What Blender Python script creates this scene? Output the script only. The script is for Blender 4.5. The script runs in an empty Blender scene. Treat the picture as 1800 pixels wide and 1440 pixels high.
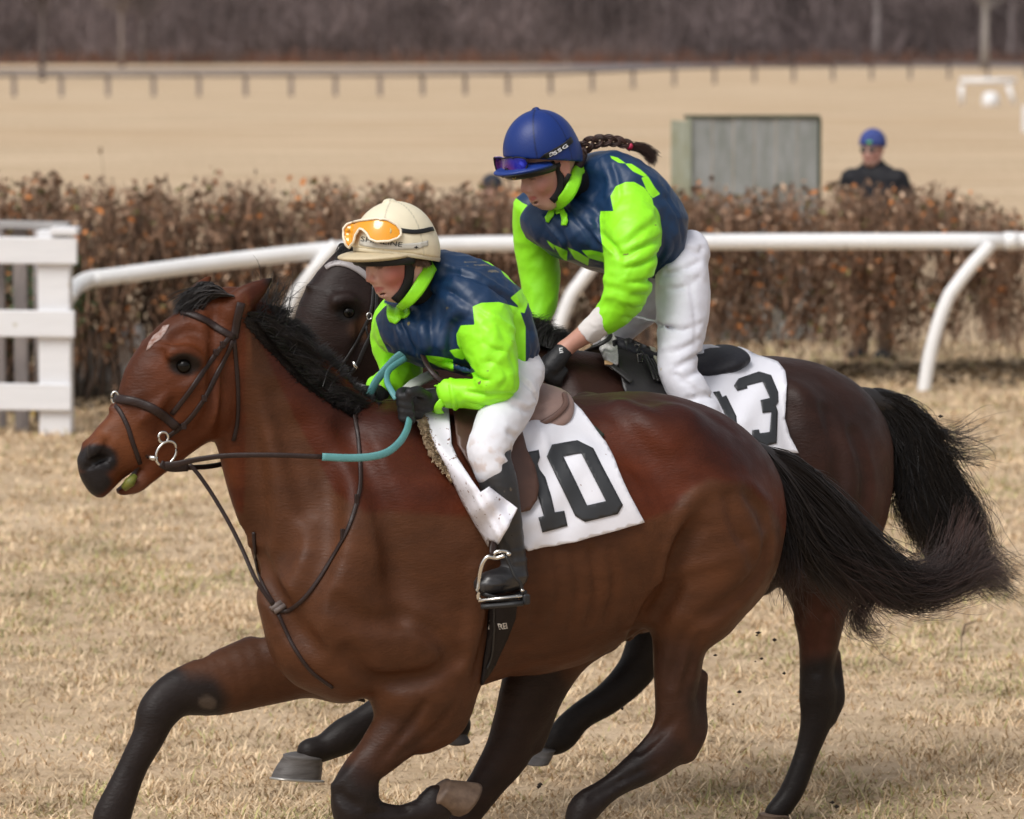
import bpy, math, random
import numpy as np
from mathutils import Vector, Matrix, bvhtree
from mathutils import geometry as mgeo

# ------------------------------------------------------------------ camera, world, sun
SC = bpy.context.scene
CAMZ = 2.48
PITCH = math.atan(660 / 6750.0)
FPX = 6750.0
cam_d = bpy.data.cameras.new('camera')
cam = bpy.data.objects.new('camera', cam_d)
SC.collection.objects.link(cam)
cam.location = (0, 0, CAMZ)
cam.rotation_euler = (math.pi / 2 - PITCH, 0, 0)
cam_d.lens = 135
cam_d.sensor_width = 36
cam_d.sensor_fit = 'HORIZONTAL'
cam_d.clip_start = 0.5
cam_d.clip_end = 3000
cam_d.dof.use_dof = True
cam_d.dof.focus_distance = 10.9
cam_d.dof.aperture_fstop = 4.5
SC.camera = cam

world = bpy.data.worlds.new('World')
SC.world = world
world.use_nodes = True
wn = world.node_tree
wn.nodes.clear()
SUN_EL, SUN_AZ = math.radians(52), math.radians(215)   # azimuth measured clockwise from +Y (north)
sky = wn.nodes.new('ShaderNodeTexSky')
sky.sky_type = 'NISHITA'
sky.sun_disc = False
sky.sun_elevation = SUN_EL
sky.sun_rotation = SUN_AZ
sky.dust_density = 4.0
sky.air_density = 1.0
hs = wn.nodes.new('ShaderNodeHueSaturation')
hs.inputs['Saturation'].default_value = 0.22
bg = wn.nodes.new('ShaderNodeBackground')
bg.inputs['Strength'].default_value = 0.145
wo = wn.nodes.new('ShaderNodeOutputWorld')
wn.links.new(sky.outputs[0], hs.inputs['Color'])
wn.links.new(hs.outputs[0], bg.inputs['Color'])
wn.links.new(bg.outputs[0], wo.inputs['Surface'])
sun_d = bpy.data.lights.new('sun', 'SUN')
sun_d.energy = 1.75
sun_d.angle = math.radians(28)
sun_d.color = (1.0, 0.97, 0.93)
sun = bpy.data.objects.new('sun', sun_d)
SC.collection.objects.link(sun)
sdir = Vector((math.sin(SUN_AZ) * math.cos(SUN_EL), math.cos(SUN_AZ) * math.cos(SUN_EL), math.sin(SUN_EL)))
sun.rotation_euler = sdir.to_track_quat('Z', 'Y').to_euler()
SC.view_settings.view_transform = 'Standard'
SC.view_settings.look = 'None'
SC.view_settings.exposure = 0.0
SC.view_settings.gamma = 1.0
SC.view_settings.use_curve_mapping = False
SC.cycles.max_bounces = 6

rng = np.random.default_rng(7)
random.seed(7)
ROOTC = SC.collection
DEF_ROUGH = 0.6

# ------------------------------------------------------------------ projection helpers
CT, ST = math.cos(PITCH), math.sin(PITCH)
CAM = np.array([0.0, 0.0, CAMZ])

def ray(px, py):
    a = (px - 900.0) / FPX
    b = -(py - 720.0) / FPX
    # camera axes in world: right=(1,0,0) up=(0,ST,CT) fwd=(0,CT,-ST)
    return np.array([a, b * ST + CT, b * CT - ST])

def P(px, py, Y):
    """world point on the vertical plane at distance Y seen at photograph pixel px,py"""
    r = ray(px, py)
    return CAM + r * (Y / r[1])

def G(px, py, z=0.0):
    r = ray(px, py)
    return CAM + r * ((z - CAMZ) / r[2])

def proj(W):
    """world (N,3) -> photograph pixels (N,2)"""
    W = np.asarray(W, float) - CAM
    f = W[..., 1] * CT - W[..., 2] * ST
    u = W[..., 1] * ST + W[..., 2] * CT
    return np.stack([900 + FPX * W[..., 0] / f, 720 - FPX * u / f], -1)

# ------------------------------------------------------------------ naming / linking
def props(o, label=None, cat=None, group=None, kind=None):
    if label: o['label'] = label
    if cat: o['category'] = cat
    if group: o['group'] = group
    if kind: o['kind'] = kind
    return o

def wloc(o):
    v = Vector((0, 0, 0))
    while o is not None:
        v = v + Vector(o.location)
        o = o.parent
    return v

def empty(name, loc, label=None, cat=None, group=None):
    o = bpy.data.objects.new(name, None)
    o.empty_display_size = 0.2
    o.location = Vector([float(c) for c in loc])
    ROOTC.objects.link(o)
    return props(o, label, cat, group)

def mesh_np(name, V, F, smooth=True):
    """V (N,3) float, F (M,k) int array or list of faces"""
    me = bpy.data.meshes.new(name)
    V = np.asarray(V, dtype=np.float32)
    if isinstance(F, np.ndarray):
        k = F.shape[1]
        me.vertices.add(len(V))
        me.vertices.foreach_set('co', V.ravel())
        me.loops.add(F.size)
        me.loops.foreach_set('vertex_index', F.astype(np.int32).ravel())
        me.polygons.add(len(F))
        me.polygons.foreach_set('loop_start', np.arange(0, F.size, k, dtype=np.int32))
        me.update(calc_edges=True)
    else:
        me.from_pydata(V.tolist(), [], [list(map(int, f)) for f in F])
        me.update()
    if smooth:
        me.polygons.foreach_set('use_smooth', np.ones(len(me.polygons), dtype=bool))
    return me

def mk(name, V, F, mat, parent=None, origin=None, smooth=True, cols=None, label=None, cat=None, group=None, kind=None, attrs=None):
    """V in world coordinates"""
    V = np.asarray(V, dtype=np.float64)
    if parent is not None:
        base = np.array(wloc(parent))
        loc = (0, 0, 0)
    else:
        if origin is None:
            origin = (V[:, 0].mean(), V[:, 1].mean(), V[:, 2].min())
        base = np.array([float(c) for c in origin])
        loc = base
    me = mesh_np(name, V - base, F, smooth)
    if cols is not None:
        a = me.color_attributes.new('Col', 'FLOAT_COLOR', 'POINT')
        c = np.ones((len(V), 4), dtype=np.float32)
        c[:, :3] = cols
        a.data.foreach_set('color', c.ravel())
    if attrs:
        for k_, v_ in attrs.items():
            a = me.attributes.new(k_, 'FLOAT', 'POINT')
            a.data.foreach_set('value', np.asarray(v_, dtype=np.float32))
    if mat is not None:
        me.materials.append(mat)
    o = bpy.data.objects.new(name, me)
    ROOTC.objects.link(o)
    o.location = Vector([float(c) for c in loc])
    if parent is not None:
        o.parent = parent
    return props(o, label, cat, group, kind)

# ------------------------------------------------------------------ geometry batches
class Batch:
    def __init__(s):
        s.V = []; s.F = []; s.n = 0; s.C = []
    def add(s, V, F, col=None):
        V = np.asarray(V, float)
        s.V.append(V)
        s.F += [[int(i) + s.n for i in f] for f in F]
        if col is not None:
            s.C.append(np.tile(np.asarray(col, float), (len(V), 1)) if np.ndim(col) == 1 else np.asarray(col))
        s.n += len(V)
    def box(s, c, d, rot=None, col=None):
        x, y, z = [v / 2.0 for v in d]
        V = np.array([[i * x, j * y, k * z] for i in (-1, 1) for j in (-1, 1) for k in (-1, 1)])
        if rot is not None: V = V @ np.asarray(rot).T
        F = [(0, 1, 3, 2), (4, 6, 7, 5), (0, 4, 5, 1), (2, 3, 7, 6), (0, 2, 6, 4), (1, 5, 7, 3)]
        s.add(V + np.asarray(c), F, col)
    def bbox(s, c, d, r=0.01, rot=None, col=None):
        """bevelled box"""
        s.flat = True
        x, y, z = [v / 2.0 for v in d]
        V = []; idx = {}
        for i in (-1, 1):
            for j in (-1, 1):
                for k in (-1, 1):
                    for m in range(3):
                        p = [i * x, j * y, k * z]
                        for q in range(3):
                            if q != m: p[q] -= (i, j, k)[q] * r
                        idx[(i, j, k, m)] = len(V); V.append(p)
        F = []
        for m in range(3):
            a, b = [q for q in range(3) if q != m]
            for sg in (-1, 1):
                f = []
                for (u, v) in ((-1, -1), (1, -1), (1, 1), (-1, 1)):
                    t = [0, 0, 0]; t[m] = sg; t[a] = u; t[b] = v
                    f.append(idx[(t[0], t[1], t[2], m)])
                F.append(f)
        for m in range(3):        # edges along axis m
            a, b = [q for q in range(3) if q != m]
            for u in (-1, 1):
                for v in (-1, 1):
                    t1 = [0, 0, 0]; t1[a] = u; t1[b] = v; t1[m] = -1
                    t2 = list(t1); t2[m] = 1
                    F.append([idx[(*t1, a)], idx[(*t1, b)], idx[(*t2, b)], idx[(*t2, a)]])
        for i in (-1, 1):
            for j in (-1, 1):
                for k in (-1, 1):
                    F.append([idx[(i, j, k, 0)], idx[(i, j, k, 1)], idx[(i, j, k, 2)]])
        V = np.array(V)
        # orient faces outward
        FF = []
        for f in F:
            p = V[f]; n = np.cross(p[1] - p[0], p[2] - p[0])
            FF.append(f if np.dot(n, p.mean(0)) > 0 else f[::-1])
        if rot is not None: V = V @ np.asarray(rot).T
        s.add(V + np.asarray(c), FF, col)
    def tube(s, path, r, n=8, cap=True, col=None, flat=1.0, up=None):
        """tube along path with radii r; flat scales the binormal axis"""
        p = np.asarray(path, float); m = len(p)
        r = np.full(m, r, float) if np.ndim(r) == 0 else np.asarray(r, float)
        t = np.gradient(p, axis=0); t /= (np.linalg.norm(t, axis=1)[:, None] + 1e-12)
        if up is None:
            up = np.array([0, 0, 1.0]) if abs(t[:, 2]).mean() < 0.85 else np.array([1.0, 0, 0])
        up = np.asarray(up, float)
        U = np.tile(up, (m, 1)) if up.ndim == 1 else up
        b = np.cross(t, U); b /= (np.linalg.norm(b, axis=1)[:, None] + 1e-12)
        nn = np.cross(b, t)
        a = np.arange(n) * 2 * math.pi / n
        V = p[:, None] + r[:, None, None] * (np.cos(a)[None, :, None] * b[:, None] + flat * np.sin(a)[None, :, None] * nn[:, None])
        V = V.reshape(-1, 3)
        F = [[i * n + j, i * n + (j + 1) % n, (i + 1) * n + (j + 1) % n, (i + 1) * n + j] for i in range(m - 1) for j in range(n)]
        if cap:
            F.append(list(range(n))[::-1]); F.append([(m - 1) * n + j for j in range(n)])
        s.add(V, F, col)
    def lathe(s, prof, c, n=20, rot=None, col=None):
        """prof: list of (r,z)"""
        a = np.arange(n) * 2 * math.pi / n
        V = np.array([[r * math.cos(t), r * math.sin(t), z] for r, z in prof for t in a])
        if rot is not None: V = V @ np.asarray(rot).T
        m = len(prof)
        F = [[i * n + j, i * n + (j + 1) % n, (i + 1) * n + (j + 1) % n, (i + 1) * n + j] for i in range(m - 1) for j in range(n)]
        F.append(list(range(n))[::-1]); F.append([(m - 1) * n + j for j in range(n)])
        s.add(V + np.asarray(c), F, col)
    def build(s, name, mat, parent=None, **k):
        V = np.concatenate(s.V)
        if getattr(s, 'flat', False): k.setdefault('smooth', False)
        if s.C and len(s.C) == len(s.V): k['cols'] = np.concatenate(s.C)
        if s.F and all(len(f) == len(s.F[0]) for f in (s.F[0], s.F[-1], s.F[len(s.F) // 2])) and len(set(map(len, s.F))) == 1:
            F = np.array(s.F)
        else:
            F = s.F
        return mk(name, V, F, mat, parent, **k)

def strands(paths, radii, sides=3):
    """many tubes at once: paths (N,M,3), radii (N,M) -> V,F(quads)"""
    p = np.asarray(paths, float); N, M, _ = p.shape
    t = np.gradient(p, axis=1); t /= (np.linalg.norm(t, axis=2, keepdims=True) + 1e-12)
    up = np.array([0.3, 0.2, 0.93]); up2 = np.array([1.0, 0.1, 0.05])
    b = np.cross(t, up); l = np.linalg.norm(b, axis=2, keepdims=True)
    b = np.where(l < 0.3, np.cross(t, up2), b)
    b /= (np.linalg.norm(b, axis=2, keepdims=True) + 1e-12)
    n = np.cross(b, t)
    a = np.arange(sides) * 2 * math.pi / sides
    V = p[:, :, None] + radii[:, :, None, None] * (np.cos(a)[None, None, :, None] * b[:, :, None] + np.sin(a)[None, None, :, None] * n[:, :, None])
    V = V.reshape(-1, 3)
    i, m, s_ = np.meshgrid(np.arange(N), np.arange(M - 1), np.arange(sides), indexing='ij')
    base = i * M * sides
    q = np.stack([base + m * sides + s_, base + m * sides + (s_ + 1) % sides, base + (m + 1) * sides + (s_ + 1) % sides, base + (m + 1) * sides + s_], -1).reshape(-1, 4)
    return V, q

def cr(pts, n):
    """Catmull-Rom through rows of pts, n samples per span"""
    p = np.asarray(pts, float)
    if len(p) == 2:
        t = np.linspace(0, 1, n + 1)[:, None]
        return p[0] * (1 - t) + p[1] * t
    q = np.vstack([2 * p[0] - p[1], p, 2 * p[-1] - p[-2]])
    out = []
    for i in range(1, len(q) - 2):
        a, b, c, d = q[i - 1], q[i], q[i + 1], q[i + 2]
        for k in range(n):
            t = k / n
            out.append(0.5 * ((2 * b) + (c - a) * t + (2 * a - 5 * b + 4 * c - d) * t * t + (3 * b - a - 3 * c + d) * t ** 3))
    out.append(p[-1])
    return np.array(out)

# ------------------------------------------------------------------ noise
def _h(i, j, k, seed):
    n = (i.astype(np.int64) * 374761393 + j.astype(np.int64) * 668265263 + k.astype(np.int64) * 2147483647 + seed * 974634777) & 0xffffffff
    n = ((n ^ (n >> 13)) * 1274126177) & 0xffffffff
    n = n ^ (n >> 16)
    return (n & 0xffffff) / float(0xffffff)

def vnoise(p, seed=0):
    p = np.asarray(p, float)
    f = np.floor(p); t = p - f; t = t * t * (3 - 2 * t)
    i, j, k = f[..., 0], f[..., 1], f[..., 2]
    r = 0
    for a in (0, 1):
        for b in (0, 1):
            for c in (0, 1):
                w = (t[..., 0] if a else 1 - t[..., 0]) * (t[..., 1] if b else 1 - t[..., 1]) * (t[..., 2] if c else 1 - t[..., 2])
                r = r + w * _h(i + a, j + b, k + c, seed)
    return r

def fbm(p, o=3, seed=0):
    r = 0; a = 0.5; s = 0
    for q in range(o):
        r = r + a * vnoise(p * 2 ** q, seed + q); s += a; a *= 0.5
    return r / s

# ------------------------------------------------------------------ implicit surfaces
class Field:
    def __init__(s, lo, hi, h):
        s.lo = np.asarray(lo, float); s.h = h
        s.n = np.ceil((np.asarray(hi, float) - s.lo) / h).astype(int) + 1
        s.D = np.full(s.n, 0.3, dtype=np.float32)
    def block(s, lo, hi):
        a = np.maximum(np.floor((np.asarray(lo) - s.lo) / s.h).astype(int), 0)
        b = np.minimum(np.ceil((np.asarray(hi) - s.lo) / s.h).astype(int) + 1, s.n)
        if np.any(b - a < 1): return None
        ax = [(s.lo[i] + s.h * np.arange(a[i], b[i])).astype(np.float32) for i in range(3)]
        return (slice(a[0], b[0]), slice(a[1], b[1]), slice(a[2], b[2])), ax[0][:, None, None], ax[1][None, :, None], ax[2][None, None, :]
    def comb(s, sl, d, k, sub=False):
        A = s.D[sl]
        if sub:
            d = -d
            h = np.maximum(k - np.abs(A - d), 0) / max(k, 1e-6)
            s.D[sl] = np.maximum(A, d) + h * h * k * 0.25
        else:
            h = np.maximum(k - np.abs(A - d), 0) / max(k, 1e-6)
            s.D[sl] = np.minimum(A, d) - h * h * k * 0.25
    def chain(s, pts, k=0.03, n=4, sub=False, interp=True):
        """pts rows: x,y,z,r,q  (q = lateral(y) half width / in plane radius)"""
        p = np.asarray(pts, float)
        if interp and len(p) > 1: p = cr(p, n)
        if len(p) == 1: p = np.vstack([p, p + np.array([1e-4, 0, 0, 0, 0])])
        p[:, 3] = np.maximum(p[:, 3], 0.002)
        mg = k + 2.5 * s.h
        R = p[:, 3] * np.maximum(1, p[:, 4])
        lo = (p[:, :3] - R[:, None]).min(0) - mg; hi = (p[:, :3] + R[:, None]).max(0) + mg
        bl = s.block(lo, hi)
        if bl is None: return
        sl, X, Y, Z = bl
        tmp = np.full((X.shape[0], Y.shape[1], Z.shape[2]), 0.3, dtype=np.float32)
        off = np.array([sl[0].start, sl[1].start, sl[2].start])
        for i in range(len(p) - 1):
            a, b = p[i], p[i + 1]
            ra, rb = a[3] * max(1, a[4]), b[3] * max(1, b[4])
            l2 = np.minimum(a[:3] - ra, b[:3] - rb) - mg; h2 = np.maximum(a[:3] + ra, b[:3] + rb) + mg
            bb = s.block(l2, h2)
            if bb is None: continue
            s2, x, y, z = bb
            q = (a[4] + b[4]) / 2
            ay, by = a[1] / q, b[1] / q
            dx, dy, dz = b[0] - a[0], by - ay, b[2] - a[2]
            L = dx * dx + dy * dy + dz * dz + 1e-12
            xa, ya, za = x - a[0], y / q - ay, z - a[2]
            t = np.clip((xa * dx + ya * dy + za * dz) / L, 0, 1)
            d = np.sqrt((xa - t * dx) ** 2 + (ya - t * dy) ** 2 + (za - t * dz) ** 2) - (a[3] + t * (b[3] - a[3]))
            if q < 1: d = d * (0.5 + 0.5 * q)
            ls = tuple(slice(s2[m].start - off[m], s2[m].stop - off[m]) for m in range(3))
            tmp[ls] = np.minimum(tmp[ls], d)
        s.comb(sl, tmp, k, sub)
    def ell(s, c, r, M=None, k=0.03, sub=False):
        """ellipsoid centre c, radii r, M = 3x3 rotation (columns are the ellipsoid axes)"""
        c = np.asarray(c, float); r = np.asarray(r, float)
        R = r.max() + k + 2.5 * s.h
        if M is None: R = r + k + 2.5 * s.h
        bl = s.block(c - R, c + R)
        if bl is None: return
        sl, x, y, z = bl
        x = x - c[0]; y = y - c[1]; z = z - c[2]
        if M is None:
            u, v, w = x, y, z
        else:
            M = np.asarray(M)
            u = x * M[0, 0] + y * M[1, 0] + z * M[2, 0]
            v = x * M[0, 1] + y * M[1, 1] + z * M[2, 1]
            w = x * M[0, 2] + y * M[1, 2] + z * M[2, 2]
        k0 = np.sqrt((u / r[0]) ** 2 + (v / r[1]) ** 2 + (w / r[2]) ** 2)
        k1 = np.sqrt((u / r[0] ** 2) ** 2 + (v / r[1] ** 2) ** 2 + (w / r[2] ** 2) ** 2) + 1e-6
        d = np.where(k0 < 0.3, (k0 - 1) * r.min(), k0 * (k0 - 1) / k1).astype(np.float32)
        s.comb(sl, d, k, sub)
    def side_y(s, x, z, side):
        i = int(round((x - s.lo[0]) / s.h)); k = int(round((z - s.lo[2]) / s.h))
        if not (0 <= i < s.n[0] and 0 <= k < s.n[2]): return None
        c = np.nonzero(s.D[i, :, k] < 0)[0]
        if len(c) == 0: return None
        return s.lo[1] + s.h * (c[0] if side < 0 else c[-1])
    def relief(s, fr, path, w, dep, sides=(-1, 1), k=None, l0=-0.25):
        """raise (dep>0) or press (dep<0) a soft line that follows the flank; path in photo pixels of the near side; w radius in m"""
        pts = cr(np.array(path, float), 4)
        loc = [fr.H(a, b, l0) for a, b in pts]
        for sd in sides:
            rows = []
            for i, q in enumerate(loc):
                y = s.side_y(q[0], q[2], sd)
                if y is None: continue
                t = math.sin(math.pi * (0.08 + 0.84 * i / max(1, len(loc) - 1)))
                d = dep * t
                off = (d - w) if dep > 0 else (w + d)
                rows.append([q[0], y + sd * off, q[2], w, 1.0])
            if len(rows) < 2: continue
            r = np.array(rows); 
            if len(r) > 4:
                for _ in range(3): r[1:-1, 1] = (r[:-2, 1] + 2 * r[1:-1, 1] + r[2:, 1]) / 4
            s.chain(r, k if k is not None else w * 0.9, interp=False, sub=dep < 0)
    def halfcut(s, pt, n, k=0.002):
        """remove everything on the +n side of the plane"""
        ax = [(s.lo[i] + s.h * np.arange(s.n[i])).astype(np.float32) for i in range(3)]
        d = (ax[0][:, None, None] - pt[0]) * n[0] + (ax[1][None, :, None] - pt[1]) * n[1] + (ax[2][None, None, :] - pt[2]) * n[2]
        s.D = np.maximum(s.D, d.astype(np.float32))
    def mesh(s, smooth=1):
        D = s.D
        D = D.copy(); D[0] = D[-1] = 0.3; D[:, 0] = D[:, -1] = 0.3; D[:, :, 0] = D[:, :, -1] = 0.3
        I = D < 0
        C = np.zeros([m - 1 for m in D.shape], dtype=np.int8)
        for a in (0, 1):
            for b in (0, 1):
                for c in (0, 1):
                    C += I[a:D.shape[0] - 1 + a, b:D.shape[1] - 1 + b, c:D.shape[2] - 1 + c]
        act = np.argwhere((C > 0) & (C < 8))
        idx = np.full(C.shape, -1, dtype=np.int64)
        idx[act[:, 0], act[:, 1], act[:, 2]] = np.arange(len(act))
        cor = {}
        for a in (0, 1):
            for b in (0, 1):
                for c in (0, 1):
                    cor[(a, b, c)] = D[act[:, 0] + a, act[:, 1] + b, act[:, 2] + c]
        S = np.zeros((len(act), 3)); cnt = np.zeros(len(act))
        for ax in range(3):
            o = [q for q in range(3) if q != ax]
            for u in (0, 1):
                for v in (0, 1):
                    c0 = [0, 0, 0]; c0[o[0]] = u; c0[o[1]] = v
                    c1 = list(c0); c1[ax] = 1
                    d0, d1 = cor[tuple(c0)], cor[tuple(c1)]
                    m = (d0 < 0) != (d1 < 0)
                    t = np.where(m, d0 / np.where(m, d0 - d1, 1), 0)
                    pt = np.tile(np.array(c0, float), (len(act), 1)); pt[:, ax] = t
                    S += pt * m[:, None]; cnt += m
        V = s.lo + s.h * (act + S / cnt[:, None])
        Q = []
        for ax in range(3):
            o = [(ax + 1) % 3, (ax + 2) % 3]
            sl0 = [slice(None)] * 3; sl1 = [slice(None)] * 3
            sl0[ax] = slice(0, -1); sl1[ax] = slice(1, None)
            A, B = I[tuple(sl0)], I[tuple(sl1)]
            e = np.argwhere(A != B)
            ins = A[e[:, 0], e[:, 1], e[:, 2]]
            cells = []
            for (u, v) in ((-1, -1), (0, -1), (0, 0), (-1, 0)):
                g = e.copy(); g[:, o[0]] += u; g[:, o[1]] += v
                cells.append(idx[g[:, 0], g[:, 1], g[:, 2]])
            q = np.stack(cells, -1)
            q[~ins] = q[~ins][:, ::-1]
            Q.append(q)
        F = np.concatenate(Q)
        F = F[(F >= 0).all(1)]
        for _ in range(smooth):
            V = lap(V, F, 0.5)
        return V, F

def lap(V, F, w=0.5):
    S = np.zeros_like(V); c = np.zeros(len(V)); k = F.shape[1]
    for i in range(k):
        a, b = F[:, i], F[:, (i + 1) % k]
        for d in range(3):
            S[:, d] += np.bincount(a, V[b, d], len(V)) + np.bincount(b, V[a, d], len(V))
        c += np.bincount(a, minlength=len(V)) + np.bincount(b, minlength=len(V))
    return V * (1 - w) + w * S / np.maximum(c, 1)[:, None]

def vnormals(V, F):
    n = np.cross(V[F[:, 2]] - V[F[:, 0]], V[F[:, -1]] - V[F[:, 1]])
    N = np.zeros_like(V)
    for i in range(F.shape[1]):
        for d in range(3): N[:, d] += np.bincount(F[:, i], n[:, d], len(V))
    return N / (np.linalg.norm(N, axis=1, keepdims=True) + 1e-12)

def inpoly(p, poly):
    p = np.asarray(p); poly = np.asarray(poly, float)
    x, y = p[:, 0], p[:, 1]; r = np.zeros(len(p), bool)
    j = len(poly) - 1
    for i in range(len(poly)):
        xi, yi = poly[i]; xj, yj = poly[j]
        c = ((yi > y) != (yj > y)) & (x < (xj - xi) * (y - yi) / ((yj - yi) + 1e-12) + xi)
        r ^= c; j = i
    return r

def sdp(p, poly):
    return np.where(inpoly(p, poly), 1, -1) * polydist(p, list(poly) + [poly[0]])

def polydist(p, line):
    p = np.asarray(p, float); best = np.full(len(p), 1e9)
    for a, b in zip(line[:-1], line[1:]):
        a = np.asarray(a, float); b = np.asarray(b, float); d = b - a
        t = np.clip(((p - a) @ d) / (d @ d + 1e-9), 0, 1)
        best = np.minimum(best, np.linalg.norm(p - a - t[:, None] * d, axis=1))
    return best

def sm(x, a, b):
    t = np.clip((np.asarray(x, float) - a) / (b - a), 0, 1)
    return t * t * (3 - 2 * t)

# ------------------------------------------------------------------ figure frame
class Frame:
    """vertical medial plane of an animal or rider: x to the rear (photo right), y away from camera, z up"""
    def __init__(s, px, Y, yaw):
        o = P(px, 1000, Y); s.O = np.array([o[0], o[1], 0.0])
        a = math.radians(yaw)
        s.R = np.array([[math.cos(a), -math.sin(a), 0], [math.sin(a), math.cos(a), 0], [0, 0, 1]])  # columns: ex, ey, ez
    def H(s, px, py, l=0.0):
        r = ray(px, py); ey = s.R[:, 1]
        t = (l - np.dot(ey, CAM - s.O)) / np.dot(ey, r)
        return s.R.T @ (CAM + r * t - s.O)
    def W(s, v):
        return np.asarray(v) @ s.R.T + s.O
    def L(s, w):
        return (np.asarray(w) - s.O) @ s.R
    def scale(s, px, py, l=0.0):
        w = s.W(s.H(px, py, l)); f = w[1] * CT - (w[2] - CAMZ) * ST
        return FPX / f
    def px(s, v):
        return proj(s.W(v))
    def st(s, rows):
        """rows (ax,ay, bx,by, l, hw): outline pair in photo pixels, lateral offset, lateral half width (m) or None (round)"""
        out = []
        for ax, ay, bx, by, l, hw in rows:
            c = s.H((ax + bx) / 2.0, (ay + by) / 2.0, l)
            r = math.hypot(ax - bx, ay - by) / 2.0 / s.scale((ax + bx) / 2.0, (ay + by) / 2.0, l)
            out.append([c[0], c[1], c[2], r, 1.0 if hw is None else hw / r])
        return out
    def ctr(s, rows):
        """rows (px,py,r_px,l,q)"""
        out = []
        for x, y, r, l, q in rows:
            c = s.H(x, y, l); out.append([c[0], c[1], c[2], r / s.scale(x, y, l), q])
        return out

# ------------------------------------------------------------------ surface projection (patches, straps)
def bvh_of(VF_list):
    V = []; F = []; n = 0
    for V_, F_ in VF_list:
        V.append(V_); F.append(np.asarray(F_) + n); n += len(V_)
    V = np.concatenate(V); F = np.concatenate(F)
    return bvhtree.BVHTree.FromPolygons(V.tolist(), F.tolist())

def densify(poly, step):
    out = []
    m = len(poly)
    for i in range(m):
        a = np.array(poly[i], float); b = np.array(poly[(i + 1) % m], float)
        k = max(1, int(np.linalg.norm(b - a) / step))
        for j in range(k): out.append(a + (b - a) * j / k)
    return out

def patch(poly, bvh, off=0.003, step=5, bump=None, holes=None, ray_off=False):
    """sew a polygon given in photo pixels on to a surface; returns V (world), tris, px"""
    loops = [densify(poly, step)] + [densify(h, step) for h in (holes or [])]
    pts = []; edges = []
    for lp in loops:
        b = len(pts); pts += lp
        edges += [(b + i, b + (i + 1) % len(lp)) for i in range(len(lp))]
    P2 = np.array(pts); lo = P2.min(0); hi = P2.max(0)
    gx, gy = np.meshgrid(np.arange(lo[0] + step / 2, hi[0], step), np.arange(lo[1] + step / 2, hi[1], step))
    g = np.stack([gx.ravel() + (np.arange(gx.size) % 2) * 0.01, gy.ravel()], -1)
    g = g[inpoly(g, poly)]
    for h in (holes or []): g = g[~inpoly(g, h)]
    if len(g): g = g[polydist(g, list(map(tuple, loops[0])) + [tuple(loops[0][0])]) > step * 0.35]
    al = [Vector((float(a), float(-b))) for a, b in P2] + [Vector((float(a), float(-b))) for a, b in g]
    r = mgeo.delaunay_2d_cdt(al, edges, [], 1, 1e-4)
    v2 = np.array([[v.x, -v.y] for v in r[0]]); F = np.array([f for f in r[2]])
    cen = v2[F].mean(1)
    keep = inpoly(cen, poly)
    for h in (holes or []): keep &= ~inpoly(cen, h)
    F = F[keep]
    V = np.zeros((len(v2), 3)); N = np.zeros((len(v2), 3)); miss = []
    for i, (x, y) in enumerate(v2):
        d = Vector(ray(x, y)).normalized()
        hit = bvh.ray_cast(Vector(CAM), d)
        if hit[0] is None: miss.append(i); continue
        V[i] = hit[0]; n = hit[1]
        if n.dot(d) > 0: n = -n
        N[i] = n
    if miss:
        ok = [i for i in range(len(v2)) if i not in set(miss)]
        for i in miss:
            j = ok[int(np.argmin(((v2[ok] - v2[i]) ** 2).sum(1)))] if ok else 0
            V[i] = CAM + ray(*v2[i]) * (V[j][1] / ray(*v2[i])[1]); N[i] = N[j]
    # smooth normals
    for _ in range(2): N = lap(N, F, 0.5)
    N /= np.linalg.norm(N, axis=1, keepdims=True) + 1e-9
    o = off if bump is None else off + bump(v2)
    D = np.array([-ray(x, y) / np.linalg.norm(ray(x, y)) for x, y in v2]) if ray_off else N
    V = V + D * (np.asarray(o)[:, None] if np.ndim(o) else o)
    return V, F, v2

def sheet(V, F, th):
    """give an open tri sheet a thickness (back side towards -normal)"""
    N = vnormals(V, F)
    n = len(V)
    E = {}
    for f in F:
        for i in range(3):
            a, b = int(f[i]), int(f[(i + 1) % 3])
            if (b, a) in E: del E[(b, a)]
            else: E[(a, b)] = 1
    F2 = [list(map(int, f)) for f in F] + [[int(f[2]) + n, int(f[1]) + n, int(f[0]) + n] for f in F]
    F2 += [[b, a, a + n, b + n] for a, b in E]
    sgn = 1.0
    c = CAM - V.mean(0)
    if (N.mean(0) @ c) < 0:
        sgn = -1.0
    return np.vstack([V, V - sgn * N * th]), F2

def sew(name, poly, bvh, mat, parent, off=0.003, step=5, th=0.0015, bump=None, holes=None, ray_off=False, **k):
    V, F, v2 = patch(poly, bvh, off, step, bump, holes, ray_off)
    V2, F2 = sheet(V, F, th)
    return mk(name, V2, F2, mat, parent, **k)

def surf(px, py, bvh, off=0.0, fallback=None):
    d = Vector(ray(px, py)).normalized()
    h = bvh.ray_cast(Vector(CAM), d)
    if h[0] is None:
        if fallback is None: return None, None
        q = bvh.find_nearest(Vector(P(px, py, fallback)))
        n = np.array(q[1]); return np.array(q[0]) + n * off, n
    n = np.array(h[1])
    if n @ np.array(d) > 0: n = -n
    return np.array(h[0]) + n * off, n

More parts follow.
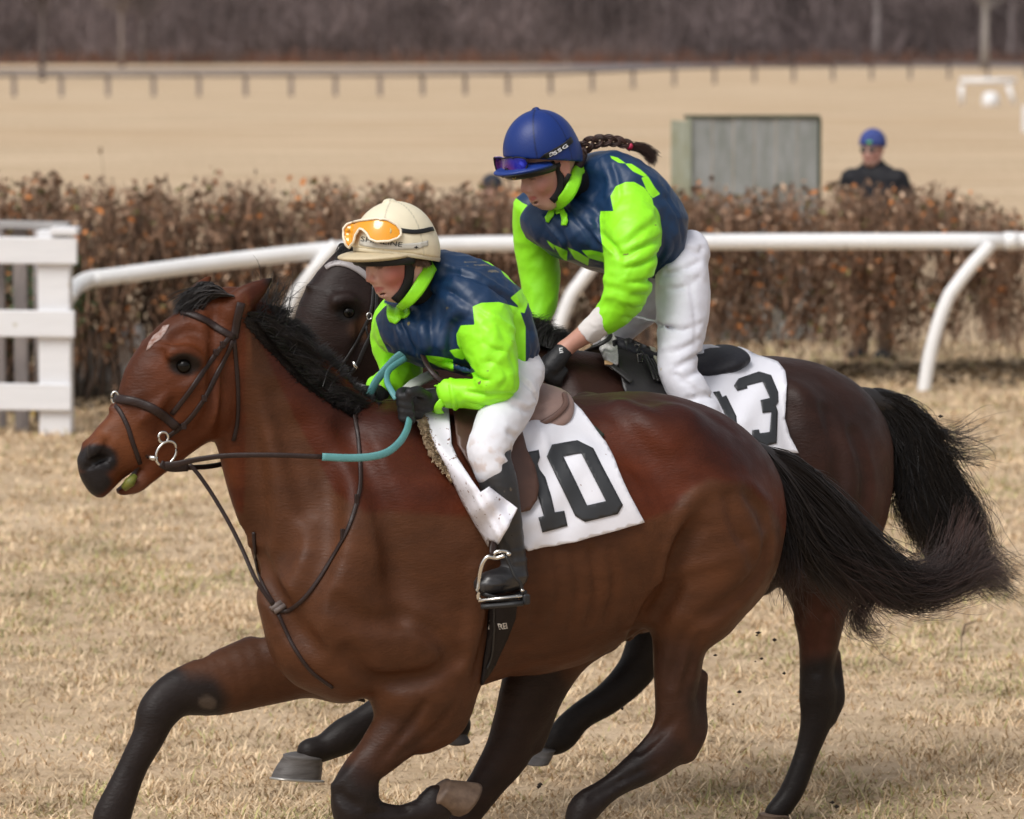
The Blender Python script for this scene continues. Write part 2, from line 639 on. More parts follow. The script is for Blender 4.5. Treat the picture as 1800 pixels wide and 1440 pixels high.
def strap_w(pts, nrm, w, th, batch, col=None, nseg=3):
    """flat strap through world points with normals"""
    p = np.asarray(pts, float); n = np.asarray(nrm, float)
    if nseg > 1:
        pn = cr(np.hstack([p, n]), nseg); p, n = pn[:, :3], pn[:, 3:]
    t = np.gradient(p, axis=0); t /= np.linalg.norm(t, axis=1)[:, None] + 1e-12
    n = n - (n * t).sum(1)[:, None] * t; n /= np.linalg.norm(n, axis=1)[:, None] + 1e-12
    b = np.cross(t, n)
    prof = [(-.5, 0), (-.5, .6), (-.3, 1), (.3, 1), (.5, .6), (.5, 0)]
    w = np.full(len(p), w) if np.ndim(w) == 0 else np.interp(np.linspace(0, 1, len(p)), np.linspace(0, 1, len(w)), w)
    V = np.concatenate([[p[i] + b[i] * w[i] * a + n[i] * th * c for a, c in prof] for i in range(len(p))])
    m = len(prof)
    F = [[i * m + j, i * m + (j + 1) % m, (i + 1) * m + (j + 1) % m, (i + 1) * m + j] for i in range(len(p) - 1) for j in range(m)]
    F += [list(range(m))[::-1], [(len(p) - 1) * m + j for j in range(m)]]
    F = [f[::-1] for f in F]
    batch.add(V, F, col)

def strap_px(path, bvh, w, th, batch, Y, off=0.001, step=14, **k):
    q = densify_open(path, step)
    P3 = []; N3 = []
    for x, y in q:
        a, n = surf(x, y, bvh, off, Y)
        P3.append(a); N3.append(n)
    P3 = np.array(P3); N3 = np.array(N3)
    for _ in range(2):
        N3[1:-1] = (N3[:-2] + 2 * N3[1:-1] + N3[2:]) / 4
    strap_w(P3, N3, w, th, batch, nseg=2, **k)
    return P3, N3

def densify_open(path, step):
    p = cr(np.array(path, float), 8)
    L = np.r_[0, np.cumsum(np.linalg.norm(np.diff(p, axis=0), axis=1))]
    m = max(2, int(L[-1] / step) + 1)
    s_ = np.linspace(0, L[-1], m)
    return np.stack([np.interp(s_, L, p[:, 0]), np.interp(s_, L, p[:, 1])], -1)

# ------------------------------------------------------------------ materials
def mat(name, col=(0.5, 0.5, 0.5), rough=0.6, spec=0.5, metal=0.0, vary=0.0, vscale=20, col2=None, bump=0.0, bscale=100, attr=None, sheen=0.0, stretch=None, coat=0.0, bdetail=4, trans=0.0, rvary=0.0, spots=None):
    m = bpy.data.materials.new(name); m.use_nodes = True
    nt = m.node_tree; N = nt.nodes; Lk = nt.links
    b = N['Principled BSDF']
    b.inputs['Roughness'].default_value = rough
    b.inputs['Specular IOR Level'].default_value = spec
    b.inputs['Metallic'].default_value = metal
    b.inputs['Sheen Weight'].default_value = sheen
    b.inputs['Coat Weight'].default_value = coat
    b.inputs['Transmission Weight'].default_value = trans
    tc = N.new('ShaderNodeTexCoord'); src = tc.outputs['Object']
    if stretch is not None:
        mp = N.new('ShaderNodeMapping'); mp.inputs['Scale'].default_value = stretch
        Lk.new(src, mp.inputs['Vector']); src = mp.outputs['Vector']
    if attr:
        a = N.new('ShaderNodeAttribute'); a.attribute_name = attr; csock = a.outputs['Color']
    else:
        rgb = N.new('ShaderNodeRGB'); rgb.outputs[0].default_value = (*col, 1); csock = rgb.outputs[0]
    if vary > 0:
        nz = N.new('ShaderNodeTexNoise'); nz.inputs['Scale'].default_value = vscale; nz.inputs['Detail'].default_value = 6; nz.inputs['Roughness'].default_value = 0.65
        Lk.new(src, nz.inputs['Vector'])
        mr = N.new('ShaderNodeMapRange'); mr.inputs['From Min'].default_value = 0.3; mr.inputs['From Max'].default_value = 0.7
        Lk.new(nz.outputs['Fac'], mr.inputs['Value'])
        mx = N.new('ShaderNodeMix'); mx.data_type = 'RGBA'
        Lk.new(mr.outputs[0], mx.inputs['Factor'])
        if col2 is not None:
            Lk.new(csock, mx.inputs[6]); mx.inputs[7].default_value = (*col2, 1)
        else:
            mul = N.new('ShaderNodeMix'); mul.data_type = 'RGBA'; mul.blend_type = 'MULTIPLY'; mul.inputs['Factor'].default_value = 1
            Lk.new(csock, mul.inputs[6]); v = 1 - vary; mul.inputs[7].default_value = (v, v, v, 1)
            Lk.new(csock, mx.inputs[6]); Lk.new(mul.outputs[2], mx.inputs[7])
        csock = mx.outputs[2]
    if spots:
        # spots = (scale, threshold, colour): specks of mud / dust
        nz = N.new('ShaderNodeTexNoise'); nz.inputs['Scale'].default_value = spots[0]; nz.inputs['Detail'].default_value = 2
        Lk.new(tc.outputs['Object'], nz.inputs['Vector'])
        mr = N.new('ShaderNodeMapRange'); mr.inputs['From Min'].default_value = spots[1]; mr.inputs['From Max'].default_value = spots[1] + 0.03
        Lk.new(nz.outputs['Fac'], mr.inputs['Value'])
        mx = N.new('ShaderNodeMix'); mx.data_type = 'RGBA'
        Lk.new(mr.outputs[0], mx.inputs['Factor']); Lk.new(csock, mx.inputs[6]); mx.inputs[7].default_value = (*spots[2], 1)
        csock = mx.outputs[2]
    Lk.new(csock, b.inputs['Base Color'])
    if rvary:
        nz = N.new('ShaderNodeTexNoise'); nz.inputs['Scale'].default_value = vscale * 1.7; nz.inputs['Detail'].default_value = 5
        Lk.new(src, nz.inputs['Vector'])
        mr = N.new('ShaderNodeMapRange'); mr.inputs['To Min'].default_value = rough - rvary; mr.inputs['To Max'].default_value = rough + rvary
        mr.inputs['From Min'].default_value = 0.3; mr.inputs['From Max'].default_value = 0.7
        Lk.new(nz.outputs['Fac'], mr.inputs['Value']); Lk.new(mr.outputs[0], b.inputs['Roughness'])
    if bump > 0:
        nz = N.new('ShaderNodeTexNoise'); nz.inputs['Scale'].default_value = bscale; nz.inputs['Detail'].default_value = bdetail
        Lk.new(src, nz.inputs['Vector'])
        bp = N.new('ShaderNodeBump'); bp.inputs['Strength'].default_value = 1.0; bp.inputs['Distance'].default_value = bump
        Lk.new(nz.outputs['Fac'], bp.inputs['Height']); Lk.new(bp.outputs[0], b.inputs['Normal'])
    return m
# ------------------------------------------------------------------ ground
def ground_material():
    m = bpy.data.materials.new('dry_turf'); m.use_nodes = True
    nt = m.node_tree; N = nt.nodes; Lk = nt.links; b = N['Principled BSDF']
    b.inputs['Roughness'].default_value = 0.95; b.inputs['Specular IOR Level'].default_value = 0.1
    g = N.new('ShaderNodeNewGeometry')
    def noise(scale, det, st=None):
        src = g.outputs['Position']
        if st:
            mp = N.new('ShaderNodeMapping'); mp.inputs['Scale'].default_value = st; Lk.new(src, mp.inputs['Vector']); src = mp.outputs[0]
        n = N.new('ShaderNodeTexNoise'); n.inputs['Scale'].default_value = scale; n.inputs['Detail'].default_value = det
        n.inputs['Roughness'].default_value = 0.6
        Lk.new(src, n.inputs['Vector']); return n.outputs['Fac']
    def ramp(s, a, b_):
        mr = N.new('ShaderNodeMapRange'); mr.inputs['From Min'].default_value = a; mr.inputs['From Max'].default_value = b_; Lk.new(s, mr.inputs['Value']); return mr.outputs[0]
    def mix(f, c1, c2):
        mx = N.new('ShaderNodeMix'); mx.data_type = 'RGBA'; Lk.new(f, mx.inputs['Factor'])
        for s_, i in ((c1, 6), (c2, 7)):
            if isinstance(s_, tuple): mx.inputs[i].default_value = (*s_, 1)
            else: Lk.new(s_, mx.inputs[i])
        return mx.outputs[2]
    c = mix(ramp(noise(1.0, 8, (0.35, 0.9, 1)), 0.35, 0.7), (0.54, 0.405, 0.275), (0.63, 0.49, 0.345))
    c = mix(ramp(noise(9.0, 7, (0.55, 1, 1)), 0.42, 0.7), c, (0.33, 0.235, 0.135))
    c = mix(ramp(noise(0.09, 9, (0.42, 0.8, 1)), 0.40, 0.66), c, (0.48, 0.345, 0.22))
    c = mix(ramp(noise(0.35, 8, (0.4, 1.0, 1)), 0.45, 0.85), c, (0.66, 0.515, 0.365))
    gr = mix(ramp(noise(3.0, 5, (0.7, 1, 1)), 0.60, 0.8), c, (0.36, 0.30, 0.15))
    Lk.new(gr, b.inputs['Base Color'])
    bp = N.new('ShaderNodeBump'); bp.inputs['Distance'].default_value = 0.02; bp.inputs['Strength'].default_value = 0.7
    Lk.new(noise(35.0, 6), bp.inputs['Height']); Lk.new(bp.outputs[0], b.inputs['Normal'])
    return m

def build_ground():
    xs = np.concatenate([[-600, -150, -40], np.linspace(-14, 14, 113), [40, 150, 600]])
    ys = np.concatenate([[-30, 0, 5], np.linspace(8, 36, 113), [45, 70, 120, 200, 320, 420]])
    X, Y = np.meshgrid(xs, ys, indexing='ij')
    Z = (fbm(np.stack([X * 0.8, Y * 0.8, X * 0], -1), 3, 3) - 0.5) * 0.05
    Z = Z * sm(20 - np.abs(Y - 22), 0, 6)
    V = np.stack([X, Y, Z], -1).reshape(-1, 3)
    n = len(ys)
    i, j = np.meshgrid(np.arange(len(xs) - 1), np.arange(n - 1), indexing='ij')
    F = np.stack([i * n + j, (i + 1) * n + j, (i + 1) * n + j + 1, i * n + j + 1], -1).reshape(-1, 4)
    mk('ground', V, F, ground_material(), origin=(0, 0, 0), kind='structure')
build_ground()

def build_grass():
    N_ = 680000
    Y = 11.0 + (31 - 11.0) * rng.random(N_) ** 1.35
    X = (rng.random(N_) * 2 - 1) * (0.137 * Y + 1.1)
    clump = fbm(np.stack([X * 3.2, Y * 3.2, X * 0], -1), 3, 11)
    keep = rng.random(N_) < sm(clump, 0.28, 0.55) * 0.62 + 0.38
    X, Y, clump = X[keep], Y[keep], clump[keep]
    n = len(X)
    green = sm(fbm(np.stack([X * 1.5, Y * 1.1, X * 0 + 5], -1), 3, 21), 0.5, 0.68)
    L = (0.022 + 0.05 * rng.random(n)) * (0.7 + 0.8 * clump)
    az = rng.random(n) * 2 * math.pi
    el = np.radians(4 + 50 * rng.random(n) ** 2.0)
    w = 0.0016 + 0.0016 * rng.random(n)
    w *= np.clip(Y / 14, 1, 2)
    d = np.stack([np.cos(az) * np.cos(el), np.sin(az) * np.cos(el), np.sin(el)], -1)
    s_ = np.stack([-np.sin(az), np.cos(az), 0 * az], -1)
    b = np.stack([X, Y, 0 * X - 0.004], -1)
    b[:, 2] += (fbm(np.stack([X * 0.8, Y * 0.8, X * 0], -1), 3, 3) - 0.5) * 0.05 * sm(20 - np.abs(Y - 22), 0, 6)
    mid = b + d * L[:, None] * 0.55
    tip = b + d * L[:, None]; tip[:, 2] -= L * 0.18 * np.cos(el)
    V = np.stack([b - s_ * w[:, None], b + s_ * w[:, None], mid + s_ * w[:, None] * 0.8, mid - s_ * w[:, None] * 0.8, tip + s_ * w[:, None] * 0.15, tip - s_ * w[:, None] * 0.15], 1)
    i = np.arange(n)[:, None] * 6
    F = np.concatenate([i + np.array([[0, 1, 2, 3]]), i + np.array([[3, 2, 4, 5]])])
    straw = np.array([0.70, 0.545, 0.365]); dark = np.array([0.44, 0.305, 0.175]); grn = np.array([0.30, 0.29, 0.11])
    r1 = rng.random(n)[:, None] ** 1.5
    isg = (rng.random(n) < green * 0.32 + 0.05)[:, None]
    c = straw * (1 - r1) + dark * r1
    c = c * (0.85 + 0.3 * rng.random(n)[:, None])
    c = np.where(isg, grn * (0.7 + 0.6 * rng.random(n)[:, None]) + 0.1 * c, c)
    lump = fbm(np.stack([X * 5.5, Y * 11, X * 0], -1), 3, 51)
    c = c * (0.76 + 0.50 * sm(lump, 0.25, 0.72))[:, None]
    C = np.repeat(c, 6, axis=0)
    mk('grass', V.reshape(-1, 3), F, mat('dry_grass_blades', attr='Col', rough=0.8, spec=0.15), origin=(0, 20, 0), smooth=False, cols=C,
       label='short straw coloured winter grass with faint green tufts', cat='grass', kind='stuff')
build_grass()

# ------------------------------------------------------------------ far woodland
def build_wood():
    # rising ground behind the trees
    xs = np.linspace(-260, 260, 40); ys = np.linspace(352, 700, 12)
    X, Y = np.meshgrid(xs, ys, indexing='ij')
    Z = sm(Y, 352, 620) * 55 + fbm(np.stack([X * .02, Y * .02, X * 0], -1), 2) * 3 - 1.5 - (Y < 353) * 1.5
    V = np.stack([X, Y, Z], -1).reshape(-1, 3); n = len(ys)
    i, j = np.meshgrid(np.arange(len(xs) - 1), np.arange(n - 1), indexing='ij')
    F = np.stack([i * n + j, (i + 1) * n + j, (i + 1) * n + j + 1, i * n + j + 1], -1).reshape(-1, 4)
    mk('wooded_hill', V, F, mat('leaf_litter', (0.085, 0.062, 0.052), 0.95, 0.1, vary=0.5, vscale=0.15), origin=(0, 360, 0), kind='structure')
    # mass of bare trunks and brush that reads as one wood
    n = 2100
    Y = 322 + 55 * rng.random(n) ** 1.0
    X = (rng.random(n) * 2 - 1) * 85
    Hh = 9 + 9 * rng.random(n)
    m = 6
    t = np.linspace(0, 1, m)
    bend = (rng.random((n, 2)) - 0.5) * 2.0
    zb = np.where(Y > 352, sm(Y, 352, 620) * 55 - 1, -0.3)
    paths = np.stack([X[:, None] + bend[:, :1] * t ** 1.5, Y[:, None] + bend[:, 1:] * t, zb[:, None] + Hh[:, None] * t], -1)
    rad = (0.05 + 0.07 * rng.random(n))[:, None] * (1 - 0.8 * t)[None]
    V1, F1 = strands(paths, rad, 4)
    c1 = np.repeat(np.array([0.15, 0.118, 0.115]) * (0.65 + 0.5 * rng.random(n))[:, None], m * 4, axis=0)
    # branches / brush
    nb = 56000
    k = rng.integers(0, n, nb)
    h = rng.random(nb) ** 1.2
    base = np.stack([X[k] + (rng.random(nb) - .5) * 3.5, Y[k] + (rng.random(nb) - .5) * 2, zb[k] + h * Hh[k] * 0.85], -1)
    az = rng.random(nb) * 6.283; el = np.radians(15 + 60 * rng.random(nb))
    L = 0.8 + 2.0 * rng.random(nb)
    d = np.stack([np.cos(az) * np.cos(el), np.sin(az) * np.cos(el), np.sin(el)], -1)
    tt = np.linspace(0, 1, 3)
    pb = base[:, None] + d[:, None] * (L[:, None] * tt)[:, :, None]
    pb[:, :, 2] += (tt ** 2 * 0.4)[None]
    rb = (0.03 + 0.04 * rng.random(nb))[:, None] * (1 - 0.7 * tt)[None]
    V2, F2 = strands(pb, rb, 3)
    cl = fbm(np.stack([base[:, 0] * 0.12, base[:, 1] * 0.1, base[:, 2] * 0.3], -1), 3, 5)
    cb = np.array([0.15, 0.116, 0.113]) * (0.35 + 1.6 * sm(cl, 0.3, 0.72))[:, None] * (0.8 + 0.4 * rng.random(nb))[:, None]
    c2 = np.repeat(cb, 9, axis=0)
    mk('woodland', np.vstack([V1, V2]), np.concatenate([F1, F2 + len(V1)]), mat('grey_bark', attr='Col', rough=0.9, spec=0.2), origin=(0, 340, 0), cols=np.vstack([c1, c2]),
       label='bare grey brown winter woodland beyond the far field', cat='woodland', kind='stuff')
    # low rusty undergrowth at the foot of the wood
    n = 5000
    X = (rng.random(n) * 2 - 1) * 85; Y = 316 + 6 * rng.random(n)
    az = rng.random(n) * 6.283; el = np.radians(30 + 50 * rng.random(n)); L = 0.4 + 1.1 * rng.random(n)
    d = np.stack([np.cos(az) * np.cos(el), np.sin(az) * np.cos(el), np.sin(el)], -1)
    base = np.stack([X, Y, 0 * X], -1); tt = np.linspace(0, 1, 3)
    pb = base[:, None] + d[:, None] * (L[:, None] * tt)[:, :, None]
    V3, F3 = strands(pb, (0.05 + 0.04 * rng.random(n))[:, None] * (1 - 0.6 * tt)[None], 3)
    cc = np.where((rng.random(n) < 0.35)[:, None], np.array([[0.20, 0.085, 0.05]]), np.array([[0.14, 0.095, 0.08]]))
    mk('undergrowth', V3, F3, mat('rusty_brush', attr='Col', rough=0.9, spec=0.1), origin=(0, 318, 0), cols=np.repeat(cc, 9, axis=0),
       label='low rusty brown brush along the foot of the wood', cat='undergrowth', kind='stuff')
build_wood()

def far_tree(px, py_base, r, h, col, label, lean=0.0):
    g = G(px, py_base)
    e = empty('bare_tree', g, label, 'tree', 'bare trees standing in front of the wood')
    b = Batch()
    path = [(g[0] + lean * t * t, g[1], -0.1 + h * t) for t in np.linspace(0, 1, 7)]
    b.tube(path, [r * (1.25 if i == 0 else 1 - 0.12 * i) for i in range(7)], 8)
    m = mat('pale_bark', col, 0.85, 0.2, vary=0.35, vscale=3)
    b.build('trunk', m, e)
    nb = 130
    h0 = 0.3 + 0.7 * rng.random(nb)
    base = np.stack([g[0] + lean * h0 ** 2, g[1] + 0 * h0, h0 * h * 0.97], -1)
    az = rng.random(nb) * 6.283; el = np.radians(20 + 50 * rng.random(nb)); L = (1.2 - h0) * 4 + 0.6
    d = np.stack([np.cos(az) * np.cos(el), np.sin(az) * np.cos(el), np.sin(el)], -1)
    tt = np.linspace(0, 1, 4)
    pb = base[:, None] + d[:, None] * (L[:, None] * tt)[:, :, None]; pb[:, :, 2] += tt ** 2 * 0.5
    pb2 = pb[:, 1:3].repeat(4, axis=1).reshape(-1, 1, 3)
    d2 = rng.normal(size=(len(pb2), 3)) * 0.6 + np.array([0, 0, 0.5])
    pc = pb2 + d2[:, None] * tt[None, :, None]
    V1, F1 = strands(pb, 0.06 * (1 - 0.7 * tt)[None] * np.ones((nb, 1)), 4)
    V2, F2 = strands(pc, 0.02 * (1 - 0.6 * tt)[None] * np.ones((len(pc), 1)), 3)
    mk('crown', np.vstack([V1, V2]), np.concatenate([F1, F2 + len(V1)]), m, e)
pale = (0.30, 0.25, 0.24); dk = (0.16, 0.13, 0.125)
far_tree(1541, 112, 0.32, 14, (0.34, 0.29, 0.28), 'straight pale bare tree right of the middle of the wood')
far_tree(1731, 122, 0.30, 13, (0.33, 0.30, 0.28), 'pale grey bare tree rising directly behind the little white goal')
far_tree(1776, 112, 0.30, 13, (0.36, 0.30, 0.29), 'pale leaning bare tree at the right edge of the wood', 0.8)
far_tree(214, 118, 0.20, 12, (0.26, 0.21, 0.19), 'slender bare tree with a pale foot, left part of the wood')
far_tree(74, 142, 0.13, 11, dk, 'slim dark bare tree standing inside the fence at far left', 0.3)
far_tree(252, 114, 0.2, 12, dk, 'dark slender bare tree just right of the pale footed one')

def track():
    V = []; 
    pts = [(-150, 127, 121), (400, 126, 120), (900, 124, 116), (1300, 119, 107), (1600, 118, 108), (1950, 120, 111)]
    a = np.array([G(x, y1, 0.03) for x, y1, y2 in pts]); b = np.array([G(x, y2, 0.03) for x, y1, y2 in pts])
    V = np.vstack([a, b]); n = len(pts)
    mk('track', V, [[i, i + 1, n + i + 1, n + i] for i in range(n - 1)], mat('grey_track', (0.24, 0.21, 0.205), 0.9, 0.1, vary=0.3, vscale=0.4), kind='structure')
track()

# ------------------------------------------------------------------ far field fence
def far_fence():
    xs = [-52, 25, 108, 190, 270, 350, 432, 512, 590, 668, 743, 818, 893, 968, 1041, 1113, 1185, 1256, 1326, 1395, 1464, 1532, 1600, 1668, 1736, 1804]
    yb = np.interp(xs, [0, 700, 965, 1185, 1325, 1530, 1800], [170, 169, 165, 151, 145.5, 140.5, 136.5])
    e = empty('field_fence', G(900, 165), 'long grey post and rail fence crossing the far field', 'fence')
    m = mat('weathered_grey_wood', (0.24, 0.20, 0.185), 0.85, 0.2, vary=0.3, vscale=4)
    pts = [G(x, y) for x, y in zip(xs, yb)]
    for p in pts:
        b = Batch(); b.bbox((p[0], p[1], 0.40), (0.17, 0.12, 0.86), 0.01); b.build('post', m, e)
    for i in range(len(pts) - 1):
        for zc, hh in ((0.84, 0.14),):
            b = Batch(); a, c = pts[i].copy(), pts[i + 1].copy(); a[2] = c[2] = zc; a[1] -= 0.08; c[1] -= 0.08
            b.tube([a, c], hh / 2, 4, flat=1.0); b.build('rail', m, e)
far_fence()

white = mat('white_paint', (0.78, 0.78, 0.79), 0.45, 0.5, vary=0.08, vscale=6)
whiter = mat('white_plastic', (0.80, 0.80, 0.80), 0.35, 0.5, vary=0.10, vscale=2.5, rvary=0.1, spots=(9, 0.70, (0.5, 0.47, 0.42)))
def goal():
    Y = FPX / 49.6
    e = empty('small_goal', G(1738, 183), 'small white goal frame standing in the far field at right', 'goal')
    def pt(x, y, dy=0): return P(x, y, Y + dy)
    b = Batch(); b.tube([pt(1688, 142), pt(1785, 142)], 0.10, 10); b.build('crossbar', white, e)
    for x0, x1 in ((1690, 1691), (1772, 1783)):
        b = Batch(); b.tube([pt(x0, 150), pt(x1, 184)], 0.09, 10); b.build('upright', white, e)
    b = Batch(); b.lathe([(0.27, 0), (0.30, 0.05), (0.29, 0.28), (0.24, 0.42), (0.14, 0.48), (0.0, 0.5)], G(1741, 187), 16)
    b.build('tub', white, label='round white tub on the grass inside the small goal', cat='tub')
    g = G(1801, 232)
    b = Batch(); b.bbox((g[0] + 0.02, g[1], 0.33), (0.16, 0.16, 0.68), 0.015)
    b.build('marker_post', white, label='short white marker post cut off by the right photo edge', cat='marker post')
goal()

# ------------------------------------------------------------------ hedge
def hedge_line(px):
    Y = np.interp(px, [-900, 150, 500, 900, 1800], [24.6, 26.0, 26.9, 27.5, 28.2])
    x = (px - 900) / FPX * Y
    h = np.interp(px, [-900, 150, 600, 1200, 1650, 1720, 1800], [1.40, 1.42, 1.36, 1.29, 1.29, 1.22, 1.02])
    return x, Y, h
def build_hedge():
    gx, gy, _ = hedge_line(900)
    e = empty('hedge', (gx, gy, 0), 'clipped brown winter beech hedge running behind the white rail', 'hedge')
    bark = mat('hedge_bark', (0.12, 0.088, 0.070), 0.9, 0.2, vary=0.5, vscale=8)
    # main stems, splayed from clumped feet
    feet = (np.arange(110) + rng.random(110) * 1.3) / 110 * 2690 - 890
    k = 0; all_tips = []
    for f in feet:
        ns = rng.integers(3, 6) if f > -260 else 2
        for _ in range(ns):
            x, Y, h = hedge_line(f); Y = Y + (rng.random() - .5) * 0.7
            top = f + (rng.random() - 0.5) * 70
            x2, Y2, h2 = hedge_line(min(top, 1775)); Y2 += (rng.random() - .5) * 0.8
            hh = h2 * (0.80 + 0.17 * rng.random())
            t = np.linspace(0, 1, 6)
            path = np.stack([x + (x2 - x) * t ** 0.8 + 0.05 * np.sin(t * 7 + f), Y + (Y2 - Y) * t, -0.05 + (hh + 0.05) * t], -1)
            all_tips.append(path)
            if k < 295:
                b = Batch(); r0 = 0.013 + 0.014 * rng.random()
                b.tube(path, r0 * (1 - 0.7 * t), 5); b.build('stem', bark, e); k += 1
    # twigs
    paths = []
    A = np.array(all_tips)
    n = 19000
    i = rng.integers(0, len(A), n); u = 0.12 + 0.88 * rng.random(n) ** 0.7
    seg = np.clip((u * 5).astype(int), 0, 4); fr = (u * 5 - seg)[:, None]
    base = A[i, seg] * (1 - fr) + A[i, seg + 1] * fr
    base[:, 0] += rng.normal(size=n) * 0.07; base[:, 1] += rng.normal(size=n) * 0.14
    az = rng.random(n) * 6.283; el = np.radians(58 + 31 * rng.random(n)); L = 0.10 + 0.24 * rng.random(n)
    d = np.stack([np.cos(az) * np.cos(el), np.sin(az) * np.cos(el), np.sin(el)], -1)
    tt = np.linspace(0, 1, 4)
    pb = base[:, None] + d[:, None] * (L[:, None] * tt)[:, :, None]
    pb[:, :, 0] += 0.015 * np.sin(tt[None] * 6 + az[:, None])
    # clipped top, ragged
    pxs = pb[:, -1, 0] / pb[:, -1, 1] * FPX + 900
    hmax = np.interp(pxs, [-900, 150, 600, 1200, 1650, 1720, 1800], [1.40, 1.42, 1.36, 1.29, 1.29, 1.22, 1.02])
    hmax = hmax + 0.05 + 0.11 * (vnoise(np.stack([pxs / 22.0, 0 * pxs, 0 * pxs], -1), 4) - 0.4) + 0.06 * rng.random(n) ** 3
    over = np.maximum(pb[:, -1, 2] - hmax, 0)
    pb[:, :, 2] -= over[:, None]
    V, F = strands(pb, (0.0025 + 0.004 * rng.random(n))[:, None] * (1 - 0.6 * tt)[None], 3)
    c = np.array([0.27, 0.165, 0.11]) * (0.40 + 1.1 * rng.random(n))[:, None]
    mk('twigs', V, F, mat('hedge_twigs', attr='Col', rough=0.85, spec=0.25), e, cols=np.repeat(c, 12, axis=0), kind='stuff')
    # withered leaves
    m = 34000
    i = rng.integers(0, n, m)
    c0 = pb[i, rng.integers(1, 4, m)] + rng.normal(size=(m, 3)) * np.array([0.02, 0.03, 0.02])
    hfr = c0[:, 2]
    gap = np.interp(c0[:, 0] / c0[:, 1] * FPX + 900, [1520, 1680], [0.0, 0.22])
    keep = rng.random(m) < sm(hfr - gap, 0.0, 0.5) * 0.66 + 0.2 - gap * .5
    c0 = c0[keep]; m = len(c0)
    a = rng.normal(size=(m, 3)); a /= np.linalg.norm(a, axis=1)[:, None]
    b_ = np.cross(a, rng.normal(size=(m, 3))); b_ /= np.linalg.norm(b_, axis=1)[:, None]
    nn = np.cross(a, b_)
    s_ = (0.012 + 0.018 * rng.random(m))[:, None]
    V = np.stack([c0 - a * s_ * 1.4, c0 - b_ * s_ * 0.8 + nn * s_ * 0.3, c0 + a * s_ * 1.4, c0 + b_ * s_ * 0.8 + nn * s_ * 0.3], 1).reshape(-1, 3)
    F = (np.arange(m)[:, None] * 4 + np.array([[0, 1, 2, 3]]))
    pal = np.array([[0.13, 0.085, 0.055], [0.22, 0.13, 0.08], [0.32, 0.20, 0.13], [0.52, 0.20, 0.065], [0.60, 0.43, 0.30], [0.16, 0.14, 0.055]])
    w = np.array([0.25, 0.28, 0.18, 0.11, 0.09, 0.09])
    c = pal[rng.choice(6, m, p=w)] * (0.7 + 0.6 * rng.random(m))[:, None]
    mk('withered_leaves', V, F, mat('withered_leaf', attr='Col', rough=0.75, spec=0.3), e, cols=np.repeat(c, 4, axis=0), smooth=False, kind='stuff')
    # big curled orange leaves near the top
build_hedge()

def litter():
    n = 3200
    px = rng.random(n) * 2000 - 150
    x, Y, h = hedge_line(px)
    Y = Y + rng.normal(size=n) * 0.45 - 0.1
    c0 = np.stack([x, Y, 0.01 + 0.03 * rng.random(n)], -1)
    a = rng.normal(size=(n, 3)) * [1, 1, 0.4]; a /= np.linalg.norm(a, axis=1)[:, None]
    b_ = np.cross(a, rng.normal(size=(n, 3)) * [0.3, 0.3, 1]); b_ /= np.linalg.norm(b_, axis=1)[:, None]
    s_ = (0.02 + 0.02 * rng.random(n))[:, None]
    V = np.stack([c0 - a * s_, c0 - b_ * s_, c0 + a * s_, c0 + b_ * s_], 1).reshape(-1, 3)
    c = np.array([[0.14, 0.10, 0.06]]) * (0.5 + 1.2 * rng.random(n))[:, None]  # dark leaf tones added to stand in for deep shade under the hedge
    mk('leaf_litter', V, np.arange(n)[:, None] * 4 + np.array([[0, 1, 2, 3]]), mat('litter', attr='Col', rough=0.9), cols=np.repeat(c, 4, axis=0), smooth=False,
       label='brown fallen leaves added to deepen the shade along the foot of the hedge', cat='leaf litter', kind='stuff')
litter()

# ------------------------------------------------------------------ running rail
def running_rail():
    e = empty('running_rail', G(1623, 692), 'white tubular running rail on curved legs in front of the hedge', 'rail')
    ctl = [(118, 524, 24.6), (130, 507, 24.8), (156, 492, 25.0), (200, 486, 25.1), (400, 459.5, 25.6), (600, 438, 26.0), (760, 431.5, 26.3), (900, 428.5, 26.45), (1250, 425.5, 26.65), (1500, 424.5, 26.7), (1772, 424, 26.75)]
    pts = cr(np.array([list(P(x, y, Y)) for x, y, Y in ctl]), 5)
    b = Batch(); b.tube(pts, 0.056, 20); b.build('rail_tube', whiter, e)
    b = Batch(); b.tube([P(1765, 424, 26.75), P(1789, 423.5, 26.75)], [0.063, 0.063], 20); b.build('rail_collar', whiter, e)
    b = Batch(); b.tube([P(1786, 423.5, 26.75), P(1850, 421.5, 26.8), P(2100, 420, 26.8)], 0.056, 20); b.build('rail_tube', whiter, e)
    leg = [(1742, 428), (1733, 440), (1716, 458), (1700, 477), (1681, 502), (1667, 523), (1650, 567), (1637, 613), (1629, 655), (1622, 695)]
    for sh, dY in ((0, 0), (-665, -0.25), (-1150, -0.75)):
        q = [P(x + sh, y, 26.62 + dY + 0.0 * i) for i, (x, y) in enumerate(leg)]
        # bring the foot to the ground
        q[-1][2] = -0.05
        b = Batch(); b.tube(cr(np.array(q), 3), 0.056, 16, flat=0.85); b.build('rail_leg', whiter, e)
running_rail()

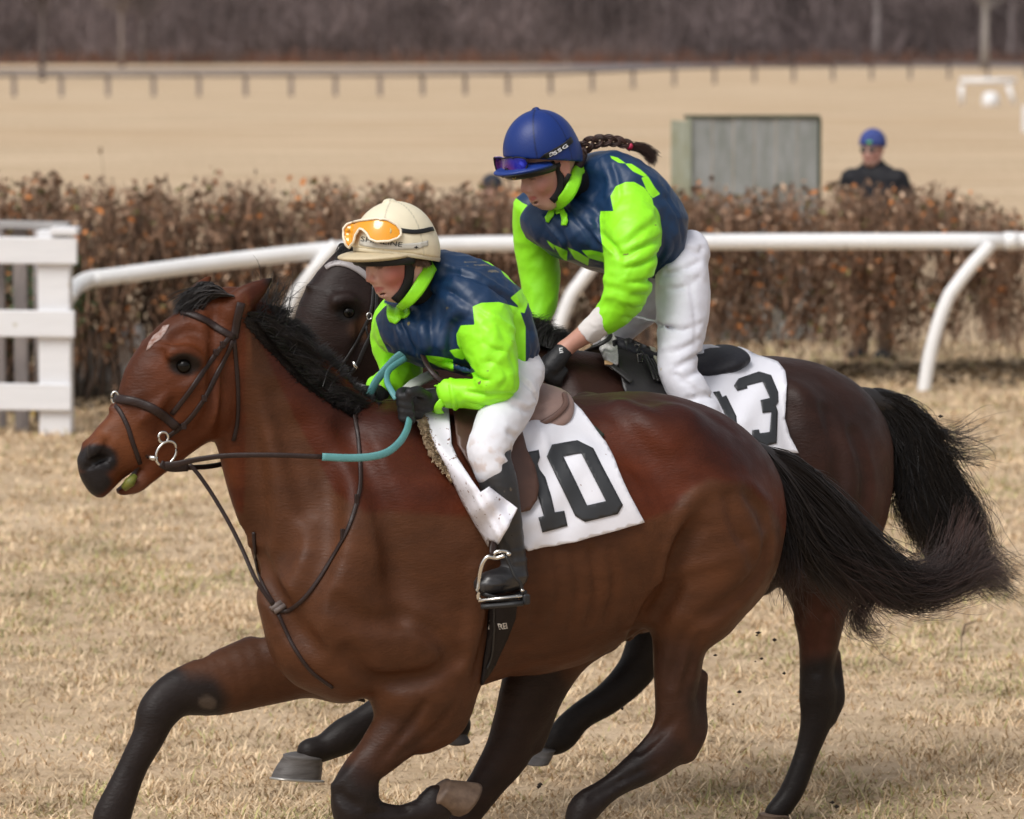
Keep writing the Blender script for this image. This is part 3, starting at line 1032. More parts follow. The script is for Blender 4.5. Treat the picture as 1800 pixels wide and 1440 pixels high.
# ------------------------------------------------------------------ white board fence at left
def board_fence():
    Y = FPX / 283.5
    e = empty('board_fence', G(95, 763), 'white painted three board fence end at the left edge', 'fence')
    wm = mat('white_board_paint', (0.76, 0.76, 0.78), 0.5, 0.5, vary=0.10, vscale=5, bump=0.002, bscale=14, stretch=(0.4, 1, 3), spots=(6, 0.68, (0.55, 0.52, 0.45)))
    s = 283.5
    def board(x0, x1, y0, y1, yo, name, th=0.035, mt=wm, r=0.006, skew=0.0):
        a = P(x0, (y0 + y1) / 2, Y); c = P(x1, (y0 + y1) / 2, Y)
        b = Batch(); b.bbox(((a[0] + c[0]) / 2, Y + yo, (a[2] + c[2]) / 2), (c[0] - a[0], th, (y1 - y0) / s), r,
                            rot=np.array([[math.cos(skew), 0, math.sin(skew)], [0, 1, 0], [-math.sin(skew), 0, math.cos(skew)]]))
        return b.build(name, mt, e)
    board(70, 126, 404, 770, 0.0, 'post', 0.16)
    board(-420, 139, 413.5, 460.5, -0.102, 'board', skew=0.01)
    board(-420, 135, 541, 588, -0.102, 'board', skew=0.012)
    board(-420, 129, 669, 716, -0.102, 'board', skew=0.014)
    board(-310, -254, 404, 770, 0.0, 'post', 0.16)
    board(92, 139.5, 399, 412, -0.03, 'post_cap', 0.21)
    # grey board lying along the top
    gm = mat('grey_board', (0.42, 0.40, 0.39), 0.7, 0.3, vary=0.4, vscale=9, stretch=(0.5, 1, 6))
    a = P(-90, 392, Y + 0.15); c = P(122, 398, Y + 0.15)
    b = Batch(); b.bbox((a + c) / 2, (c[0] - a[0], 0.16, 0.045), 0.005, rot=np.array([[1, 0, 0.02], [0, 1, 0], [-0.02, 0, 1]]))
    b.build('ledge_board', gm, label='weathered grey board lying along the top of the white fence', cat='board')
    wg = mat('weathered_post', (0.36, 0.32, 0.31), 0.8, 0.2, vary=0.5, vscale=12, stretch=(1, 1, 0.2))
    for x0, x1, yb, lb in ((-4, 10, 752, 'shaded grey post behind the white fence, at the very left edge'), (26, 50, 758, 'pale weathered post between the white fence boards')):
        g = G(x0, yb); wv = (x1 - x0) / s
        b = Batch(); b.bbox((g[0] + wv / 2, g[1] + 0.05, 0.63), (wv, wv, 1.3), 0.006)
        b.build('fence_post', wg, label=lb, cat='post')
    g = G(61, 750); g2 = P(61, 400, g[1] + 0.3)
    b = Batch(); b.tube([(g[0], g[1] + 0.3, 0), (g2[0] + 0.03, g[1] + 0.3, 1.25)], 0.04, 10)
    b.build('stake', wg, label='round grey stake leaning just left of the white fence post', cat='stake')
    ym = mat('yellow_plastic', (0.65, 0.42, 0.02), 0.4, 0.5)
    g = G(53, 746)
    b = Batch(); b.bbox((g[0] + 0.01, g[1] + 0.5, 0.09), (0.10, 0.10, 0.18), 0.012); b.tube([(g[0] + 0.01, g[1] + 0.5, 0.17), (g[0] + 0.01, g[1] + 0.5, 0.22)], 0.02, 8)
    b.build('canister', ym, label='small yellow canister on the ground behind the white fence', cat='canister')
    # evergreen shrub behind
    g = G(20, 745); c = (g[0] - 0.05, g[1] + 1.3)
    e2 = empty('evergreen_shrub', (c[0], c[1], 0), 'dark green bush behind the boards of the white fence', 'shrub')
    b = Batch()
    for k in range(7):
        a = k * 0.9; b.tube([(c[0], c[1], 0), (c[0] + 0.15 * math.cos(a), c[1] + 0.15 * math.sin(a), 0.5), (c[0] + 0.35 * math.cos(a), c[1] + 0.35 * math.sin(a), 1.0)], [0.02, 0.014, 0.006], 5)
    b.build('stems', mat('shrub_wood', (0.06, 0.045, 0.03), 0.9), e2)
    n = 2600; u = rng.normal(size=(n, 3)); u /= np.linalg.norm(u, axis=1)[:, None]
    c0 = np.array([c[0], c[1], 0.72]) + u * (rng.random(n) ** 0.4)[:, None] * np.array([0.5, 0.4, 0.42])
    a = rng.normal(size=(n, 3)); a /= np.linalg.norm(a, axis=1)[:, None]; b_ = np.cross(a, u); s_ = 0.025
    V = np.stack([c0 - a * s_, c0 - b_ * s_ * .6, c0 + a * s_, c0 + b_ * s_ * .6], 1).reshape(-1, 3)
    cc = np.array([[0.05, 0.085, 0.03]]) * (0.4 + 1.4 * rng.random(n))[:, None]
    mk('foliage', V, np.arange(n)[:, None] * 4 + np.array([[0, 1, 2, 3]]), mat('shrub_leaf', attr='Col', rough=0.6), e2, cols=np.repeat(cc, 4, axis=0), smooth=False)
board_fence()

def white_drums():
    # pale plastic containers glimpsed through the hedge
    for (px, r, h, lb) in ((158, 0.12, 0.30, 'narrow white drum glimpsed through the hedge beside the fence'), (212, 0.17, 0.34, 'wide white drum glimpsed through the hedge above the bay horse muzzle')):
        x = (px - 900) / FPX * 26.2
        b = Batch(); b.lathe([(r * .9, 0.12), (r, 0.16), (r, 0.2 + h * .5), (r * 1.04, 0.22 + h * .5), (r, 0.24 + h * .5), (r, h + 0.1), (r * .8, h + 0.16), (0.02, h + 0.18)], (x, 26.2, 0), 20)
        b.build('drum', whiter, label=lb, cat='drum')
        s = Batch(); s.box((x, 26.2, 0.06), (r * 2.2, r * 2.2, 0.12))
        s.build('crate', mat('crate_wood', (0.3, 0.25, 0.2), 0.8), label='low wooden crate under the ' + lb.split(' glimpsed')[0], cat='crate')
white_drums()

# ------------------------------------------------------------------ grey plank jump wing
def jump_wing():
    Y = 31.0; s = FPX / Y
    bx = P(1310, 600, Y)
    e = empty('plank_screen', (bx[0], Y, 0), 'grey weathered plank screen, green with algae, behind the hedge', 'screen')
    wm = mat('algae_planks', (0.34, 0.34, 0.335), 0.85, 0.2, vary=0.6, vscale=3.2, col2=(0.185, 0.195, 0.172), stretch=(2.5, 2.5, 0.7), bump=0.003, bscale=40)
    dm = mat('dark_green_trim', (0.085, 0.10, 0.065), 0.8, 0.2, vary=0.4, vscale=5)
    sm_ = mat('mossy_side', (0.25, 0.25, 0.16), 0.85, 0.2, vary=0.5, vscale=5, col2=(0.34, 0.36, 0.30))
    top = P(1300, 209, Y)[2]
    x0 = P(1214, 400, Y)[0]; x1 = P(1437, 400, Y)[0]; n = 6; w = (x1 - x0) / n
    for i in range(n):
        b = Batch(); b.bbox((x0 + w * (i + .5), Y + 0.006 * (i % 2), top / 2), (w - 0.004, 0.022, top), 0.003)
        b.build('plank', wm, e)
    xl = P(1181, 400, Y + 0.35)[0]
    # left return side
    a = np.array([xl, Y + 0.42]); c = np.array([x0 - 0.012, Y])
    for k in range(3):
        p = a + (c - a) * (k + .5) / 3; L = np.linalg.norm(c - a) / 3 - 0.003; t = math.atan2(c[1] - a[1], c[0] - a[0])
        b = Batch(); b.bbox((p[0], p[1], top / 2 - 0.01), (L, 0.02, top - 0.02), 0.003, rot=np.array([[math.cos(t), -math.sin(t), 0], [math.sin(t), math.cos(t), 0], [0, 0, 1]]))
        b.build('side_plank', sm_, e)
    b = Batch(); b.bbox(((x0 + x1) / 2 - 0.02, Y + 0.02, top + 0.016), (x1 - x0 + 0.07, 0.09, 0.028), 0.004); b.build('top_rail', dm, e)
    b = Batch(); b.bbox((x1 + 0.014, Y + 0.02, top / 2), (0.024, 0.06, top), 0.004); b.build('edge_batten', dm, e)
    b = Batch(); b.bbox((x0 - 0.02, Y - 0.022, top / 2), (0.05, 0.03, top), 0.004); b.build('edge_batten', sm_, e)
jump_wing()

def weeds():
    wm = mat('dry_weed', (0.16, 0.11, 0.07), 0.8)
    g = G(1690, 1145)
    b = Batch()
    Y = g[1]
    b.tube([g, P(1690, 1120, Y), P(1697, 1098, Y), P(1718, 1090, Y)], [0.004, 0.004, 0.006, 0.002], 5)
    b.tube([P(1690, 1120, Y), P(1701, 1106, Y)], [0.003, 0.001], 4)
    b.build('weed', wm, label='thin dark weed stalk sticking up from the turf at right', cat='weed')
    g = G(180, 700); Yw = 30.0
    b = Batch(); b.tube([(P(188, 600, Yw)[0], Yw, 0), P(187, 340, Yw), P(177, 262, Yw)], [0.006, 0.005, 0.003], 5); b.lathe([(0.0, -0.02), (0.02, 0), (0.015, 0.03), (0, 0.04)], P(176, 266, Yw), 8)
    b.build('seed_stalk', mat('pale_weed', (0.35, 0.26, 0.17), 0.8), label='single tall dry seed stalk behind the hedge at left', cat='weed')
weeds()
# ------------------------------------------------------------------ horses
coat_m = mat('bay_coat', attr='Col', rough=0.50, spec=0.21, vary=0.38, vscale=14, bump=0.0015, bscale=170, stretch=(0.35, 1, 1), rvary=0.08)
eye_m = mat('dark_eye', (0.004, 0.003, 0.002), 0.2, 0.22)
hair_m = mat('black_horse_hair', attr='Col', rough=0.42, spec=0.5)
hoof_m = mat('grey_hoof', (0.06, 0.052, 0.048), 0.5, 0.35, vary=0.5, vscale=12, col2=(0.13, 0.12, 0.115), stretch=(1, 1, 8), bump=0.001, bscale=60)
hoofd_m = mat('brown_hoof', (0.07, 0.042, 0.028), 0.6, 0.4, vary=0.5, vscale=25, col2=(0.17, 0.115, 0.08), bump=0.002, bscale=40)

def finish_horse(fr, F, root, colfn, name='body'):
    V, Q = F.mesh(1)
    # fine muscle/skin relief
    N = vnormals(V, Q)
    d = (fbm(V * np.array([9, 9, 9]), 3, 40) - 0.5) * 0.006
    V = V + N * d[:, None]
    C = colfn(fr, V)
    W = fr.W(V)
    mk(name, W, Q, coat_m, root, cols=C)
    return W, Q, V

def tail(fr, root, guides, n, seed, cols, spread=0.03, name='tail', m=22, rad=0.0011, l0=0.0, shorts=0.25, curl=0.02):
    r = np.random.default_rng(seed)
    G_ = []
    for g in guides:
        p = np.array([list(fr.H(x, y, l)) for x, y, l in g])
        p = cr(p, 6)
        L = np.r_[0, np.cumsum(np.linalg.norm(np.diff(p, axis=0), axis=1))]
        s_ = np.linspace(0, L[-1], m)
        G_.append(np.stack([np.interp(s_, L, p[:, k]) for k in range(3)], -1))
    G_ = np.array(G_)
    k = r.integers(0, len(G_) - 1, n) if len(G_) > 1 else np.zeros(n, int)
    f = r.random(n)[:, None, None]
    A = G_[k]; B = G_[np.minimum(k + 1, len(G_) - 1)]
    p = A * (1 - f) + B * f
    t = np.linspace(0, 1, m)
    ln = np.where(r.random(n) < shorts, 0.35 + 0.50 * r.random(n), 0.66 + 0.34 * r.random(n))
    # shorten
    idx = (t[None] * ln[:, None]) * (m - 1)
    i0 = np.minimum(idx.astype(int), m - 2); fr_ = (idx - i0)[:, :, None]
    ar = np.arange(n)[:, None]
    p = p[ar, i0] * (1 - fr_) + p[ar, i0 + 1] * fr_
    off = r.normal(size=(n, 3)) * np.array([1, 1.6, 1])
    lock = r.integers(0, 60, n); lo_ = r.normal(size=(60, 3)) * np.array([1, 1.6, 1])
    off = off * 0.22 + lo_[lock] * 0.95
    prof = (0.30 + 1.15 * t ** 1.1)[None, :, None]
    p = p + off[:, None] * prof * spread
    ph = r.random((60, 3)) * 6.28; 
    w = np.stack([np.sin(t[None] * (4 + 3 * ph[lock, 0:1] / 6.28) + ph[lock, q:q + 1]) for q in range(3)], -1)
    p = p + w * (t ** 1.5)[None, :, None] * curl
    fly = r.random(n) < 0.10
    w2 = np.stack([np.sin(t[None] * 7 + r.random((n, 1)) * 6.28) for q in range(3)], -1)
    p = p + np.where(fly[:, None, None], w2 * (t ** 1.3)[None, :, None] * 0.05, 0)
    rr = (rad * (0.7 + 0.8 * r.random(n)))[:, None] * (1.05 - 0.8 * t ** 2)[None]
    V, Fq = strands(fr.W(p.reshape(-1, 3)).reshape(n, m, 3), rr, 3)
    c0, c1 = np.array(cols[0]), np.array(cols[1])
    mixv = np.clip((ln[:, None] * t[None] - 0.55) * 2.2, 0, 1) * (r.random(n) ** 0.7)[:, None]
    C = c0[None, None] * (1 - mixv[:, :, None]) + c1[None, None] * mixv[:, :, None]
    C = C * (0.6 + 0.8 * r.random(n))[:, None, None]
    C = np.repeat(C.reshape(-1, 3), 3, axis=0)
    return mk(name, V, Fq, hair_m, root, cols=C)

def mane(fr, root, roots, tips, n, seed, col, name='mane', jit=0.012, curl=0.012, m=9, rad=0.0013, l=0.0, lw=0.02, lift=0.03, bvh=None):
    """roots,tips: polylines in photo pixels"""
    r = np.random.default_rng(seed)
    u = r.random(n)
    def samp(pl, u):
        pl = np.array(pl, float); L = np.linspace(0, 1, len(pl))
        return np.stack([np.interp(u, L, pl[:, i]) for i in range(pl.shape[1])], -1)
    A = samp(roots, u); B = samp(tips, np.clip(u + r.normal(size=n) * 0.02, 0, 1))
    Al = np.array([fr.H(a[0], a[1], a[2] if len(a) > 2 else l) for a in A])
    Bl = np.array([fr.H(b[0], b[1], b[2] if len(b) > 2 else l) for b in B])
    if bvh is not None:
        for i, a in enumerate(A):
            w, nn = surf(a[0] + r.normal() * 3, a[1] + r.normal() * 3, bvh, .001, None)
            if w is not None: Al[i] = fr.L(w)
    Al[:, 1] += r.normal(size=n) * lw
    ln = 0.65 + 0.5 * r.random(n)
    lock = (u * 45).astype(int); lo_ = r.normal(size=(46, 3)) * jit * 1.6
    Bl = Al + (Bl - Al) * ln[:, None] + r.normal(size=(n, 3)) * jit + lo_[lock]
    t = np.linspace(0, 1, m)
    p = Al[:, None] * (1 - t)[None, :, None] + Bl[:, None] * t[None, :, None]
    p[:, :, 2] += (np.sin(t * math.pi) * lift)[None]
    p += np.stack([np.sin(t[None] * 5 + u[:, None] * 40 + q * 2) for q in range(3)], -1) * curl * (t[None, :, None])
    rr = (rad * (0.7 + 0.8 * r.random(n)))[:, None] * (1.05 - 0.8 * t ** 2)[None]
    V, Fq = strands(fr.W(p.reshape(-1, 3)).reshape(n, m, 3), rr, 3)
    C = np.repeat(np.array(col)[None] * (0.5 + 1.0 * r.random(n))[:, None], m * 3, axis=0)
    return mk(name, V, Fq, hair_m, root, cols=C)

def hoof(fr, root, c, tip, rear, w, h, m_, lat, sole=0.0):
    """hoof: c = coronet centre px, tip = ground-side toe px, rear = ground-side heel px"""
    C0 = fr.H(c[0], c[1], lat); T = fr.H(tip[0], tip[1], lat); Rr = fr.H(rear[0], rear[1], lat)
    ax = T - Rr; Ln = np.linalg.norm(ax); ax /= Ln
    mid = (T + Rr) / 2; up = C0 - mid; up -= ax * (up @ ax); hh = np.linalg.norm(up); up /= hh
    sd = np.cross(ax, up)
    a = np.linspace(0, 2 * math.pi, 24, endpoint=False)
    rows = []
    shift = (C0 - mid) @ ax
    for z, sc in ((0.0, 0.86), (0.02, 1.0), (0.12, 1.0), (0.5, 0.93), (0.93, 0.80), (1.0, 0.84), (1.06, 0.74), (1.15, 0.5)):
        cen = mid + ax * shift * z + up * hh * z
        k = np.where(np.cos(a) < -0.6, 0.85, 1.0)
        rows.append(cen + ax * (np.cos(a) * Ln / 2 * sc * k)[:, None] + sd * (np.sin(a) * w * sc)[:, None])
    V = fr.W(np.vstack(rows)); n = 24; m = len(rows)
    F = [[i * n + j, i * n + (j + 1) % n, (i + 1) * n + (j + 1) % n, (i + 1) * n + j] for i in range(m - 1) for j in range(n)]
    F += [list(range(n))[::-1], [(m - 1) * n + j for j in range(n)]]
    if np.linalg.det(np.stack([ax, sd, up])) < 0: F = [f[::-1] for f in F]
    return mk('hoof', V, F, m_, root)

def eyeball(fr, root, px, py, lat, r=0.0205):
    c = fr.H(px, py, lat)
    b = Batch(); prof = [(r * math.sin(t), -r * math.cos(t)) for t in np.linspace(0.05, math.pi - 0.05, 12)]
    b.lathe(prof, fr.W(c), 18); return b.build('eye', eye_m, root)

# ---------------------------------------------------------------- horse 10 (bay, nearer)
A = Frame(900, 10.55, 24)
def horse_a():
    root = empty('horse', A.W([0, 0, 0]), 'galloping bright bay horse with white forehead star wearing number 10', 'horse')
    F = Field((-1.42, -0.55, -0.02), (1.00, 0.55, 1.86), 0.0085)
    # barrel and quarters
    F.chain(A.st([(690, 745, 600, 1105, 0, .17), (742, 713, 662, 1200, 0, .235), (795, 706, 735, 1220, 0, .27), (870, 706, 845, 1192, 0, .29), (950, 706, 950, 1182, 0, .305),
                  (1040, 694, 1042, 1118, 0, .31), (1120, 688, 1122, 1062, 0, .30), (1188, 706, 1190, 1040, 0, .285), (1240, 748, 1242, 1020, 0, .24), (1285, 818, 1288, 985, 0, .17)]), 0.03, 4)
    # neck
    F.chain(A.st([(425, 540, 440, 735, 0, .075), (468, 566, 458, 800, 0, .085), (525, 614, 490, 885, 0, .10), (588, 668, 508, 975, 0, .125), (652, 715, 525, 1050, 0, .155), (712, 725, 565, 1110, 0, .19)]), 0.05, 4)
    # chest / pectorals
    F.chain(A.ctr([(514, 1055, 62, -0.08, 1.0), (540, 1140, 62, -0.09, 1.0), (600, 1175, 60, -0.10, 1)]), 0.05)
    F.chain(A.ctr([(514, 1055, 60, 0.08, 1.0), (540, 1140, 60, 0.09, 1.0), (600, 1175, 60, 0.10, 1)]), 0.05)
    # shoulders
    for sd in (-1, 1):
        F.chain(A.ctr([(690, 790, 60, sd * .10, 0.8), (640, 920, 85, sd * .15, 0.75), (600, 1040, 95, sd * .165, .7), (640, 1130, 85, sd * .165, .7)]), 0.05)
        F.chain(A.ctr([(640, 1100, 80, sd * .16, .8), (740, 1120, 90, sd * .175, .75), (790, 1175, 60, sd * .165, .75)]), 0.04)
        F.chain(A.ctr([(730, 900, 70, sd * .19, .6), (790, 1040, 60, sd * .2, .6), (812, 1170, 36, sd * .17, .8)]), 0.04)
        # haunch
        F.chain(A.ctr([(1180, 790, 80, sd * .17, .8), (1228, 880, 102, sd * .185, .8), (1248, 960, 114, sd * .165, .85), (1218, 1050, 88, sd * .155, .85)]), 0.04)
        F.chain(A.ctr([(1300, 862, 44, sd * .09, 1), (1334, 930, 40, sd * .10, 1.1), (1316, 1005, 42, sd * .12, 1.1), (1252, 1070, 42, sd * .14, 1)]), 0.04)
    # ---- near hind
    F.chain(A.st([(1165, 960, 1370, 950, -.15, .13), (1152, 1050, 1300, 1056, -.155, .12), (1150, 1110, 1246, 1122, -.15, .09), (1148, 1180, 1232, 1180, -.145, .065), (1150, 1230, 1226, 1222, -.14, .052), (1144, 1285, 1232, 1275, -.14, .046),
                  (1116, 1322, 1192, 1334, -.14, .045), (1060, 1366, 1090, 1400, -.14, .036), (1010, 1398, 1048, 1440, -.14, .042), (995, 1440, 1030, 1470, -.14, .038), (970, 1500, 1010, 1515, -.14, .032)]), 0.035, 4)
    F.chain(A.ctr([(1232, 1190, 14, -.14, .8), (1228, 1240, 15, -.14, .9), (1226, 1285, 18, -.14, 1), (1205, 1318, 24, -.14, .9)]), 0.02)
    # ---- far hind
    F.chain(A.st([(1010, 1020, 1180, 1060, .15, .11), (930, 1120, 1060, 1120, .15, .09), (885, 1200, 1004, 1185, .15, .07), (866, 1270, 965, 1255, .15, .055), (848, 1325, 935, 1322, .15, .046),
                  (822, 1368, 890, 1385, .15, .038), (785, 1425, 845, 1440, .15, .036), (760, 1480, 800, 1490, .15, .036)]), 0.035, 4)
    F.chain(A.ctr([(982, 1200, 11, .15, .8), (960, 1268, 13, .15, .9), (942, 1310, 15, .15, 1)]), 0.02)
    # ---- near fore (folded)
    F.chain(A.st([(640, 1180, 835, 1200, -.15, .11), (650, 1225, 838, 1235, -.155, .085), (654, 1262, 768, 1282, -.155, .068), (630, 1310, 708, 1332, -.15, .056), (600, 1350, 668, 1366, -.15, .048),
                  (580, 1400, 668, 1395, -.15, .05), (590, 1450, 655, 1418, -.15, .045)]), 0.03, 4)
    F.chain(A.st([(600, 1445, 640, 1400, -.15, .045), (650, 1455, 665, 1408, -.15, .036), (700, 1455, 700, 1415, -.15, .03), (745, 1450, 740, 1402, -.15, .034), (785, 1445, 745, 1385, -.15, .034)]), 0.02, 4)
    # ---- far fore (reaching)
    F.chain(A.st([(600, 1100, 650, 1220, .13, .11), (505, 1105, 585, 1212, .13, .10), (432, 1122, 512, 1226, .13, .08), (345, 1160, 420, 1243, .13, .062), (290, 1185, 340, 1252, .13, .05),
                  (246, 1232, 312, 1268, .13, .048), (233, 1285, 290, 1300, .13, .042), (208, 1345, 262, 1345, .13, .034), (182, 1398, 242, 1400, .13, .036), (163, 1430, 230, 1445, .13, .04), (160, 1475, 215, 1490, .13, .036)]), 0.035, 4)
    # ---- head
    F.chain(A.st([(392, 505, 415, 690, 0, .078), (342, 530, 405, 752, 0, .090), (301, 559, 382, 766, 0, .094), (260, 604, 354, 778, 0, .086), (230, 670, 316, 797, 0, .064), (190, 726, 280, 810, 0, .055),
                  (158, 765, 250, 815, 0, .052), (140, 795, 222, 832, 0, .054), (148, 830, 205, 850, 0, .052), (158, 850, 195, 862, 0, .042)]), 0.02, 4)
    F.chain(A.ctr([(372, 710, 58, 0, 0.098 / .094), (345, 742, 40, 0, 1.0), (300, 790, 28, 0, 1.1), (262, 825, 21, 0, 1.3)]), 0.02)     # jaw
    F.chain(A.ctr([(262, 822, 20, 0, 1.3), (240, 848, 18, 0, 1.3), (215, 860, 12, 0, 1.5)]), 0.012)     # lower lip
    for sd in (-1, 1):
        F.chain(A.ctr([(372, 700, 52, sd * .055, .6)]), 0.03)     # cheek disc
        F.chain(A.ctr([(305, 622, 15, sd * .088, .9), (330, 620, 16, sd * .094, .9), (350, 632, 12, sd * .092, .9)]), 0.02)   # brow
        F.chain(A.ctr([(345, 672, 9, sd * .095, .8), (290, 705, 8, sd * .08, .8), (250, 740, 6, sd * .06, .8)]), 0.02)   # facial crest
        F.chain(A.ctr([(322, 643, 17, sd * .108, .9)]), 0.012, sub=True)
        F.chain(A.ctr([(178, 792, 24, sd * .042, .75)]), 0.02)     # nostril wing
        F.chain(A.ctr([(163, 806, 7, sd * .078, 1.0), (180, 803, 14, sd * .07, 1.0), (186, 815, 11, sd * .07, 1.0)]), 0.010, sub=True)
        F.chain(A.ctr([(400, 640, 9, sd * .086, 1), (396, 720, 9, sd * .088, 1), (392, 770, 8, sd * .07, 1)]), 0.03, sub=True)   # behind jaw
    F.chain(A.ctr([(188, 868, 2.5, 0, 18), (208, 854, 5, 0, 10), (228, 836, 5.5, 0, 9), (243, 816, 2.5, 0, 18)]), 0.004, sub=True)     # open mouth
    # ears
    F.chain(A.ctr([(412, 548, 27, -.055, .8), (430, 525, 23, -.065, .8), (455, 507, 15, -.072, .7), (478, 489, 4, -.075, .7)]), 0.02)
    F.chain(A.ctr([(436, 518, 10, -.098, .6), (455, 506, 7, -.095, .6), (468, 498, 3, -.092, .6)]), 0.006, sub=True)
    F.chain(A.ctr([(352, 530, 22, .06, .8), (352, 512, 17, .065, .8), (361, 497, 10, .07, .7), (369, 487, 4, .07, .7)]), 0.02)
    # ---- muscle relief, laid on the flank itself
    R = lambda path, w, d, **k: F.relief(A, path, w, d * (1.3 if abs(d) > .0045 and w > .0125 else 1.0), **k)
    R([(1215, 868), (1185, 905), (1165, 955), (1158, 1010), (1150, 1060), (1120, 1095)], .022, .014)       # flank fold
    R([(1205, 925), (1182, 975), (1178, 1040), (1165, 1085)], .03, -.016)
    R([(1150, 1130), (1140, 1095), (1160, 1040)], .02, -.014)
    R([(1305, 858), (1335, 905), (1345, 960), (1325, 1010), (1270, 1060), (1225, 1090)], .026, -.013)      # hamstring lines
    R([(1262, 872), (1275, 920), (1300, 960), (1312, 985)], .022, -.009)
    R([(1180, 1010), (1230, 985), (1290, 965), (1345, 930)], .02, .006)
    R([(1170, 905), (1205, 868), (1250, 848), (1300, 855), (1350, 890)], .02, .007)
    R([(1130, 735), (1150, 750), (1175, 785)], .04, .008)                                                  # point of hip
    R([(1060, 760), (1110, 790), (1160, 850)], .05, -.010)
    R([(1205, 1110), (1200, 1160), (1192, 1210)], .018, -.009)                                             # gaskin
    R([(1230, 1120), (1222, 1180), (1215, 1230)], .014, -.008)
    R([(560, 760), (585, 850), (575, 950), (545, 1040), (530, 1110)], .045, -.020)                         # front of shoulder
    R([(452, 640), (470, 740), (485, 850), (488, 960), (480, 1040)], .038, -.020)                          # jugular groove
    R([(520, 700), (545, 800), (560, 900)], .03, -.009)
    R([(640, 760), (668, 860), (690, 960), (700, 1060)], .035, -.010)                                      # spine of the scapula
    R([(858, 1010), (856, 1090), (846, 1180)], .022, -.018)                                                # behind the elbow
    R([(835, 1000), (832, 1090), (815, 1170)], .03, .014)
    R([(610, 1150), (650, 1195), (700, 1200), (760, 1185), (800, 1150)], .026, -.014)
    R([(700, 1080), (760, 1110), (800, 1160)], .026, -.008)
    R([(590, 1060), (640, 1090), (700, 1085)], .03, -.010)
    R([(500, 1000), (520, 1080), (560, 1150)], .028, -.014)
    R([(745, 1240), (720, 1290), (680, 1345)], .014, -.008, sides=(-1,))
    R([(800, 1240), (765, 1290), (715, 1335)], .012, -.007, sides=(-1,))
    R([(600, 1215), (540, 1200), (460, 1195), (390, 1190)], .014, -.007, sides=(1,))
    R([(300, 1190), (275, 1215), (262, 1245), (268, 1275)], .014, .006, sides=(1,))
    R([(318, 1205), (300, 1230), (292, 1262)], .012, -.006, sides=(1,))
    R([(262, 1290), (238, 1345), (212, 1400)], .009, -.006, sides=(1,))
    R([(600, 1385), (618, 1410), (640, 1425)], .014, -.007, sides=(-1,))
    R([(648, 1350), (630, 1375), (612, 1395)], .012, .006, sides=(-1,))
    R([(660, 1436), (700, 1437), (735, 1432)], .008, -.005, sides=(-1,))
    R([(1205, 1270), (1180, 1300), (1150, 1330)], .013, -.006, sides=(-1,))
    R([(1180, 1345), (1120, 1378), (1060, 1412)], .009, -.006, sides=(-1,))
    R([(935, 1215), (915, 1270), (900, 1320)], .013, -.007, sides=(1,))
    R([(905, 1350), (870, 1390), (835, 1430)], .009, -.006, sides=(1,))
    for x, dy in ((925, 0), (958, 6), (990, 8), (1022, 4), (1054, -4)): R([(x, 960), (x + 14, 1030 + dy), (x + 12, 1095 + dy)], .012, -.0012)
    # head
    R([(418, 560), (412, 640), (408, 710), (392, 768)], .016, -.012)
    R([(352, 668), (320, 690), (280, 712), (248, 735)], .010, .007)
    R([(345, 700), (335, 740), (320, 775)], .018, -.006)
    R([(262, 650), (245, 690), (225, 730)], .014, -.006)
    R([(350, 600), (375, 590), (395, 600)], .014, -.008)
    R([(300, 608), (318, 618), (340, 620), (356, 634)], .009, .006, k=.008)
    R([(303, 655), (322, 664), (345, 658)], .007, .004, k=.007)
    R([(240, 775), (228, 800), (240, 815)], .010, -.006)
    R([(148, 812), (150, 796), (165, 784), (185, 782), (202, 793), (208, 812), (198, 828)], .011, .009, k=.008)
    R([(160, 806), (172, 797), (188, 802)], .013, -.022, k=.006)
    R([(166, 812), (180, 811), (190, 812)], .012, -.020, k=.006)
    for sd in (-1, 1):
        q = A.H(177, 807, -.06); y = F.side_y(q[0], q[2], sd)
        F.ell((q[0], y + sd * .002, q[2]), (.020, .013, .0125), np.array([[math.cos(.5), 0, -math.sin(.5)], [0, 1, 0], [math.sin(.5), 0, math.cos(.5)]]), .005, True)
        q = A.H(166, 812, -.06); y = F.side_y(q[0], q[2], sd)
        F.ell((q[0], y + sd * .003, q[2]), (.011, .010, .012), None, .005, True)
    R([(160, 838), (185, 842), (212, 830), (236, 815)], .006, -.005, k=.005)

    clip_line = [(430, 520), (455, 600), (520, 740), (590, 870), (640, 906), (760, 904), (850, 912), (900, 960), (1000, 958), (1128, 918), (1175, 905), (1205, 868), (1250, 846), (1305, 852), (1365, 905), (1400, 990)]
    def colfn(fr, V):
        M = V.copy(); M[:, 1] = -np.abs(V[:, 1])
        p = fr.px(M); x, y = p[:, 0], p[:, 1]
        wob = (fbm(V * 14, 3, 9) - 0.5)
        yy = y + wob * 14
        cl = np.array(clip_line)
        ub = np.interp(x, cl[:, 0], cl[:, 1])
        upper = sm(ub - yy, -6, 12)
        upper = np.where((x < 430) & (y < 900), 1.0, np.where(x < 430, 0.0, upper))
        dark_red = np.array([0.084, 0.0172, 0.0052]); clipc = np.array([0.090, 0.0325, 0.0132]); headc = np.array([0.108, 0.028, 0.0085])
        n1 = fbm(V * np.array([4, 4, 6]), 4, 31)[:, None]
        C = clipc * (0.80 + 0.4 * n1) * (1 - upper[:, None]) + dark_red * (0.62 + 0.85 * n1) * upper[:, None]
        # darker topline, along the neck under the mane and over the croup
        tl = np.array([(430, 560), (520, 640), (600, 710), (700, 720), (850, 705), (1000, 700), (1130, 688), (1220, 712), (1330, 800)], float)
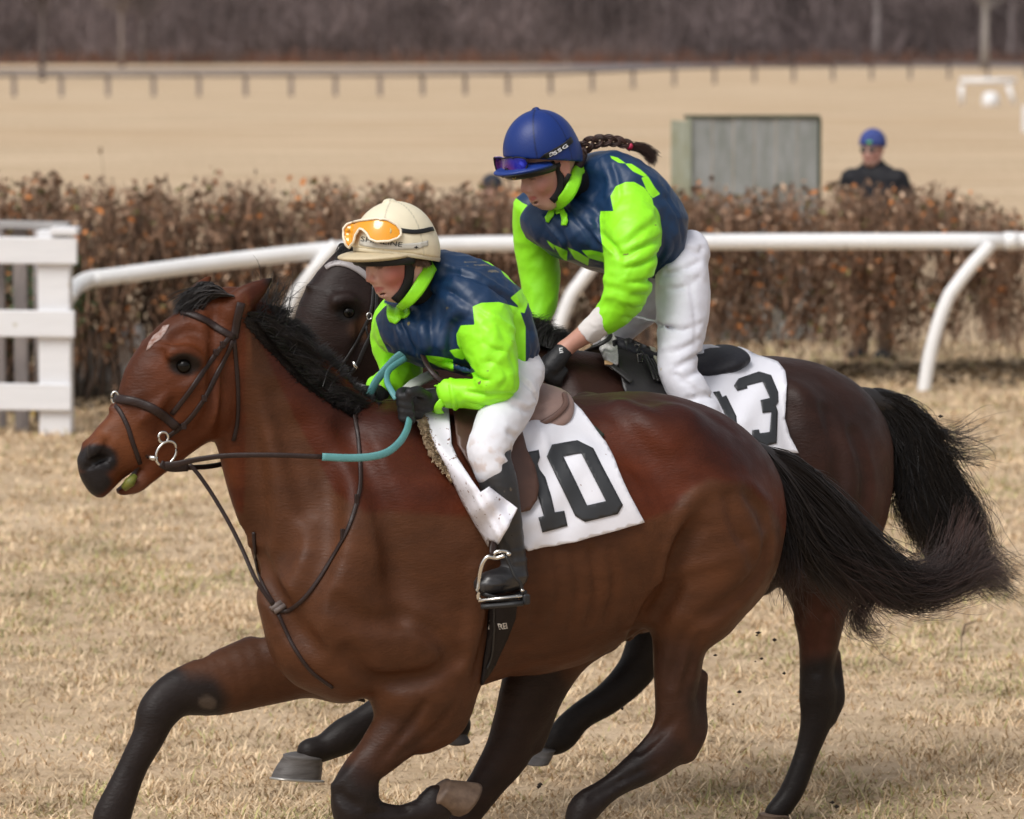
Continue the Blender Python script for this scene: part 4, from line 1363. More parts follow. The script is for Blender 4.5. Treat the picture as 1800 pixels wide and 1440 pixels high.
        dt = polydist(p, tl); dt = np.where(x > 440, dt, 999)
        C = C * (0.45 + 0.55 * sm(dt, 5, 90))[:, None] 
        fb = sm(430 - x, -20, 25)[:, None] * sm(870 - y, 0, 20)[:, None]
        C = C * (1 - fb) + headc * (0.7 + 0.6 * n1) * fb
        # darker front of the face
        fl = polydist(p, [(300, 540), (262, 585), (236, 625), (225, 690)]); C = C * (1 - fb * (0.35 * (1 - sm(fl, 10, 60)))[:, None])
        # muzzle: tan then black
        tan = np.array([0.155, 0.048, 0.016])
        mt = (1 - sm(np.hypot(x - 205, y - 775), 25, 70))[:, None] * fb; C = C * (1 - mt) + tan * mt
        bk = np.maximum(1 - sm(np.hypot((x - 170) / 1.35, (y - 808)) + wob * 10, 24, 34), 1 - sm(np.hypot((x - 165) / 1.5, (y - 848)) + wob * 10, 18, 28))[:, None]
        C = C * (1 - bk) + np.array([0.019, 0.015, 0.016]) * (0.5 + 1.0 * n1) * bk
        no = (1 - sm(np.hypot((x - 176) / 1.5, y - 806), 6, 11))[:, None]; C = C * (1 - no) + np.array([0.006, 0.004, 0.004]) * no
        chin = (1 - sm(np.hypot(x - 238, y - 850), 14, 30))[:, None]; C = C * (1 - chin) + np.array([0.15, 0.055, 0.03]) * chin
        eb = (1 - sm(np.hypot((x - 323) / 1.5, y - 641) + wob * 6, 15, 25))[:, None]; C = C * (1 - eb) + np.array([0.018, 0.012, 0.010]) * eb
        et = (1 - sm(np.hypot(x - 478, y - 490) + wob * 10, 6, 24))[:, None]; C = C * (1 - et) + np.array([0.015, 0.010, 0.009]) * et
        # snip on nose tip
        sn = (1 - sm(np.hypot(x - 131, (y - 806) / 1.8), 3, 8))[:, None]; C = C * (1 - sn) + np.array([0.5, 0.48, 0.5]) * sn
        # black points: legs
        def pts(line, d0, d1, col, strength=1.0):
            nonlocal C
            m_ = ((1 - sm(polydist(p, line) + wob * 20, d0, d1)) * strength)[:, None]; C = C * (1 - m_) + np.array(col) * m_
        blk = (0.017, 0.0115, 0.0105); dkb = (0.040, 0.017, 0.011)
        Y = V[:, 1]
        far = Y > 0.03
        p2 = fr.px(V)
        def leg(line, d0, d1, col, side, s_=1.0):
            nonlocal C
            m_ = ((1 - sm(polydist(p2, line) + wob * 20, d0, d1)) * s_ * (side * Y > 0.0))[:, None]; C = C * (1 - m_) + np.array(col) * m_
        leg([(265, 1225), (230, 1330), (190, 1470)], 60, 85, blk, 1); leg([(350, 1240), (310, 1235)], 30, 70, blk, 1)
        leg([(620, 1400), (640, 1440), (800, 1440)], 48, 75, blk, -1); leg([(700, 1300), (660, 1340)], 30, 60, dkb, -1, .6)
        leg([(1150, 1345), (1040, 1420), (960, 1520)], 45, 80, blk, -1); leg([(1228, 1215), (1232, 1290)], 14, 34, blk, -1, .9); leg([(1195, 1330), (1190, 1180)], 40, 75, dkb, -1, .75)
        leg([(940, 1230), (905, 1330), (780, 1480)], 50, 90, blk, 1, .85)
        leg([(362, 1235), (370, 1238)], 5, 12, (0.10, 0.075, 0.06), 1)
        return np.clip(C, 0.004, 1)
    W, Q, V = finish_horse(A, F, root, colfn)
    for sd in (-1, 1): eyeball(A, root, 323, 643, sd * .083)
    hoof(A, root, (770, 1395), (845, 1378), (800, 1440), .055, .07, hoofd_m, -.15)
    hoof(A, root, (172, 1500), (130, 1560), (200, 1565), .06, .07, hoofd_m, .13)
    hoof(A, root, (985, 1540), (940, 1590), (1010, 1605), .06, .07, hoofd_m, -.14)
    hoof(A, root, (765, 1500), (715, 1555), (785, 1570), .06, .07, hoofd_m, .15)
    bv = bvh_of([(W, Q)])
    # white star on the forehead
    wm = mat('white_hair', (0.44, 0.37, 0.35), 0.7, 0.2, vary=0.4, vscale=60, col2=(0.2, 0.09, 0.06))
    sew('forehead_star', [(298, 571), (292, 584), (282, 597), (272, 603), (263, 613), (257, 617), (262, 602), (270, 590), (280, 583), (287, 573)], bv, wm, root, off=0.0016, step=4, th=0.001)
    # teeth and chewed grass in the open mouth
    b = Batch(); 
    c = A.W(A.H(222, 853, -0.03)); b.tube([A.W(A.H(238, 836, -0.040)), A.W(A.H(228, 848, -0.044)), A.W(A.H(217, 859, -0.036))], [0.008, 0.015, 0.009], 8)
    b.build('chewed_cud', mat('chewed_grass', (0.15, 0.145, 0.022), 0.5, 0.4, vary=0.5, vscale=60, col2=(0.10, 0.12, 0.02), bump=0.002, bscale=60), root)
    # mane and forelock
    blk = (0.014, 0.011, 0.011)
    mane(A, root, [(431, 562), (480, 618), (530, 670), (585, 707), (620, 728)], [(500, 606), (550, 656), (596, 700), (628, 726), (650, 742)], 6500, 52, blk, l=-.04, lw=.002, lift=0.004, jit=0.006, rad=.0008, curl=.003, bvh=bv)
    mane(A, root, [(436, 552), (486, 602), (540, 655), (592, 698), (625, 724)], [(506, 584), (554, 630), (600, 680), (632, 712), (656, 734)], 6500, 53, blk, l=-.04, lw=.002, lift=0.008, jit=0.007, rad=.0008, curl=.003, bvh=bv)
    mane(A, root, [(432, 552), (470, 590), (520, 645), (565, 690), (620, 722), (655, 730)], [(470, 537), (516, 562), (566, 612), (606, 658), (642, 696), (666, 716)], 9000, 1, blk, lift=0.010, l=-.02, lw=.022, rad=.0008, curl=.003, jit=.005)
    mane(A, root, [(440, 562), (480, 612), (528, 668), (570, 706), (622, 735)], [(494, 590), (544, 640), (586, 684), (612, 716), (638, 734)], 8000, 2, blk, l=-.05, lw=.02, lift=0.006, jit=0.005, rad=.0008, curl=.004)
    mane(A, root, [(440, 545), (470, 560), (500, 590)], [(470, 500), (500, 500), (545, 540)], 90, 22, blk, lift=0.03, l=-.02, jit=.025, curl=.012, rad=.0007)
    mane(A, root, [(400, 520), (390, 515), (378, 512)], [(330, 552), (322, 540), (335, 520)], 1500, 3, blk, name='forelock', l=-.02, lw=.025, lift=0.022, jit=0.006, curl=0.006)
    # tail
    b = Batch()
    b.tube([A.W(A.H(x, y, 0)) for x, y in ((1300, 796), (1342, 808), (1382, 836), (1412, 868))], [0.05, 0.042, 0.032, 0.018], 12)
    b.build('dock', mat('black_dock', (0.016, 0.012, 0.012), 0.6), root)
    g1 = [[(1335, 790, 0), (1385, 805, 0), (1450, 860, 0), (1540, 960, 0), (1600, 1005, 0), (1660, 985, 0), (1690, 905, 0), (1700, 880, 0)],
          [(1338, 793, 0), (1385, 815, 0), (1450, 880, 0), (1530, 970, 0), (1600, 1025, 0), (1670, 1010, 0), (1705, 950, 0), (1718, 900, 0)],
          [(1340, 798, 0), (1380, 826, 0), (1442, 890, 0), (1525, 985, 0), (1600, 1035, 0), (1680, 1015, 0), (1740, 985, 0), (1780, 985, 0)],
          [(1340, 800, 0), (1375, 832, 0), (1436, 905, 0), (1515, 1000, 0), (1592, 1048, 0), (1670, 1030, 0), (1740, 1005, 0), (1790, 1025, 0)],
          [(1340, 803, 0), (1370, 840, 0), (1428, 915, 0), (1500, 1005, 0), (1565, 1052, 0), (1612, 1056, 0), (1660, 1045, 0), (1700, 1028, 0)]]
    tc = ((0.014, 0.010, 0.010), (0.10, 0.052, 0.045))
    tail(A, root, g1, 3600, 5, tc, 0.017, curl=0.020, rad=.0010)
    g2 = [[(1338, 800, -.02), (1365, 845, -.03), (1392, 910, -.03), (1420, 965, -.03), (1462, 1015, -.02), (1495, 1060, 0), (1520, 1095, 0), (1550, 1100, 0)],
          [(1338, 800, -.02), (1365, 840, -.03), (1390, 900, -.03), (1410, 950, -.03), (1440, 990, -.02), (1480, 1010, 0), (1530, 1030, 0), (1560, 1040, 0)]]
    tail(A, root, g2, 700, 6, tc, 0.022, curl=0.024)
    g3 = [[(1345, 820, -.02), (1362, 870, -.03), (1372, 930, -.03), (1370, 980, -.03), (1362, 1020, -.02), (1378, 1060, 0)],
          [(1345, 820, -.02), (1370, 880, -.03), (1395, 960, -.03), (1405, 1010, -.03), (1400, 1040, -.02), (1410, 1080, 0)]]
    tail(A, root, g3, 260, 7, tc, 0.016, curl=0.012)
    g4 = [[(1440, 920, 0), (1500, 990, 0), (1545, 1020, 0), (1525, 1060, 0), (1500, 1085, 0), (1520, 1112, 0), (1550, 1100, 0)],
          [(1440, 920, 0), (1490, 1000, 0), (1510, 1050, 0), (1500, 1090, 0), (1525, 1115, 0), (1555, 1110, 0), (1548, 1085, 0)]]
    tail(A, root, g4, 220, 8, tc, 0.010, curl=0.010, shorts=0.1)
    return root, W, Q, bv, V
HA, WA, QA, BVA, LA = horse_a()

# ---------------------------------------------------------------- horse 13 (dark bay, farther)
B_ = Frame(1200, 11.95, 24)
def horse_b():
    fr = B_
    root = empty('horse', fr.W([0, 0, 0]), 'dark brown bay horse wearing number 13, galloping behind the brighter bay', 'horse')
    F = Field((-1.55, -0.5, -0.02), (0.95, 0.5, 1.98), 0.0095)
    F.chain(fr.st([(890, 650, 790, 950, 0, .18), (955, 612, 870, 1030, 0, .235), (1060, 622, 1000, 1070, 0, .28), (1160, 648, 1130, 1065, 0, .30), (1260, 634, 1250, 1030, 0, .30),
                   (1330, 625, 1335, 1000, 0, .29), (1388, 633, 1395, 985, 0, .28), (1426, 662, 1432, 950, 0, .24), (1472, 730, 1476, 900, 0, .17)]), 0.03, 4)
    F.chain(fr.st([(660, 450, 665, 610, 0, .075), (720, 475, 680, 690, 0, .09), (800, 525, 720, 790, 0, .115), (880, 585, 770, 890, 0, .15), (945, 625, 810, 960, 0, .18)]), 0.05, 4)
    for sd in (-1, 1):
        F.chain(fr.ctr([(900, 700, 55, sd * .10, .8), (850, 820, 75, sd * .15, .75), (830, 930, 80, sd * .165, .7)]), 0.05)
        F.chain(fr.ctr([(1392, 742, 70, sd * .16, .8), (1438, 825, 92, sd * .175, .8), (1452, 890, 98, sd * .16, .85), (1430, 980, 78, sd * .15, .85)]), 0.04)
        F.chain(fr.ctr([(1488, 780, 40, sd * .08, 1), (1524, 842, 38, sd * .09, 1.1), (1518, 912, 38, sd * .11, 1.1), (1482, 980, 36, sd * .13, 1)]), 0.04)
    # near hind: standing leg
    F.chain(fr.st([(1370, 900, 1560, 880, -.14, .13), (1372, 970, 1530, 985, -.145, .11), (1384, 1040, 1500, 1050, -.14, .085), (1400, 1110, 1480, 1120, -.135, .062), (1405, 1180, 1466, 1180, -.13, .05), (1402, 1225, 1474, 1222, -.13, .046),
                   (1404, 1262, 1466, 1265, -.13, .042), (1399, 1310, 1442, 1322, -.13, .033), (1378, 1372, 1415, 1390, -.13, .036), (1362, 1402, 1400, 1415, -.13, .036), (1345, 1420, 1385, 1440, -.13, .034)]), 0.035, 4)
    F.chain(fr.ctr([(1470, 1150, 9, -.13, .8), (1472, 1200, 12, -.13, .9), (1472, 1232, 13, -.13, 1), (1458, 1262, 14, -.13, .9)]), 0.02)
    # far hind: reaching forward under the belly
    F.chain(fr.st([(1240, 930, 1430, 960, .14, .12), (1170, 1010, 1300, 1060, .14, .10), (1112, 1095, 1195, 1130, .14, .07), (1085, 1165, 1150, 1192, .14, .05), (1045, 1212, 1095, 1242, .14, .044),
                   (1000, 1244, 1040, 1275, .14, .036), (968, 1275, 1010, 1312, .14, .038), (958, 1300, 985, 1322, .14, .034)]), 0.035, 4)
    # forelegs
    F.chain(fr.ctr([(860, 980, 80, -.15, .8), (800, 1070, 55, -.15, .8), (735, 1185, 38, -.14, .8), (685, 1238, 31, -.14, .85), (640, 1268, 27, -.14, .9), (606, 1294, 32, -.14, .9), (572, 1314, 25, -.14, .9), (545, 1322, 24, -.14, 1)]), 0.03)
    F.chain(fr.ctr([(860, 980, 80, .13, .8), (830, 1060, 50, .13, .8), (770, 1130, 36, .13, .85), (740, 1165, 34, .13, .9), (770, 1215, 24, .13, .9), (790, 1255, 26, .13, .95), (800, 1275, 28, .13, .95)]), 0.03)
    # head
    F.chain(fr.st([(600, 432, 690, 540, 0, .078), (560, 470, 690, 600, 0, .092), (534, 515, 678, 632, 0, .100), (527, 560, 662, 655, 0, .088), (546, 615, 648, 690, 0, .066), (558, 670, 636, 718, 0, .056), (560, 720, 628, 745, 0, .054), (575, 755, 618, 768, 0, .046)]), 0.02, 4)
    F.chain(fr.ctr([(655, 590, 45, 0, 1.0), (645, 640, 34, 0, 1.1)]), 0.03)
    for sd in (-1, 1):
        F.chain(fr.ctr([(592, 530, 12, sd * .092, .9), (612, 527, 13, sd * .094, .9), (630, 538, 10, sd * .092, .9)]), 0.02)
        F.chain(fr.ctr([(612, 549, 14, sd * .110, .9)]), 0.012, sub=True)
        F.chain(fr.ctr([(620, 585, 7, sd * .095, .8), (595, 640, 6, sd * .07, .8)]), 0.02)
    F.chain(fr.ctr([(668, 462, 22, -.055, .8), (700, 432, 16, -.065, .7), (722, 412, 4, -.07, .7)]), 0.02)
    F.chain(fr.ctr([(628, 440, 20, .06, .8), (622, 412, 14, .065, .7), (628, 392, 4, .07, .7)]), 0.02)
    R = lambda path, w, d, **k: F.relief(fr, path, w, d, **k)
    R([(1385, 680), (1378, 750), (1390, 830)], .04, -.010)
    R([(1400, 700), (1420, 710), (1440, 740)], .04, .007)
    R([(1500, 760), (1515, 830), (1500, 900), (1460, 960)], .028, -.011)
    R([(1455, 720), (1462, 800), (1450, 880), (1420, 940)], .03, -.008)
    R([(1425, 1050), (1430, 1120), (1432, 1180)], .018, -.008)
    R([(1460, 1080), (1456, 1140), (1456, 1190)], .014, -.007)
    R([(1000, 640), (1000, 720), (985, 800)], .04, -.012)
    R([(592, 512), (612, 518), (632, 530)], .010, .007, k=.008)
    R([(595, 560), (612, 568), (630, 562)], .008, .004, k=.007)
    R([(640, 600), (615, 630), (590, 660)], .010, .006)
    R([(560, 560), (556, 610), (565, 660)], .014, -.005)
    R([(668, 540), (668, 600), (655, 650)], .016, -.010)
    def colfn(fr, V):
        M = V.copy(); M[:, 1] = -np.abs(V[:, 1])
        p = fr.px(M); x, y = p[:, 0], p[:, 1]
        wob = fbm(V * 14, 3, 19) - 0.5
        n1 = fbm(V * np.array([4, 4, 6]), 4, 33)[:, None]
        C = np.array([0.032, 0.0125, 0.0085]) * (0.6 + 0.8 * n1)
        red = ((1 - sm(polydist(p, [(1570, 800), (1560, 930), (1480, 1060), (1440, 1120)]), 10, 70)))[:, None]
        C = C * (1 - red) + np.array([0.056, 0.018, 0.010]) * red
        dk = np.array([0.022, 0.0115, 0.0095])
        hd = sm(660 - x + wob * 10, -30, 20)[:, None] * sm(900 - y, 0, 30)[:, None]; C = C * (1 - hd) + dk * (0.7 + 0.7 * n1) * hd
        tn = (1 - sm(np.hypot((x - 640) / 1.1, y - 575), 8, 34))[:, None] * 0.7; C = C * (1 - tn) + np.array([0.10, 0.042, 0.018]) * tn
        eb = (1 - sm(np.hypot((x - 612) / 1.35, y - 549), 12, 22))[:, None]; C = C * (1 - eb) + np.array([0.012, 0.009, 0.008]) * eb
        Y = V[:, 1]
        p2 = fr.px(V)
        def leg(line, d0, d1, side, s_=1.0, col=(0.014, 0.010, 0.009)):
            nonlocal C
            m_ = ((1 - sm(polydist(p2, line) + wob * 20, d0, d1)) * s_ * (side * Y > 0.0))[:, None]; C = C * (1 - m_) + np.array(col) * m_
        leg([(1440, 1220), (1430, 1290), (1370, 1430)], 45, 80, -1)
        leg([(1140, 1120), (1100, 1200), (970, 1300)], 60, 100, 1)
        leg([(780, 1100), (690, 1210), (540, 1320)], 70, 120, -1); leg([(780, 1100), (740, 1165), (800, 1285)], 70, 120, 1)
        return np.clip(C, 0.004, 1)
    W, Q, V = finish_horse(fr, F, root, colfn)
    for sd in (-1, 1): eyeball(fr, root, 612, 549, sd * .085)
    hoof(fr, root, (536, 1330), (478, 1367), (568, 1373), .058, .07, hoof_m, -.14)
    b = Batch(); a_ = [fr.W(fr.H(x, y, -.14 + l)) for x, y, l in ((568, 1374, -.05), (530, 1373, -.062), (495, 1370, -.055), (477, 1368, 0), (495, 1370, .055), (530, 1373, .062), (568, 1374, .05))]
    b.tube(cr(np.array(a_), 4), .007, 8, flat=.6); b.build('horseshoe', mat('worn_steel', (0.5, 0.48, 0.45), .4, .5, metal=.8), root)
    hoof(fr, root, (960, 1318), (925, 1345), (962, 1340), .052, .07, hoof_m, .14)
    hoof(fr, root, (1362, 1432), (1330, 1452), (1392, 1452), .055, .05, hoofd_m, -.13)
    hoof(fr, root, (800, 1285), (790, 1310), (826, 1300), .05, .05, mat('black_hoof', (0.03, 0.025, 0.025), 0.6), .13)
    bv = bvh_of([(W, Q)])
    blk = (0.012, 0.010, 0.010)
    mane(fr, root, [(700, 458), (760, 490), (840, 545), (920, 600), (975, 618)], [(730, 440), (800, 480), (870, 520), (955, 575), (1010, 600)], 6000, 31, blk, l=-.03, lw=.03, lift=0.02, rad=.0009, curl=.004, jit=.008)
    mane(fr, root, [(640, 445), (625, 442), (615, 440)], [(600, 470), (596, 462), (600, 452)], 700, 33, blk, name='forelock', l=-.02, lw=.025, lift=0.02, jit=0.006, curl=0.006)
    b = Batch()
    b.tube([fr.W(fr.H(x, y, 0)) for x, y in ((1490, 706), (1525, 704), (1565, 714), (1592, 738))], [0.05, 0.042, 0.034, 0.02], 12)
    b.build('dock', mat('black_dock_far', (0.014, 0.011, 0.011), 0.6), root)
    tc = ((0.011, 0.009, 0.009), (0.030, 0.018, 0.016))
    g1 = [[(1505, 694, 0), (1560, 694, 0), (1610, 728, 0), (1645, 790, 0), (1680, 850, 0), (1715, 905, 0), (1722, 960, 0), (1755, 1000, 0), (1790, 1035, 0)],
          [(1512, 700, 0), (1555, 705, 0), (1595, 745, 0), (1625, 810, 0), (1655, 870, 0), (1690, 920, 0), (1705, 970, 0), (1735, 1005, 0), (1780, 1030, 0)],
          [(1512, 705, 0), (1550, 715, 0), (1580, 760, 0), (1600, 830, 0), (1625, 890, 0), (1655, 945, 0), (1685, 990, 0), (1720, 1015, 0), (1760, 1030, 0)],
          [(1512, 708, 0), (1545, 725, 0), (1572, 780, 0), (1590, 840, 0), (1605, 900, 0), (1630, 950, 0), (1650, 990, 0), (1670, 1010, 0), (1700, 1020, 0)]]
    tail(fr, root, g1, 4200, 35, tc, 0.019, curl=0.024)
    g2 = [[(1530, 697, 0), (1580, 703, 0), (1620, 735, 0), (1660, 760, 0), (1700, 745, 0), (1735, 728, 0)],
          [(1540, 698, 0), (1590, 710, 0), (1630, 750, 0), (1670, 780, 0), (1715, 785, 0), (1760, 775, 0)],
          [(1540, 698, 0), (1590, 720, 0), (1635, 775, 0), (1675, 810, 0), (1720, 820, 0), (1750, 850, 0)]]
    tail(fr, root, g2, 420, 36, tc, 0.016, curl=0.02, shorts=.5)
    g3 = [[(1555, 740, -.02), (1575, 800, -.03), (1583, 860, -.03), (1600, 920, -.03), (1625, 955, 0)],
          [(1555, 740, -.02), (1585, 800, -.03), (1590, 850, -.03), (1580, 880, -.03), (1592, 905, 0)]]
    tail(fr, root, g3, 240, 37, tc, 0.012, curl=0.02)
    return root, W, Q, bv, V
HB, WB, QB, BVB, LB = horse_b()
# ------------------------------------------------------------------ lettering laid on surfaces
def text_on(txt, p0, p1, height, bvh, m, parent, off=.003, bold=.0, squash=1.0, name='lettering', subdiv=2.0, spacing=1.0, shear=0.0):
    cu = bpy.data.curves.new('lettering', 'FONT'); cu.body = txt; cu.size = 1.0; cu.space_character = spacing; cu.offset = bold; cu.resolution_u = 3; cu.shear = shear
    to = bpy.data.objects.new('lettering_tmp', cu); ROOTC.objects.link(to)
    dg = bpy.context.evaluated_depsgraph_get(); dg.update()
    me = bpy.data.meshes.new_from_object(to.evaluated_get(dg))
    import bmesh
    bm = bmesh.new(); bm.from_mesh(me); bmesh.ops.triangulate(bm, faces=bm.faces)
    vs = np.array([v.co[:2] for v in bm.verts]); fs = np.array([[v.index for v in f.verts] for f in bm.faces])
    bm.free(); bpy.data.objects.remove(to); bpy.data.meshes.remove(me)
    lo, hi = vs.min(0), vs.max(0); u = (vs - lo) / (hi - lo)
    p0 = np.array(p0, float); p1 = np.array(p1, float); d = p1 - p0; d /= np.linalg.norm(d); n = np.array([d[1], -d[0]])
    px = p0 + (p1 - p0) * u[:, :1] + n * height * u[:, 1:]
    V = []; 
    for x, y in px:
        w, nn = surf(x, y, bvh, off, None)
        if w is None: w = V[-1] if V else np.array(P(x, y, 10.5))
        V.append(w)
    return mk(name, np.array(V), fs, m, parent, smooth=False)
# ------------------------------------------------------------------ people
skin_m = mat('skin', attr='Col', rough=0.5, spec=0.4, vary=0.12, vscale=30, bump=0.0004, bscale=300)
def cloth_mat(name, rough, bscale=18, bump=0.006, sheen=0.0, spec=0.4, spots=None, coat=0.0):
    return mat(name, attr='Col', rough=rough, spec=spec, vary=0.10, vscale=14, bump=bump, bscale=bscale, bdetail=3, sheen=sheen, spots=spots, coat=coat)
def silk_material():
    m = mat('racing_silk', attr='Col', rough=0.46, spec=0.4, vary=0.10, vscale=14, bump=0.005, bscale=11, bdetail=3, spots=(26, 0.735, (0.16, 0.13, 0.05)))
    nt = m.node_tree; N = nt.nodes; Lk = nt.links
    a = next(n for n in N if n.type == 'ATTRIBUTE'); outs = [l.to_socket for l in a.outputs['Color'].links]
    b = N.new('ShaderNodeAttribute'); b.attribute_name = 'lime'
    mr = N.new('ShaderNodeMapRange'); mr.inputs['From Min'].default_value = -0.6; mr.inputs['From Max'].default_value = 0.6
    Lk.new(b.outputs['Fac'], mr.inputs['Value'])
    mx = N.new('ShaderNodeMix'); mx.data_type = 'RGBA'; Lk.new(mr.outputs[0], mx.inputs['Factor']); Lk.new(a.outputs['Color'], mx.inputs[6]); mx.inputs[7].default_value = (*LIME, 1)
    for o in outs: Lk.new(mx.outputs[2], o)
    return m
_old_silk = lambda: cloth_mat('racing_silk', 0.48, 11, 0.005, spots=(26, 0.735, (0.16, 0.13, 0.05)))
breech_m = cloth_mat('white_breeches', 0.6, 12, 0.004, spots=(30, 0.755, (0.55, 0.50, 0.44)))
boot_m = mat('black_boot_leather', (0.016, 0.016, 0.018), 0.36, 0.5, vary=0.5, vscale=10, col2=(0.035, 0.033, 0.034), bump=0.002, bscale=22, rvary=0.1, spots=(30, 0.70, (0.10, 0.08, 0.06)))
glove_m = mat('black_glove', (0.013, 0.013, 0.015), 0.55, 0.4, vary=0.4, vscale=40, bump=0.0015, bscale=120)
black_m = mat('black_webbing', (0.010, 0.010, 0.011), 0.6, 0.35)
rub_m = mat('black_rubber', (0.018, 0.018, 0.019), 0.5, 0.4)
LIME = np.array([0.31, 0.86, 0.018]); NAVY = np.array([0.006, 0.028, 0.078]); WHITE = np.array([0.72, 0.72, 0.77])
silk_m = silk_material()

def headmat(fr, phi, pitch, roll=0.0):
    a, p = math.radians(phi), math.radians(pitch)
    f = np.array([-math.cos(a), -math.sin(a), 0]); l = np.array([math.sin(a), -math.cos(a), 0]); z = np.array([0, 0, 1.0])
    f2 = f * math.cos(p) - z * math.sin(p); u = np.cross(f2, l)
    if roll:
        r = math.radians(roll); l, u = l * math.cos(r) + u * math.sin(r), u * math.cos(r) - l * math.sin(r)
    M = np.stack([f2, l, u], 1)
    return fr.R.T @ M          # columns in field-local coordinates

def add_head(F, c, M, S=1.0, full=True):
    T = lambda p: np.asarray(c) + M @ (np.asarray(p, float) * S)
    def e(p, r, k=0.02, sub=False): F.ell(T(p), np.array(r) * S, M, k * S, sub)
    def ch(rows, k=0.012, sub=False): F.chain([list(T(r[:3])) + [r[3] * S, 1.0] for r in rows], k * S, sub=sub)
    e((-.018, 0, .035), (.098, .075, .088))
    e((.030, 0, -.035), (.062, .057, .082), .03)
    e((.052, 0, -.088), (.030, .028, .024), .03)                 # chin mass
    for s in (-1, 1):
        ch([(-.012, s * .056, -.045, .016), (.004, s * .050, -.078, .016), (.050, s * .020, -.106, .014)], .03)   # jaw
        ch([(.078, s * .012, .022, .010), (.074, s * .040, .020, .010), (.052, s * .058, .008, .009)], .014)      # brow
        e((.088, s * .032, -.002), (.017, .016, .012), .012, True)                                                # socket
        e((.070, s * .031, -.003), (.0135, .0135, .0125), .004)                                                   # eyeball under lid
        e((.060, s * .038, -.036), (.026, .023, .024), .02)                                                       # cheek
        e((.092, s * .0115, -.040), (.0115, .0075, .0075), .006)                                                  # nostril wing
        e((.094, s * .0065, -.047), (.005, .0028, .003), .002, True)
        if full:
            e((-.012, s * .077, -.012), (.019, .007, .031), .006); e((-.006, s * .083, -.010), (.010, .004, .018), .003, True)
            ch([(-.022, s * .080, .012, .0045), (-.028, s * .083, -.005, .0045), (-.020, s * .080, -.030, .004)], .004)
            e((-.008, s * .075, -.038), (.008, .005, .008), .005)
    ch([(.084, 0, .012, .008), (.096, 0, -.010, .0075), (.108, 0, -.031, .0095)], .012)                           # nose
    ch([(.086, 0, -.052, .012), (.088, 0, -.080, .012)], .02)                                                      # muzzle area
    ch([(.076, -.023, -.064, .0035), (.0925, -.009, -.0595, .0052), (.0945, 0, -.0605, .0048), (.0925, .009, -.0595, .0052), (.076, .023, -.064, .0035)], .004)
    ch([(.076, -.020, -.067, .0035), (.090, -.007, -.0715, .0058), (.0905, 0, -.0718, .0060), (.090, .007, -.0715, .0058), (.076, .020, -.067, .0035)], .004)
    ch([(.086, -.020, -.0655, .0008), (.098, -.008, -.0655, .0014), (.100, 0, -.0655, .0014), (.098, .008, -.0655, .0014), (.086, .020, -.0655, .0008)], .003, True)
    e((.084, 0, -.083), (.012, .016, .004), .008, True)                                                            # under-lip dip
    return T

def head_colors(V, C, c, M, S=1.0, flush=1.0, tone=(0.60, 0.36, 0.29)):
    """skin colours in head space"""
    q = ((V - np.asarray(c)) @ M) / S
    near = (np.linalg.norm(q * np.array([1, 1, .8]), axis=1) < 0.16)
    base = np.array(tone)
    K = np.tile(base, (len(V), 1)) * (0.9 + 0.2 * fbm(V * 30, 2, 3)[:, None])
    for s in (-1, 1):
        w = np.minimum(1, (1 - sm(np.linalg.norm((q - [.055, s * .045, -.045]) * [1, 1, 0.9], axis=1), .012, .058))[:, None] * 0.85 * flush)
        K = K * (1 - w) + np.array([0.47, 0.135, 0.11]) * w
        w = (1 - sm(np.linalg.norm((q - [-.012, s * .08, -.012]), axis=1), .02, .045))[:, None] * 0.6
        K = K * (1 - w) + np.array([0.50, 0.19, 0.15]) * w
        w = (1 - sm(np.linalg.norm((q - [.080, s * .033, .024]) * [1, .55, 2.6], axis=1), .010, .018))[:, None] * 0.75    # eyebrow
        K = K * (1 - w) + np.array([0.10, 0.055, 0.035]) * w
        w = (1 - sm(np.linalg.norm((q - [.084, s * .031, -.005]) * [1, .6, 2.4], axis=1), .009, .013))[:, None] * 0.8     # lash line
        K = K * (1 - w) + np.array([0.05, 0.03, 0.025]) * w
    w = (1 - sm(np.linalg.norm((q - [.108, 0, -.034]), axis=1), .008, .026))[:, None] * 0.5 * flush
    K = K * (1 - w) + np.array([0.50, 0.17, 0.13]) * w
    w = (1 - sm(np.linalg.norm((q - [.092, 0, -.066]) * [.8, .62, 1.5], axis=1), .012, .017))[:, None] * 0.85
    K = K * (1 - w) + np.array([0.42, 0.12, 0.105]) * w
    C[near] = K[near]
    return C

def capsdist(V, pts):
    """distance to a polyline minus radius; pts rows x,y,z,r"""
    best = np.full(len(V), 1e9)
    for a, b in zip(pts[:-1], pts[1:]):
        a = np.asarray(a, float); b = np.asarray(b, float); d = b[:3] - a[:3]
        t = np.clip(((V - a[:3]) @ d) / (d @ d + 1e-9), 0, 1)
        best = np.minimum(best, np.linalg.norm(V - a[:3] - t[:, None] * d, axis=1) - (a[3] + t * (b[3] - a[3])))
    return best

